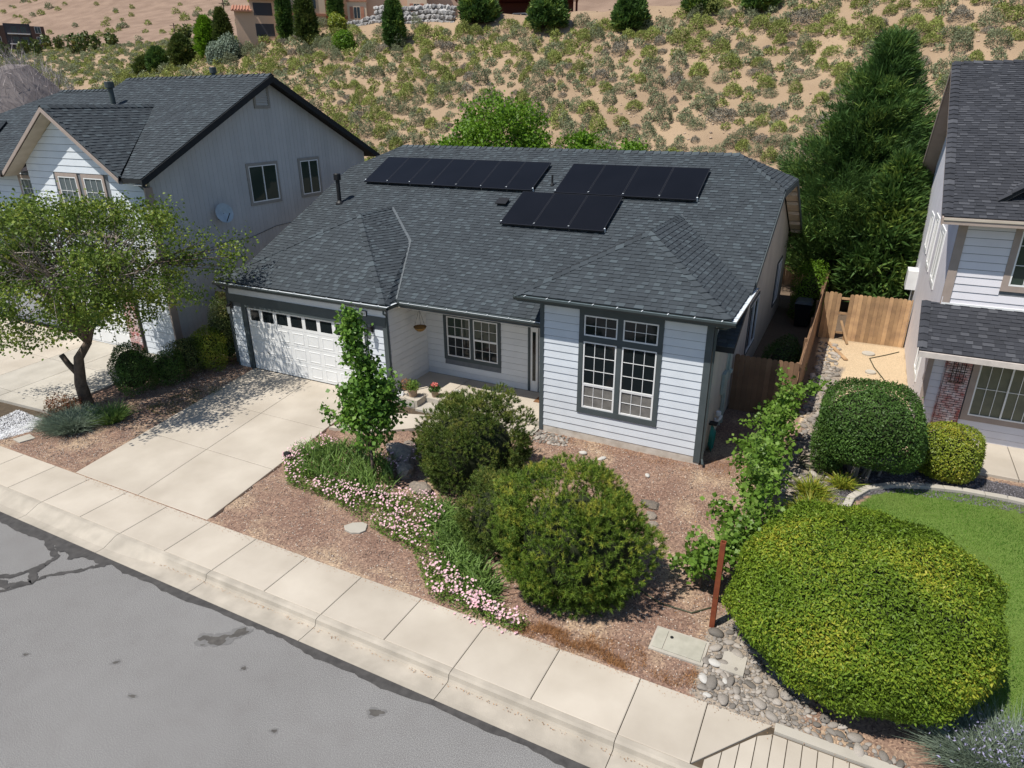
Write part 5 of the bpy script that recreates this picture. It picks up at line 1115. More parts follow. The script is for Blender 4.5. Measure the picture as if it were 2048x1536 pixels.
boughtree('very large dark green feathery cypress filling the gap between the two right houses', (2.05, 18.6, .22), 11.1, 4.15, 240, cyp_m, 41, (.065, 0))
if False: cypress('very large dark green feathery cypress filling the gap between the two right houses', (2.15, 18.6, .22), 10.7, 3.5, 19000, cyp_m, 41, low=.08, L=.48, w=.034, trunkr=.28, lean=(.035, 0), ex=.72, lum=.55)
cypress('dark conifer pressed against the side wall of the right house behind the fence', (3.9, 16.6, .22), 6.5, 1.7, 4500, cyp_m, 42, low=.08, L=.55, w=.05)

# --- broadleaf trees
def branchtree(label, base, cen, rad, nleaf, m, seed, name='tree', cat='tree', trunk=(.2, .12), nb=11, size=.09, twm=None, twn=260, lump=.3, depth=.6, zmin=-.6, asp=.8, clump=260, cs=.24, bend=None, tilt=1., top=.0, leanpts=None, group=None, twk=1.):
    rs = np.random.RandomState(seed); t = treebase(name, label, cat, base, group); twm = twm or bark
    fork = Vector(leanpts[-1]) if leanpts else Vector((base[0]*.6+cen[0]*.4, base[1]*.6+cen[1]*.4, base[2]+(cen[2]-base[2])*.45))
    q = MB(); pts = [Vector(base)-Vector((0, 0, .15))]+([Vector(p) for p in leanpts] if leanpts else [Vector(base).lerp(fork, .5)+Vector((.05, -.04, 0)), fork])
    n = len(pts); q.tube(pts, [trunk[0]*(1-.45*i/(n-1)) for i in range(n)], 10); ends = []
    for k in range(nb):
        D = unit(rs.randn(3)); D[2] = abs(D[2])*.7-.05; e = Vector(cen)+Vector([D[i]*rad[i]*.72 for i in range(3)]); mid = fork.lerp(e, .5)+Vector((rs.randn()*.12, rs.randn()*.12, .18))
        q.tube([fork, fork.lerp(mid, .5)+Vector((0, 0, .05)), mid, e], [trunk[1]*.75, trunk[1]*.5, trunk[1]*.34, .012], 6); ends.append((mid, e))
    q.build('trunk', bark, t, smooth=True)
    P, D = shell_pts(rs, cen, rad, clump, lump, 16, zmin, depth=depth, width=.3)
    V = []
    q = MB()
    for i in range(min(twn, len(P))):
        mid, e = ends[rs.randint(len(ends))]; a = mid.lerp(e, rs.rand()); b_ = Vector(P[i]); best = min((((mid2.lerp(e2, .6))-b_).length, mid2.lerp(e2, .6)) for mid2, e2 in ends)[1]
        a = best if rs.rand() < .8 else a; mm_ = a.lerp(b_, .55)+Vector(rs.randn(3)*.10); q.tube([a, mm_, b_], [.012*twk, .008*twk, .004*twk], 4, caps=False)
    if twn: q.build('twigs', twm, t, kind='stuff')
    per = nleaf//len(P); Pc = np.repeat(P, per, 0)+rs.randn(len(P)*per, 3)*cs*np.array([1, 1, .62]); Dc = unit(np.repeat(D, per, 0)*.5+np.array([0, 0, .7])+.3*rs.randn(len(Pc), 3))
    leafmass('crown', rs, Pc, Dc, size, m, t, asp, tilt, .25, 3, kind=None)
    return t
branchtree('spreading broad-crowned tree with crooked grey trunk and bare twigs, left of the driveway', (-17.9, -4.55, .2), (-18.3, -3.75, 4.35), (3.2, 2.5, 2.45), 40000, tree_m, 51, trunk=(.20, .13), nb=15, size=.085, twm=twig, twn=420, clump=250, cs=.25, depth=.5, lump=.42, zmin=-.75, leanpts=[(-17.98, -4.55, .9), (-17.9, -4.45, 1.7), (-17.55, -4.25, 2.2)], twk=1.3)
t_ = bpy.data.objects['tree']; rs = np.random.RandomState(9); P = np.array([[-15.3, -.6, 4.5], [-15.0, -.9, 4.1], [-14.9, -.3, 4.7], [-15.6, -1.0, 4.9], [-15.9, -1.3, 4.2], [-15.4, -.8, 3.9], [-14.7, -.7, 4.4], [-16.0, -1.6, 5.2], [-16.2, -1.2, 4.6]]); Pc = np.repeat(P, 150, 0)+rs.randn(len(P)*150, 3)*.24
leafmass('outer_bough', rs, Pc, unit(rs.randn(len(Pc), 3)*.5+np.array([0, 0, .7])), .085, tree_m, t_, .8, 1., .2, 3, kind=None); q = MB()
for p in P: q.tube([(-17.6, -3.4, 3.6), (-16.6, -2.2, 4.3), tuple(p)], [.05, .03, .006], 5)
q.build('bough', bark, t_)
q = MB(); q.tube([(-17.95, -4.5, 1.1), (-18.25, -4.6, 1.5), (-18.4, -4.65, 1.8)], [.10, .085, .08], 8); q.build('cut_stub', bark, bpy.data.objects['tree'], smooth=True)
branchtree('slim young maple growing among the irises in front of the garage door', (-7.19, -4.1, .15), (-7.12, -4.1, 1.95), (.66, .6, 1.0), 4200, maple_m, 52, name='young_maple', trunk=(.05, .04), nb=7, size=.105, twn=60, clump=150, cs=.14, depth=.7, lump=.25, asp=.9)
t_ = bpy.data.objects['young_maple']
rs = np.random.RandomState(5); P = []
for k in range(62):
    z = 2.4+2.0*rs.rand(); r = (.33*(4.5-z)/2.1+.05); a = rs.rand()*6.28; P.append((-7.15-.28*(z-2.4)/2+r*math.cos(a), -4.1+r*math.sin(a), z))
P += [(-8.45, -4.15, 1.75), (-8.25, -4.2, 1.6), (-8.0, -4.1, 1.5), (-6.45, -4.0, 2.9), (-6.5, -4.1, 2.7), (-6.7, -4.1, 3.1)]
P = np.array(P); Pc = np.repeat(P, 36, 0)+rs.randn(len(P)*36, 3)*.10; leafmass('upper_crown', rs, Pc, unit(rs.randn(len(Pc), 3)*.5+np.array([0, -.2, .8])), .10, maple_m, t_, .9, .9, .2, 3, kind=None)
q = MB(); q.tube([(-7.19, -4.1, 1.2), (-7.2, -4.1, 2.6), (-7.4, -4.1, 4.3)], [.035, .025, .008], 6); q.tube([(-7.2, -4.1, 1.4), (-8.4, -4.15, 1.7)], [.015, .005], 5); q.build('leader', bark, t_)
branchtree('bright green spreading tree rising behind the roof ridge below the hillside', (-15.5, 19, .3), (-15.6, 19, 6.3), (2.9, 2.4, 2.3), 15000, bright_m, 53, name='locust_tree', trunk=(.22, .14), size=.16, twn=60, clump=260, cs=.3, depth=.5)
branchtree('small bright green treetop just above the right part of the ridge', (-10.6, 19, .3), (-10.6, 19, 5.9), (.95, .9, 1.7), 3500, bright_m, 54, name='locust_tree', trunk=(.12, .08), size=.15, twn=20, clump=80, cs=.2, depth=.5)
branchtree('low bright green treetop peeping over the ridge at its right', (-8.3, 19, .3), (-8.2, 19, 5.6), (1.7, 1.2, 1.35), 5000, bright_m, 55, name='locust_tree', trunk=(.12, .08), size=.15, twn=20, clump=100, cs=.22, depth=.5)
branchtree('bright green treetop at the far left end of the ridge', (-19.2, 19, .3), (-19.0, 19, 5.7), (1.6, 1.2, 1.3), 4500, bright_m, 56, name='locust_tree', trunk=(.12, .08), size=.15, twn=20, clump=90, cs=.22, depth=.5)
# grey leafless tree at far left
rs = np.random.RandomState(77); gt = treebase('bare_tree', 'huge dome of pale grey leafless twigs behind the left house', 'tree', (-44, 11, .3))
q = MB(); q.tube([(-44, 11, 0), (-44, 11, 4)], [.4, .25], 8); q.build('trunk', bark, gt)
n = 15000; D = rdirs(rs, n); D[:, 2] = np.abs(D[:, 2]); P = np.array([-44.5, 10.5, 2.5])+D*np.array([4.9, 4.9, 9.3])*(1-.5*rs.rand(n, 1)**1.3)
dd = unit(D*.6+np.array([-.15, -.15, .55])+.45*rs.randn(n, 3)); sd = unit(np.cross(dd, rs.randn(n, 3)))*.012; V = np.stack([P-sd, P+sd, P+dd*(.5+.6*rs.rand(n, 1))], 1).reshape(-1, 3)
fast('crown', V, np.arange(n*3).reshape(n, 3), pm('pale_twig', (.42, .37, .36), (.28, .24, .24), .9, 2, attr=.5), gt, np.repeat(rs.rand(n), 3))
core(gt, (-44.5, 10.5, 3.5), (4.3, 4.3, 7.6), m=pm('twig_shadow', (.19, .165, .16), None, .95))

# --- grape vine along the right bed
rs = np.random.RandomState(61); vn = treebase('grape_vine', 'sprawling bright green vine trained between the gravel yard and river stones', 'vine', (1.7, -1.5, .2))
path = [(1.0, -4.6, .75), (1.35, -4.9, 1.3), (1.55, -4.1, 1.2), (1.65, -3.2, 1.1), (1.75, -2.3, 1.3), (1.75, -1.4, 1.5), (1.6, -.5, 1.3), (1.65, .5, 1.5), (1.75, 1.4, 1.9), (1.95, 2.2, 1.9)]
W = [.30, .22, .30, .42, .38, .30, .46, .34, .32, .24]
q = MB(); q.tube([(p[0], p[1], p[2]*.8) for p in path], .018, 6)
for p in path[::2]: q.tube([(p[0]+.1, p[1], gz(p[0], p[1])-.05), (p[0], p[1]+.1, p[2])], .02, 6)
q.build('canes', bark, vn)
PP = []
for k in range(270):
    i = rs.rand()*(len(path)-1); j = int(i); f = i-j; c = np.array(path[j])*(1-f)+np.array(path[min(j+1, 9)])*f; w = W[j]*(1-f)+W[min(j+1, 9)]*f
    D = rs.randn(3)*np.array([.45, .45, .55])*w; PP.append(c+D+np.array([0, 0, -.15]))
for k in range(26):
    c = np.array(path[rs.randint(10)]); d = unit(rs.randn(3)+np.array([-.3, 0, .4])); 
    for s_ in (.35, .5, .65): PP.append(c+d*s_*1.1)
PP = np.array(PP); Pc = np.repeat(PP, 17, 0)+rs.randn(len(PP)*17, 3)*.085; leafmass('leaves', rs, Pc, unit(rs.randn(len(Pc), 3)*.5+np.array([0, -.3, .7])), .10, vine_m, vn, .95, .8, .2, 4)

# --- lavender, sage-like clumps near the tree, red barberry
def bladeclump(rs, pts, H, w, lean=.4, n=1):
    P = np.array(pts); k = len(P); d = unit(np.stack([rs.randn(k)*lean, rs.randn(k)*lean, np.ones(k)], 1)); s = unit(np.cross(d, rs.randn(k, 3)))*w; h = (H*(.5+.7*rs.rand(k)))[:, None]
    bend = np.stack([d[:, 0], d[:, 1], -.25*np.ones(k)], 1)*h*.35
    M = P+d*h*.55; T = P+d*h+bend
    V = np.stack([P-s, P+s, M+s*.9, M-s*.9, T], 1).reshape(-1, 3); b0 = np.arange(k)[:, None]*5
    return V, np.concatenate([b0+np.array([[0, 1, 2, 3]]), b0+np.array([[3, 2, 4, 4]])])
def clumpthing(name, label, cat, c, rad, n, H, w, m, seed, lean=.4, group=None, z=None):
    rs = np.random.RandomState(seed); t = treebase(name, label, cat, (c[0], c[1], gz(*c)), group)
    a = rs.rand(n)*6.28; r = np.sqrt(rs.rand(n)); X = c[0]+rad[0]*r*np.cos(a); Y = c[1]+rad[1]*r*np.sin(a); Z = HT(X, Y)-.01
    d0 = np.stack([np.cos(a)*r, np.sin(a)*r, np.zeros(n)], 1)
    V, F_ = bladeclump(rs, np.stack([X, Y, Z], 1), H, w, lean); V = V.reshape(n, 5, 3); V[:, 2:4] += d0[:, None]*H*.25; V[:, 4] += d0*H*.75; V = V.reshape(-1, 3)
    fq = F_[:n]; ft = F_[n:][:, :3]; me_ = fast('blades', V, fq, m, t, np.repeat(rs.rand(n), 5), 'stuff'); fast('blade_tips', V, ft, m, t, np.repeat(rs.rand(n), 5), 'stuff')
    return t
clumpthing('lavender', 'grey-green lavender spilling at the bottom right corner under the hedge', 'lavender', (5.75, -6.5), (.75, .45), 5200, .55, .006, greyleaf, 71, .5)
rs = np.random.RandomState(72); lv_ = bpy.data.objects['lavender']; P = np.stack([5.75+rs.randn(420)*.45, -6.5+rs.randn(420)*.28, .42+.12*rs.rand(420)], 1); leafmass('flower_spikes', rs, P, unit(rs.randn(420, 3)), .05, pm('lavender_flower', (.30, .28, .42), None, .8), lv_, .4, .8)
clumpthing('santolina', 'grey-green feathery cushion plant at the foot of the crooked tree', 'plant', (-17.05, -5.6), (.55, .45), 5200, .52, .007, greyleaf, 73, .55)
clumpthing('iris_clump', 'small clump of green iris blades just right of the crooked trunk', 'plant', (-16.35, -4.85), (.35, .3), 700, .5, .012, iris_m, 74, .35)
shrub('barberry', 'red leaved barberry at the left edge near the white gravel', 'shrub', (-18.1, -5.2, .32), (.5, .35, .3), 1700, .06, pm('barberry_leaf', (.22, .05, .03), (.13, .10, .03), .6, 5, attr=.5, leaf=.2), 75, lump=.35, depth=.5, corek=0)
clumpthing('daylily', 'small grassy daylily clump above the curved lawn edging', 'plant', (3.35, .45), (.16, .16), 320, .34, .011, lime_m, 76, .55)
clumpthing('daylily', 'upper daylily clump beside the vine among the river stones', 'plant', (2.72, -.25), (.22, .2), 420, .42, .012, lime_m, 77, .5)
clumpthing('daylily', 'lower daylily clump touching the top of the huge hedge', 'plant', (2.9, -1.25), (.42, .32), 900, .46, .013, lime_m, 78, .5)
# --- iris bed and pink evening primrose
def scatter_poly(rs, poly, n):
    p = np.array(poly); lo, hi = p.min(0), p.max(0); X = lo[0]+(hi[0]-lo[0])*rs.rand(n*4); Y = lo[1]+(hi[1]-lo[1])*rs.rand(n*4); k = inpoly(X, Y, poly); return X[k][:n], Y[k][:n]
def bladebed(name, label, cat, polys, n, H, w, m, seed, lean=.35, clump=.5):
    rs = np.random.RandomState(seed); XX, YY = [], []
    for poly in polys: x, y = scatter_poly(rs, poly, n//len(polys)); XX.append(x); YY.append(y)
    X, Y = np.concatenate(XX), np.concatenate(YY); keep = (np.sin(X*5.3+seed)*np.sin(Y*6.1)+rs.rand(len(X))*1.2) > clump-.5; X, Y = X[keep], Y[keep]; k = len(X)
    V, F_ = bladeclump(rs, np.stack([X, Y, HT(X, Y)-.01], 1), H, w, lean); rr = np.repeat(np.clip(.5*rs.rand(k)+.5*hash3(np.stack([X, Y, X], 1), 4), 0, 1), 5)
    Fall = np.concatenate([F_[:k], F_[k:]]); 
    o = fast(name, V, F_[:k], m, None, rr, 'stuff'); setp(o, label, cat); o2 = fast('leaf_tips', V, F_[k:][:, :3], m, o, rr, 'stuff'); return o
bed1 = [(-9.45, -3.6), (-9.7, -4.0), (-8.9, -4.85), (-7.5, -4.95), (-6.3, -4.85), (-6.5, -4.1), (-7.0, -3.55), (-8.4, -2.9)]
bed2 = [(-5.3, -4.6), (-4.8, -5.3), (-4.0, -6.1), (-3.0, -6.85), (-2.3, -6.95), (-2.4, -6.3), (-3.2, -5.7), (-4.2, -4.8), (-4.7, -4.3)]
bladebed('iris_bed', 'tall green iris leaves around the young maple', 'plants', [bed1], 1700, .50, .017, iris_m, 81, .38)
bladebed('iris_bed', 'sprawling iris and daylily leaves between the pines and the pavement', 'plants', [bed2], 1900, .42, .017, iris_m, 82, .65)
flow = [(-10.0, -3.9), (-9.6, -3.2), (-9.0, -3.2), (-9.2, -4.4), (-8.3, -4.9), (-6.8, -4.7), (-5.2, -4.3), (-4.6, -4.8), (-4.6, -5.5), (-3.6, -6.3), (-2.4, -6.7), (-1.5, -6.9), (-1.5, -7.25), (-3.1, -7.3), (-3.7, -6.95), (-4.6, -6.1), (-5.6, -5.9), (-7.3, -5.4), (-8.9, -5.3), (-9.8, -4.5)]
rs = np.random.RandomState(83)
X, Y = scatter_poly(rs, flow, 2300); X2, Y2 = scatter_poly(rs, [(-7.5, -3.4), (-6.8, -2.3), (-6.3, -2.6), (-6.7, -3.9)], 200); X3, Y3 = scatter_poly(rs, [(-3.6, -6.9), (-3.3, -7.35), (-1.6, -7.3), (-1.5, -7.0), (-2.5, -6.8)], 420); X, Y = np.concatenate([X, X2, X3]), np.concatenate([Y, Y2, Y3])
keep = (np.sin(X*2.9+1)*np.sin(Y*3.7+X)+rs.rand(len(X))*1.5) > .5; X, Y = X[keep], Y[keep]; k = len(X)
Z = HT(X, Y)+.16+.16*rs.rand(k); C_ = np.stack([X, Y, Z], 1); V = []; Fl = []
nrm = unit(np.stack([rs.randn(k)*.4-.1, rs.randn(k)*.4-.35, np.ones(k)], 1)); a = unit(np.cross(nrm, rs.randn(k, 3))); b_ = np.cross(nrm, a); s_ = (.017+.012*rs.rand(k))[:, None]
ring = [C_+a*s_*math.cos(t)+b_*s_*math.sin(t)+nrm*.010 for t in np.linspace(0, 2*math.pi, 8, endpoint=False)]
V = np.stack([C_]+ring, 1).reshape(-1, 3); base = np.arange(k)[:, None]*9; Fq = np.concatenate([base+np.array([[0, 1+2*j, 2+2*j, 1+(2*j+2) % 8]]) for j in range(4)])
pf = fast('pink_flowers', V, Fq, pink_m, None, np.repeat(rs.rand(k), 9), 'stuff'); setp(pf, 'drift of small pink evening primrose flowers edging the iris beds', 'flowers')
n = 22000; X, Y = scatter_poly(rs, flow, n); keep = (np.sin(X*2.9+1)*np.sin(Y*3.7+X)+rs.rand(len(X))*1.8) > .2; X, Y = X[keep], Y[keep]; k = len(X)
P = np.stack([X, Y, HT(X, Y)+.22*rs.rand(k)**1.2], 1); o = leafmass('primrose_foliage', rs, P, unit(rs.randn(k, 3)*.5+np.array([0, 0, .8])), .06, vine_m, None, .35, .9, 0, 5); setp(o, 'low green stems and leaves under the pink flowers', 'plants')
# --- lawn
rs = np.random.RandomState(84); X, Y = scatter_poly(rs, LAWN, 90000); k = len(X); d = unit(np.stack([rs.randn(k)*.35, rs.randn(k)*.35, np.ones(k)], 1)); s_ = unit(np.cross(d, rs.randn(k, 3)))*.0042; P = np.stack([X, Y, HT(X, Y)], 1); h = (.028+.03*rs.rand(k))[:, None]
pt = .12+np.clip(hash3(np.stack([X*.6, Y*.6, X*0], 1), 2.2)+.25*np.exp(-((X-6.1)**2/.9+(Y+1.6)**2/.8))*1.6, 0, 1)
V = np.stack([P-s_, P+s_, P+d*h], 1).reshape(-1, 3); lw = fast('lawn_grass', V, np.arange(k*3).reshape(k, 3), grass_m, None, np.repeat(np.clip(pt*.65+.3*rs.rand(k), 0, 1), 3), 'stuff'); setp(lw, 'green lawn with yellowing patches behind the curved edging', 'lawn')
# --- dry weeds along pavement edge and by house
def weeds(name, label, polys, n, H, m, seed, w=.004):
    rs = np.random.RandomState(seed); XX, YY = [], []
    for poly in polys: x, y = scatter_poly(rs, poly, n//len(polys)); XX.append(x); YY.append(y)
    X, Y = np.concatenate(XX), np.concatenate(YY); keep = (np.sin(X*7.3+seed)*np.sin(Y*8.1)+rs.rand(len(X))*1.4) > .5; X, Y = X[keep], Y[keep]; k = len(X)
    d = unit(np.stack([rs.randn(k)*.6, rs.randn(k)*.6, np.ones(k)*.8], 1)); s_ = unit(np.cross(d, rs.randn(k, 3)))*w; P = np.stack([X, Y, HT(X, Y)+.005], 1); h = (H*(.4+.8*rs.rand(k)))[:, None]
    o = fast(name, np.stack([P-s_, P+s_, P+d*h], 1).reshape(-1, 3), np.arange(k*3).reshape(k, 3), m, None, np.repeat(rs.rand(k), 3), 'stuff'); return setp(o, label, 'weeds')
weeds('dry_weeds', 'dry orange-brown weeds along the pavement below the large pine', [[(-1.9, -7.2), (-1.2, -6.8), (.6, -6.5), (.7, -7.0), (1.5, -6.6), (1.55, -7.1), (-1.2, -7.22)], [(-1.6, -7.0), (-1.4, -6.75), (.2, -6.9), (.5, -7.15)]], 5200, .13, drygrass, 91)
weeds('dry_weeds', 'thin dry grass along the foundation of the bay and right corner', [[(-3.8, -.4), (-.1, -.5), (-.1, -.05), (-3.8, -.05)], [(.2, -.6), (1.4, -.4), (1.2, .5), (.2, .4)]], 1500, .10, drygrass, 92)
weeds('green_weeds', 'patchy green weeds in the shaded gravel beside the driveway', [[(-16.2, -4.0), (-14.9, -4.0), (-15.0, -1.6), (-16.0, -2.2)]], 2200, .07, olive_m, 93, .006)
weeds('kerb_weeds', 'tiny dry tufts growing in the joint between gutter and asphalt', [[(-15, -9.06), (3, -9.06), (3, -8.99), (-15, -8.99)]], 900, .05, drygrass, 94)
weeds('grass_tuft', 'green grass around the base of the porch corner bed', [[(-7.6, -2.9), (-7.2, -1.9), (-6.6, -1.7), (-6.5, -2.6)]], 900, .16, iris_m, 95, .006)

# ================================================================== HILLSIDE BRUSH
def bushmesh(seed, n, m, H=.62, asp=.35, lsz=.16, name='bush'):
    rs = np.random.RandomState(seed); D = rdirs(rs, n*2); D = D[D[:, 2] > -.05][:n]; r = (.62+.38*rs.rand(len(D))**.5)*lumps(rs, D, 9, .25, .35)
    P = D*r[:, None]*np.array([.5, .5, H]); V = leaves(rs, P*.86, unit(D+.3*rs.randn(len(D), 3)), lsz, asp, .9, -.55, .05)
    return V, np.clip(.3+.55*rs.rand(len(D))*1.0+.25*D[:, 2], 0, 1)
kinds = [('sagebrush', sage_m, 'grey-green sagebrush growing on the sandy hillside', 'grey-green sagebrush on the hillside', .58), ('rabbitbrush', rabbit_m, 'yellow-green rabbitbrush growing on the sandy hillside', 'yellow-green rabbitbrush on the hillside', .26), ('dry_brush', deadb_m, 'purplish grey dry brush on the sandy hillside', 'dry brush on the hillside', .16)]
rs = np.random.RandomState(101); cand = []
while len(cand) < 15000:
    x, y = rs.uniform(-100, 30), rs.uniform(23, 64)
    dx, dy = x-CAM[0], y-CAM[1]; az = math.degrees(math.atan2(dx, dy))
    if az < -62 or az > 14: continue
    cand.append((x, y))
acc = []; grid = {}
def nearok(x, y, r):
    gx_, gy_ = int(x//2), int(y//2)
    for i in (-1, 0, 1):
        for j in (-1, 0, 1):
            for (a, c, rr_) in grid.get((gx_+i, gy_+j), ()):
                if (a-x)**2+(c-y)**2 < (.36*(r+rr_))**2: return False
    return True
for x, y in cand:
    f = np.clip((y-25)/30, 0, 1); cl = .5+.5*math.sin(x*.33+1.3*math.sin(y*.21))*math.sin(y*.42+.9*math.sin(x*.17)); dens = .60+.7*f**1.0+.55*(cl-.5)
    if x < -36: dens += .18
    if rs.rand() > dens: continue
    s_ = (.70+1.05*rs.rand()**1.6)*(1+.38*f)
    if not nearok(x, y, s_): continue
    if -60 < x < -16 and y > 54.8: continue
    k = rs.rand(); kk = 0 if k < .62 else (1 if k < .88 else 2)
    if (x < -34 or y > 46) and rs.rand() < .45: kk = 1
    grid.setdefault((int(x//2), int(y//2)), []).append((x, y, s_)); acc.append((x, y, s_, kk))
proto = {}
for ki, (nm, m, lb, gp, fr) in enumerate(kinds):
    proto[ki] = []
    for v in range(6):
        V, rr = bushmesh(200+ki*10+v, 1000, m, (.62, .66, .5)[ki], .24, (.10, .115, .10)[ki])
        me = bpy.data.meshes.new(nm); V32 = V.astype(np.float32); nq = len(V)//4
        me.vertices.add(len(V)); me.vertices.foreach_set('co', V32.ravel()); me.loops.add(nq*4); me.loops.foreach_set('vertex_index', np.arange(nq*4, dtype=np.int32)); me.polygons.add(nq); me.polygons.foreach_set('loop_start', np.arange(0, nq*4, 4, dtype=np.int32)); me.update(calc_edges=True)
        me.attributes.new('rnd', 'FLOAT', 'POINT').data.foreach_set('value', np.repeat(rr, 4).astype(np.float32)); me.materials.append(m); proto[ki].append(me)
big = {}
for ki in range(3):
    L_ = sorted([a for a in acc if a[3] == ki], key=lambda a: -a[2]/math.hypot(a[0]-CAM[0], a[1]-CAM[1]))
    big[ki] = L_[300:]
    for (x, y, s_, _) in L_[:300]:
        o = inst(proto[ki][RS.randint(6)], kinds[ki][0], None, (x, y, gz(x, y)-.05), (s_, s_, s_*(.8+.4*RS.rand())), RS.rand()*6.28); setp(o, kinds[ki][2], kinds[ki][0].replace('_', ' '), kinds[ki][3])
far_sc = []
for k in range(3600):
    x, y = rs.uniform(-290, -62), rs.uniform(54, 132)
    if math.degrees(math.atan2(x-CAM[0], y-CAM[1])) < -64: continue
    far_sc.append((x, y, .8+.9*rs.rand(), 0 if rs.rand() < .6 else 1))
for k in range(330):
    x, y = rs.uniform(-420, -120), rs.uniform(150, 420); far_sc.append((x, y, 2.0+2.5*rs.rand(), 1 if rs.rand() < .6 else 0))
for ki, nm, lb in ((0, 'distant_sagebrush', 'distant grey-green brush scattered over the far slopes'), (1, 'distant_rabbitbrush', 'distant yellow-green brush scattered over the far slopes'), (2, 'distant_dry_brush', 'further dry purplish brush over the upper hillside')):
    L_ = [a for a in far_sc if a[3] == ki]+big[ki]
    if not L_: continue
    VV = []; RR = []
    for (x, y, s_, _) in L_:
        V, rr = bushmesh(RS.randint(8)+300, 70, None, .6, .45, .30) if False else BL[RS.randint(len(BL))] if 'BL' in globals() else (None, None)
        if V is None:
            BL = [bushmesh(300+i, 190, None, .6, .36, .19) for i in range(8)]; V, rr = BL[0]
        a = RS.rand()*6.28; R_ = np.array([[math.cos(a), -math.sin(a), 0], [math.sin(a), math.cos(a), 0], [0, 0, 1]]); VV.append((V @ R_.T)*s_+np.array([x, y, gz(x, y)-.05])); RR.append(np.repeat(rr, 4))
    VV = np.concatenate(VV); o = fast(nm, VV, np.arange(len(VV)).reshape(-1, 4), kinds[ki][1], None, np.concatenate(RR), 'stuff'); setp(o, lb, 'brush')
# hillside stones
rs = np.random.RandomState(111); n = 5200; X = rs.uniform(-60, 22, n); Y = rs.uniform(24, 58, n); s_ = .04+.14*rs.rand(n)**3
OCT = np.array([(1, 0, 0), (0, 1, 0), (-1, 0, 0), (0, -1, 0), (0, 0, .7), (0, 0, -.7)]); OF = np.array([(0, 1, 4), (1, 2, 4), (2, 3, 4), (3, 0, 4), (1, 0, 5), (2, 1, 5), (3, 2, 5), (0, 3, 5)])
def pebbles(name, label, X, Y, S, m, seed, zoff=.0, cat='stones'):
    rs = np.random.RandomState(seed); n = len(X); a = rs.rand(n)*6.28; c, s = np.cos(a), np.sin(a); V = OCT[None]*(1+.5*(rs.rand(n, 6, 1)-.5))*np.stack([S, S*(.6+.4*rs.rand(n)), S*.75], 1)[:, None]
    Vx = V[..., 0]*c[:, None]-V[..., 1]*s[:, None]+X[:, None]; Vy = V[..., 0]*s[:, None]+V[..., 1]*c[:, None]+Y[:, None]; Vz = V[..., 2]+(HT(X, Y)+zoff)[:, None]
    o = fast(name, np.stack([Vx, Vy, Vz], -1).reshape(-1, 3), (np.arange(n)[:, None, None]*6+OF[None]).reshape(-1, 3), m, None, np.repeat(rs.rand(n), 6), 'stuff'); return setp(o, label, cat)
pebbles('hillside_stones', 'small pale stones lying on the sandy hillside', X, Y, s_, pm('hill_stone', (.50, .38, .28), (.40, .29, .21), .9, 3, attr=.35), 5)
# hilltop trees
hc = [(-64.2, 54.8, 6.2, .75, 'tall narrow dark cypress left of the building corner on the hilltop'), (-58.6, 57.8, 5.0, .7, 'narrow dark cypress between the two apartment blocks')]
for x, y, h, r_, lb in hc: cypress(lb, (x, y, gz(x, y)), gz(x, y)+h, r_, 2200, cyp_m, int(h*10), name='italian_cypress', L=.45, w=.06, low=.02, ex=.5, lum=.15)
for x, y, h, r_, lb, m in ((-58.8, 52.5, 5.6, 1.0, 'bright poplar-like tree beside the narrow cypress on the slope', olive_m), (-45.4, 51.2, 4.6, .9, 'dark juniper standing in front of the boulder wall', cyp_m), (-37.5, 55.8, 3.6, 1.9, 'dark round juniper at the edge of the carport', cyp_m), (-28.3, 53.5, 3.4, 1.7, 'wide dark juniper in front of the carport', cyp_m), (-19.7, 53.0, 3.0, 1.4, 'dark juniper right below the red car', cyp_m), (-13.6, 54.5, 2.6, 1.3, 'leftmost clipped conifer by the long low building', cyp_m), (-8.3, 54.5, 2.4, 1.2, 'clipped dark conifer in the middle of the low building', cyp_m), (-76, 53.0, 4.4, 1.2, 'pointed green tree on the left shoulder of the hill', bright_m), (-73.5, 53.5, 5.0, .9, 'slim green tree at the crest near the grey leaved shrub', olive_m), (-80.5, 52.5, 3.6, 1.4, 'rounded conifer on the crest near the far road', olive_m), (-86, 53, 2.8, 1.2, 'dark pine beside the far road bend', cyp_m), (-89, 53.5, 2.2, 1.6, 'low green bush-like tree left of the dark pine', olive_m)):
    cypress(lb, (x, y, gz(x, y)), gz(x, y)+h, r_, 2000, m, int(h*10)+int(-x), name='conifer', L=.5, w=.075, low=.02, ex=.6, lum=.25)
for x, y, s_, m, lb in ((-70.5, 51.5, 2.4, greyleaf, 'silvery grey-green shrub below the left apartment'), (-73.0, 51.5, 2.2, greyleaf, 'second silvery shrub further left on the crest'), (-56.8, 55.8, 1.7, lime_m, 'yellow-green round shrub on top of the dirt mound'), (-52.0, 50.8, 1.7, bright_m, 'fresh green shrub below the dirt mound')):
    shrub('hilltop_shrub', lb, 'shrub', (x, y, gz(x, y)+s_*.4), (s_*.55, s_*.55, s_*.6), 2200, .26, m, int(-x), lump=.2, depth=.35, corek=.6, asp=.4)
rs = np.random.RandomState(120)
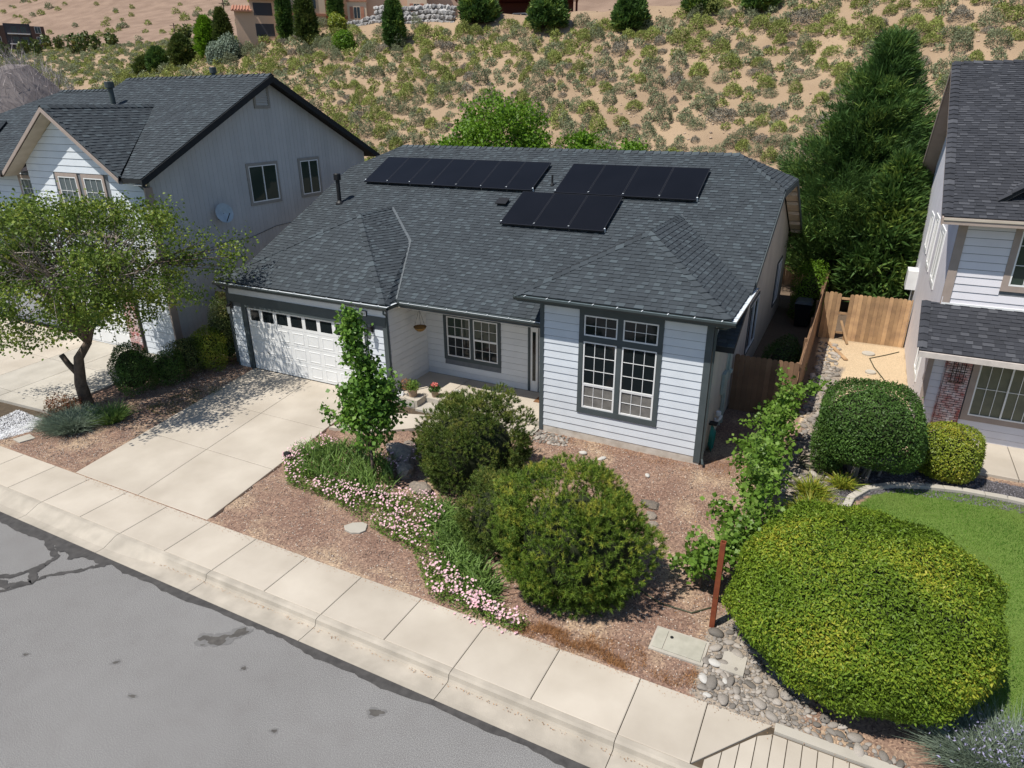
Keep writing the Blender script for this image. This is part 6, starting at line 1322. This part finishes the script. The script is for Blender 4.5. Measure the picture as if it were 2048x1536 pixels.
for k in range(26):
    t = k/25; x = -262+110*t+rs.randn()*3; y = 117+10*math.sin(k)+rs.randn()*2-0*t; h = 2.2+2.2*rs.rand()
    if k > 18: x, y = -160+10*rs.randn(), 126+4*rs.randn()
    nm = 'landscape_tree'; D = rdirs(rs, 160); P = np.array([x, y, gz(x, y)+h*.6])+D*np.array([h*.32, h*.32, h*.55])*(.7+.3*rs.rand(160, 1))
    tt = treebase(nm, 'small green tree planted along the far road and dark houses', 'tree', (x, y, gz(x, y)), 'small trees along the far road'); leafmass('crown', rs, P, D, .9, olive_m, tt, .6, .9, 0, 1, kind=None); q = MB(); q.tube([(x, y, gz(x, y)-.3), (x, y, gz(x, y)+h*.5)], .12, 5); q.build('trunk', bark, tt)

# leaf litter and grit
rs = np.random.RandomState(301)
X = rs.uniform(-14, 4, 900); Y = -7.17-np.abs(rs.randn(900))*.09; X2 = rs.uniform(-15, 3, 1500); Y2 = rs.uniform(-8.62, -8.45, 1500)
def litter(name, label, X, Y, Z, s, m, seed):
    rs = np.random.RandomState(seed); n = len(X); P = np.stack([X, Y, Z], 1); V = leaves(rs, P, np.tile([0, 0, 1.], (n, 1)), s, .6, .25); o = fast(name, V, quadidx(n), m, None, np.repeat(rs.rand(n), 4), 'stuff'); return setp(o, label, 'leaf litter')
litter('leaf_litter', 'small dry bits blown along the yard side edge of the pavement', X, Y, np.full(900, .006), .018, drygrass, 1)
zz = np.interp(Y2, [-8.62, -8.52], [-.12, -.005]); litter('gutter_litter', 'dry leaf bits and grit gathered along the foot of the kerb', rs.uniform(-15, 3, 420), rs.uniform(-8.66, -8.60, 420), np.full(420, -.118), .022, drygrass, 2)
X = rs.uniform(-9.3, 1.6, 2600); Y = rs.uniform(-7.0, -.3, 2600); k = (np.sin(X*1.9)*np.sin(Y*2.3+X)+rs.rand(2600)) > .6; X, Y = X[k], Y[k]; litter('yard_litter', 'dry straw-coloured bits scattered over the front gravel', X, Y, HT(X, Y)+.02, .03, drygrass, 3)

# ================================================================== PROPS AND STONES
rs = np.random.RandomState(201)
peb = [flagme(rockmesh(20+i, 2, .62, .14), stone_m) for i in range(6)]
peb_w = [flagme(rockmesh(30+i, 2, .7, .10), pm('white_stone', (.50, .48, .44), (.40, .38, .35), .8, 6)) for i in range(1)]
def stonebed(name, polys, n, smin, smax, seed, density=.85):
    rs = np.random.RandomState(seed); root = MB(); c = np.array(polys[0]).mean(0); z = gz(*c); root.add([(c[0]-.1, c[1]-.1, z-.03), (c[0]+.1, c[1]-.1, z-.03), (c[0]+.1, c[1]+.1, z-.03), (c[0]-.1, c[1]+.1, z-.03)], [(0, 1, 2, 3)])
    root = root.build(name, stone_m, kind='structure'); placed = []
    for k in range(n*30):
        if len(placed) >= n: break
        poly = polys[rs.randint(len(polys))]; x, y = scatter_poly(rs, poly, 1)
        if len(x) < 1: continue
        x, y = x[0], y[0]; s = smin+(smax-smin)*rs.rand()**2.2
        if any((a-x)**2+(b-y)**2 < (density*(s+t))**2 for a, b, t in placed): continue
        placed.append((x, y, s))
    for x, y, s in placed:
        inst(peb[rs.randint(6)], 'stone', root, (x, y, gz(x, y)+s*.22), (s*(1+.35*rs.rand()), s, s*(.75+.3*rs.rand())), rs.rand()*6.28, (rs.randn()*.15, rs.randn()*.15))
    return root, placed
b1, pl1 = stonebed('river_stone_bed', [[(1.62, -7.12), (1.55, -5.5), (2.0, -5.2), (2.6, -6.4), (4.6, -7.0), (4.6, -7.12)], [(1.7, -7.1), (1.9, -5.8), (2.6, -6.6), (3.4, -7.1)]], 270, .03, .115, 211)
for x, y, s in ((1.72, -6.35, .08), (1.62, -6.75, .075), (1.75, -7.05, .05), (1.95, -6.65, .045)): inst(peb_w[0], 'white_stone', b1, (x, y, gz(x, y)+s*.3), (s*1.2, s, s*.7), x*9)
b2, pl2 = stonebed('river_stone_swale', [[(2.1, -1.4), (1.95, .8), (2.2, 3.0), (3.1, 3.0), (3.1, .6), (3.35, -.4), (3.1, -1.6)], [(2.05, 3), (2.1, 7.5), (2.75, 7.5), (2.75, 3)], [(2.1, 7), (2.1, 11.8), (2.8, 11.2), (2.9, 7)]], 290, .04, .12, 212)
b3, pl3 = stonebed('house_corner_stones', [[(-4.4, -.75), (-4.4, -.05), (-3.5, -.1), (-3.4, -.6)]], 70, .04, .09, 213)
X, Y = scatter_poly(rs, COBB, 9000); pebbles('small_stones', 'small mixed pebbles between the river stones of the right bed', X, Y, .010+.022*rs.rand(len(X)), stone_m, 214)
front = [(-9.5, -7.1), (-9.9, -4.0), (-9.2, -2.6), (-7.5, -1.7), (-5, -1.4), (-4.4, -.1), (.3, -.1), (1.9, 1.0), (2.1, -1.5), (1.5, -5.6), (1.5, -7.1)]
gravel_m = pm('yard_gravel', (.27, .185, .14), (.19, .14, .12), .9, 1.2, attr=.6, c3=(.45, .40, .34))
X, Y = scatter_poly(rs, front, 30000); pebbles('front_gravel', 'reddish brown decorative gravel covering the front yard', X, Y, .008+.013*rs.rand(len(X)), gravel_m, 215, cat='gravel')
lg = [(-18.4, -7.1), (-14.6, -7.1), (-15.3, -.4), (-16.6, -.2), (-18.2, -4.2)]
X, Y = scatter_poly(rs, lg, 14000); pebbles('side_gravel', 'reddish brown gravel bed between the two driveways', X, Y, .008+.013*rs.rand(len(X)), gravel_m, 216, cat='gravel')
X, Y = scatter_poly(rs, DARKG, 7000); X2, Y2 = scatter_poly(rs, [(3.0, -6.9), (7, -6.9), (7, -4), (3, -4)], 4000)
pebbles('lava_rock', 'dark purple-grey lava rock behind the lawn edging', X, Y, .018+.022*rs.rand(len(X)), pm('lava', (.15, .14, .15), (.09, .085, .09), .95, 5, attr=.5), 217, cat='gravel')
X, Y = scatter_poly(rs, WHITEG, 3500); pebbles('white_gravel', 'white gravel patch at the left edge by the pavement', X, Y, .014+.016*rs.rand(len(X)), pm('wgravel', (.62, .62, .62), (.48, .48, .50), .9, 5, attr=.35), 218, cat='gravel')
# landscape boulders in the iris bed
bm_ = [flagme(rockmesh(50+i, 2, .72, .26), boulder, False) for i in range(4)]
def rockthing(x, y, s, i, lb, name='boulder', cat='rock', me=None, rz=0): o = inst(me or bm_[i % 4], name, None, (x, y, gz(x, y)+(s[2] if hasattr(s, '__len__') else s)*.35), s, rz); setp(o, lb, cat); return o
rockthing(-7.0, -3.0, (.42, .34, .38), 0, 'tan boulder behind the young maple, left of the dark pine')
rockthing(-6.55, -3.55, (.32, .27, .28), 1, 'grey-blue boulder in the pine shade, nearest the pink flowers')
rockthing(-7.15, -2.45, (.25, .2, .22), 2, 'small grey boulder furthest back beside the pine')
rockthing(-5.75, -4.1, (.26, .22, .2), 3, 'half hidden grey boulder at the foot of the dark pine')
rockthing(-2.85, -.75, (.09, .08, .07), 0, 'small white stone on the gravel below the bay window', 'stone', 'stone', peb_w[0]); rockthing(-2.3, -.8, (.11, .07, .05), 0, 'flat pale stone right of the small white stone', 'stone', 'stone', peb_w[0], 1); rockthing(-1.0, -1.1, (.07, .06, .05), 0, 'tiny white stone behind the large pine', 'stone', 'stone', peb_w[0], 2)
for i, (x, y, s_) in enumerate(((-.55, -2.3, .16), (-.42, -2.7, .14), (-.3, -3.0, .12))): rockthing(x, y, (s_*1.2, s_, s_*.5), i, ('largest flat tan rock right of the large pine', 'middle tan rock of three beside the large pine', 'smallest tan rock of three beside the large pine')[i])
# flagstones
def flat(name, label, cat, pts, h, m):
    z = [gz(*p) for p in pts]; zz = max(z)+h; t = MB(); k = len(pts); c = np.mean(pts, 0); I = [(c[0]+(p[0]-c[0])*.95, c[1]+(p[1]-c[1])*.95) for p in pts]
    t.add([(p[0], p[1], zz-h-.06) for p in pts]+[(p[0], p[1], zz-.006) for p in pts]+[(p[0], p[1], zz) for p in I], [(i, (i+1) % k, k+(i+1) % k, k+i) for i in range(k)]+[(k+i, k+(i+1) % k, 2*k+(i+1) % k, 2*k+i) for i in range(k)]+[tuple(range(2*k, 3*k))]); o = t.build(name, m); return setp(o, label, cat)
flat('stepping_stone', 'pale round flagstone alone on the brown gravel near the pavement', 'stone', [(-6.52, -6.02), (-6.42, -5.84), (-6.22, -5.72), (-6.08, -5.74), (-5.97, -5.95), (-6.03, -6.08), (-6.2, -6.16), (-6.4, -6.13)], .035, conc2)
flat('stepping_stone', 'small rectangular paver on the gravel at the far left edge', 'stone', [(-17.85, -6.83), (-17.45, -6.87), (-17.33, -6.5), (-17.75, -6.42)], .025, conc2)
# utility boxes
ub = thing('utility_vault', 'square concrete utility box lid set in the ground near the rusty post', 'utility box', (1.1, -6.2, .0))
q = MB(); q.box(.62, 1.55, -6.52, -5.92, -.05, .055); q.build('collar', conc2, ub); q = MB(); q.box(.86, 1.50, -6.46, -5.97, .055, .072); q.build('lid', pm('vault_lid', (.42, .40, .33), (.34, .325, .265), .8, 6), ub); q = MB(); q.box(.66, .84, -6.46, -5.97, .055, .070); q.build('lid', MATS['vault_lid'], ub); q = MB(); q.lathe((.93, -6.12, .072), [(.03, 0), (.03, .012)], 10); q.build('key_hole', black, ub)
ub2 = thing('utility_vault', 'smaller rough concrete block lid among the river stones by the hedge', 'utility box', (2.0, -6.25, .0)); q = MB(); q.box(1.82, 2.20, -6.46, -6.0, -.05, .07); q.build('lid', conc2, ub2)
# rusty post
rp_ = thing('rusty_post', 'rust brown square steel post standing left of the huge hedge', 'post', (1.50, -5.49, .06)); F = Fr((1.50, -5.49, .03), (1, 0, 0), (0, 0, 1)); q = MB(); q.ob(F, -.045, .045, 0, 1.85, -.05, -.03); q.ob(F, -.045, .045, 0, 1.85, .03, .05); q.ob(F, -.045, -.03, 0, 1.85, -.03, .03); q.ob(F, .03, .045, 0, 1.85, -.03, .03); q.build('tube', rust, rp_); q = MB(); q.ob(F, -.03, .03, 1.78, 1.80, -.03, .03); q.build('top_plug', wood_b, rp_)
# hoses
gh_ = thing('garden_hose', 'dark garden hose coiled on the river stones beside the clipped shrub', 'hose', (2.6, 1.1, .25)); q = MB()
pts = [(2.62+(.30+.03*math.sin(t*3.1))*math.cos(t)+.03*math.sin(t*.7), 1.1+(.26+.03*math.cos(t*2.3))*math.sin(t), .33+.012*t/6+.03*math.sin(t*1.7)) for t in np.linspace(0, 6.28*6, 160)]
q.tube(pts+[(2.9, .6, .3), (2.7, -.1, .28), (2.75, -.9, .25), (2.6, -1.5, .25)], .014, 6); q.build('coil', hose_m, gh_)
for lb, P_ in (('thin black hose trailing over the sandy side yard toward the fence', [(4.75, 11.6, .24), (4.3, 11.0, .24), (3.8, 10.4, .24), (3.95, 9.5, .24), (4.25, 8.4, .24), (4.3, 7.0, .24), (4.2, 5.5, .24)]), ('black drip line lying in the shade between pine and rusty post', [(-.1, -5.1, .1), (.5, -5.35, .09), (1.1, -5.35, .09), (1.45, -5.0, .1)]), ('black pipe crossing the lava rock above the daylily', [(2.7, 1.6, .3), (3.3, 1.3, .3), (3.6, 1.0, .29), (3.4, .75, .28), (2.8, .5, .28)])):
    P_ = [(x, y, gz(x, y)+.02) for x, y, z in P_]; q = MB(); q.tube(P_, .016, 6); o = q.build('hose', hose_m); setp(o, lb, 'hose')
hh = thing('hose_hanger', 'teal garden hose hung in loops on the shaded side wall by the corner', 'hose', (.1, .9, .6)); q = MB()
for k in range(9):
    c = .55+k*.035; pts = [(.07+.012*k+.02*math.sin(t), .95+(.10+.008*k)*math.cos(t), .95-.35*(1-math.cos(t-math.pi/2))*.9-.02*k) for t in np.linspace(0, 6.28, 22)]; q.tube(pts, .014, 6)
q.build('hose', teal, hh); q = MB(); q.box(.02, .22, .85, 1.05, .98, 1.02); q.build('bracket', black, hh)
# planks in side yard
def plank(lb, a, c, w=.14, t=.03, lift=(.0, .0)):
    a, c = Vector((*a, gz(*a)+.03+lift[0])), Vector((*c, gz(*c)+.03+lift[1])); d = (c-a).normalized(); F = Fr(a, d, Vector((0, 0, 1)).cross(d)); q = MB(); q.ob(F, 0, (c-a).length, -w/2, w/2, 0, t); o = q.build('loose_board', wood_o); setp(o, lb, 'board')
plank('loose orange board lying on the stones of the sandy side yard', (2.35, 11.6), (3.05, 9.8)); plank('short dark board leaning against the gap in the picket fence', (3.0, 11.7), (2.65, 12.15), .09, .03, (0, .75)); plank('thin stick lying on the sand behind the clipped shrub', (3.55, 6.8), (3.75, 6.1), .035)
for lb, x, y, r in (('round grey drain cover nearer the picket fence', 3.75, 10.9, .22), ('small round drain cover in the middle of the sand', 3.85, 8.9, .17)):
    t = thing('drain_cover', lb, 'drain cover', (x, y, gz(x, y))); q = MB(); q.lathe((x, y, gz(x, y)), [(r, -.02), (r, .05), (r*.85, .07)], 18); q.build('lid', conc2, t)
# bin
bn = thing('wheelie_bin', 'black wheelie bin standing in the dark side yard by the side fence', 'bin', (1.2, 13.4, .22))
q = MB(); q.hexa([(.95, 13.2, .27), (1.45, 13.2, .27), (1.45, 13.7, .27), (.95, 13.7, .27), (.88, 13.1, 1.22), (1.52, 13.1, 1.22), (1.52, 13.8, 1.22), (.88, 13.8, 1.22)]); q.build('body', black, bn); q = MB(); q.hexa([(.86, 13.05, 1.22), (1.54, 13.05, 1.22), (1.54, 13.85, 1.22), (.86, 13.85, 1.22), (.95, 13.15, 1.33), (1.45, 13.15, 1.33), (1.45, 13.8, 1.33), (.95, 13.8, 1.33)]); q.build('lid', trim_d, bn); q = MB(); q.tube([(.9, 13.78, .4), (1.5, 13.78, .4)], .13, 12); q.build('wheel', black, bn)
# wall lamps
for i, x in enumerate((-15.98, -10.03)):
    t = thing('wall_lantern', ('black glass wall lantern at the left side of the garage door', 'black glass wall lantern at the right side of the garage door')[i], 'lantern', (x, -.1, 2.4)); y0 = GY0-.04; z = 2.36
    q = MB(); q.box(x-.05, x+.05, y0-.02, y0, z+.02, z+.24); q.box(x-.02, x+.02, y0-.14, y0-.02, z+.17, z+.20); q.build('bracket', black, t)
    q = MB(); q.lathe((x, y0-.15, z+.13), [(.10, 0), (.10, .02), (.03, .09)], 4); q.lathe((x, y0-.15, z-.12), [(.03, -.03), (.06, 0)], 4)
    for a in (0, 1, 2, 3): dx, dy = .062*math.cos(a*math.pi/2), .062*math.sin(a*math.pi/2); q.tube([(x+dx, y0-.15+dy, z-.12), (x+dx*1.4, y0-.15+dy*1.4, z+.13)], .006, 4)
    q.build('cage', black, t); q = MB(); q.lathe((x, y0-.15, z-.115), [(.055, 0), (.075, .24)], 4); q.build('glass', lampglass, t)
# hanging basket
hb_ = thing('hanging_basket', 'coir lined hanging basket under the porch eave', 'hanging basket', (-9.06, 1.0, 2.3)); q = MB(); c = (-9.06, 1.0, 2.22)
q.lathe(c, [(.02, -.02), (.10, .01), (.17, .07), (.20, .14)], 18); q.build('basket', coir, hb_); q = MB()
for a in (0, 2.1, 4.2): q.tube([(c[0]+.2*math.cos(a), c[1]+.2*math.sin(a), c[2]+.14), (c[0], c[1], c[2]+.72)], .006, 4)
q.tube([(c[0]+.2*math.cos(t), c[1]+.2*math.sin(t), c[2]+.14) for t in np.linspace(0, 6.28, 20)], .008, 4); q.tube([(c[0], c[1], c[2]+.7), (c[0], c[1], 3.17)], .006, 4); q.build('wires', black, hb_)
q = MB(); q.lathe((c[0], c[1], c[2]+.10), [(.18, 0), (.1, .03)], 14); q.build('soil', joint_m, hb_)
# pots
def pot(label, x, y, z, r, h, m, plant_m, seed, flower=None, name='flower_pot'):
    t = thing(name, label, 'flower pot', (x, y, z)); q = MB(); q.lathe((x, y, z), [(r*.65, 0), (r*.95, h*.85), (r*1.08, h*.86), (r*1.08, h), (r*.92, h), (r*.88, h*.88)], 18); q.build('pot', m, t, smooth=False)
    rs = np.random.RandomState(seed); D = rdirs(rs, 700); D[:, 2] = np.abs(D[:, 2]); P = np.array([x, y, z+h])+D*np.array([r*1.5, r*1.5, r*1.7])*rs.rand(700, 1)**.5; leafmass('plant', rs, P, D, .055, plant_m, t, .4, .8)
    if flower: P = np.array([x, y, z+h+r*1.4])+rdirs(rs, 160)*np.array([r*.7, r*.7, r*.4]); leafmass('blooms', rs, P, rdirs(rs, 160), .045, flower, t, .8, .8)
    return t
pot('clay pot with mixed coppery and green foliage on the concrete block', -8.72, -.08, .48, .17, .27, terra, vine_m, 5)
rs = np.random.RandomState(8); P = np.array([-8.93, -.13, .84])+rdirs(rs, 350)*np.array([.17, .15, .16]); leafmass('copper_leaves', rs, P, rdirs(rs, 350), .05, drygrass, bpy.data.objects['flower_pot'], .4, .8)
pot('small pot of coral pink flowers on the porch floor right of the block', -8.15, .28, .435, .13, .2, terra, box_m, 6, pm('coral', (.75, .16, .14), (.8, .3, .26), .6, 9))
pot('wooden tub planter partly hidden between the two clipped shrubs', 4.98, 2.75, .3, .26, .42, wood_b, box_m, 9)
pot('pale pot with white flowers at the porch edge behind the dark pine', -7.3, .2, .435, .12, .18, conc2, lime_m, 10, pm('white_bloom', (.75, .72, .62), None, .7))
tt = thing('tortoise_ornament', 'small white tortoise ornament on the left end of the concrete block', 'ornament', (-9.12, -.15, .48)); q = MB(); q.lathe((-9.12, -.15, .49), [(.12, 0), (.115, .04), (.08, .09), (.03, .115)], 12); q.build('shell', white_p, tt); q = MB(); q.lathe((-9.10, -.30, .49), [(.03, 0), (.035, .03), (.015, .06)], 8)
for dx, dy in ((-.1, -.07), (.1, -.07), (-.1, .07), (.1, .07)): q.lathe((-9.12+dx, -.15+dy, .482), [(.03, 0), (.03, .03)], 8)
q.build('head_and_legs', white_p, tt)
# door mat, path light, porch post trim
q = MB(); q.box(-5.25, -4.6, 1.25, 1.75, .436, .452); o = q.build('doormat', doormat); setp(o, 'brown doormat with dark edge on the porch by the front door', 'doormat')
pl_ = thing('path_light', 'small black solar path light on a stake at the driveway edge', 'path light', (-9.62, -4.5, .1)); z = gz(-9.62, -4.5); q = MB(); q.tube([(-9.62, -4.5, z-.05), (-9.62, -4.5, z+.27)], .012, 6); q.build('stake', black, pl_); q = MB(); q.box(-9.70, -9.54, -4.56, -4.44, z+.27, z+.34); q.box(-9.67, -9.57, -4.54, -4.46, z+.2, z+.27); q.build('lamp_head', black, pl_)
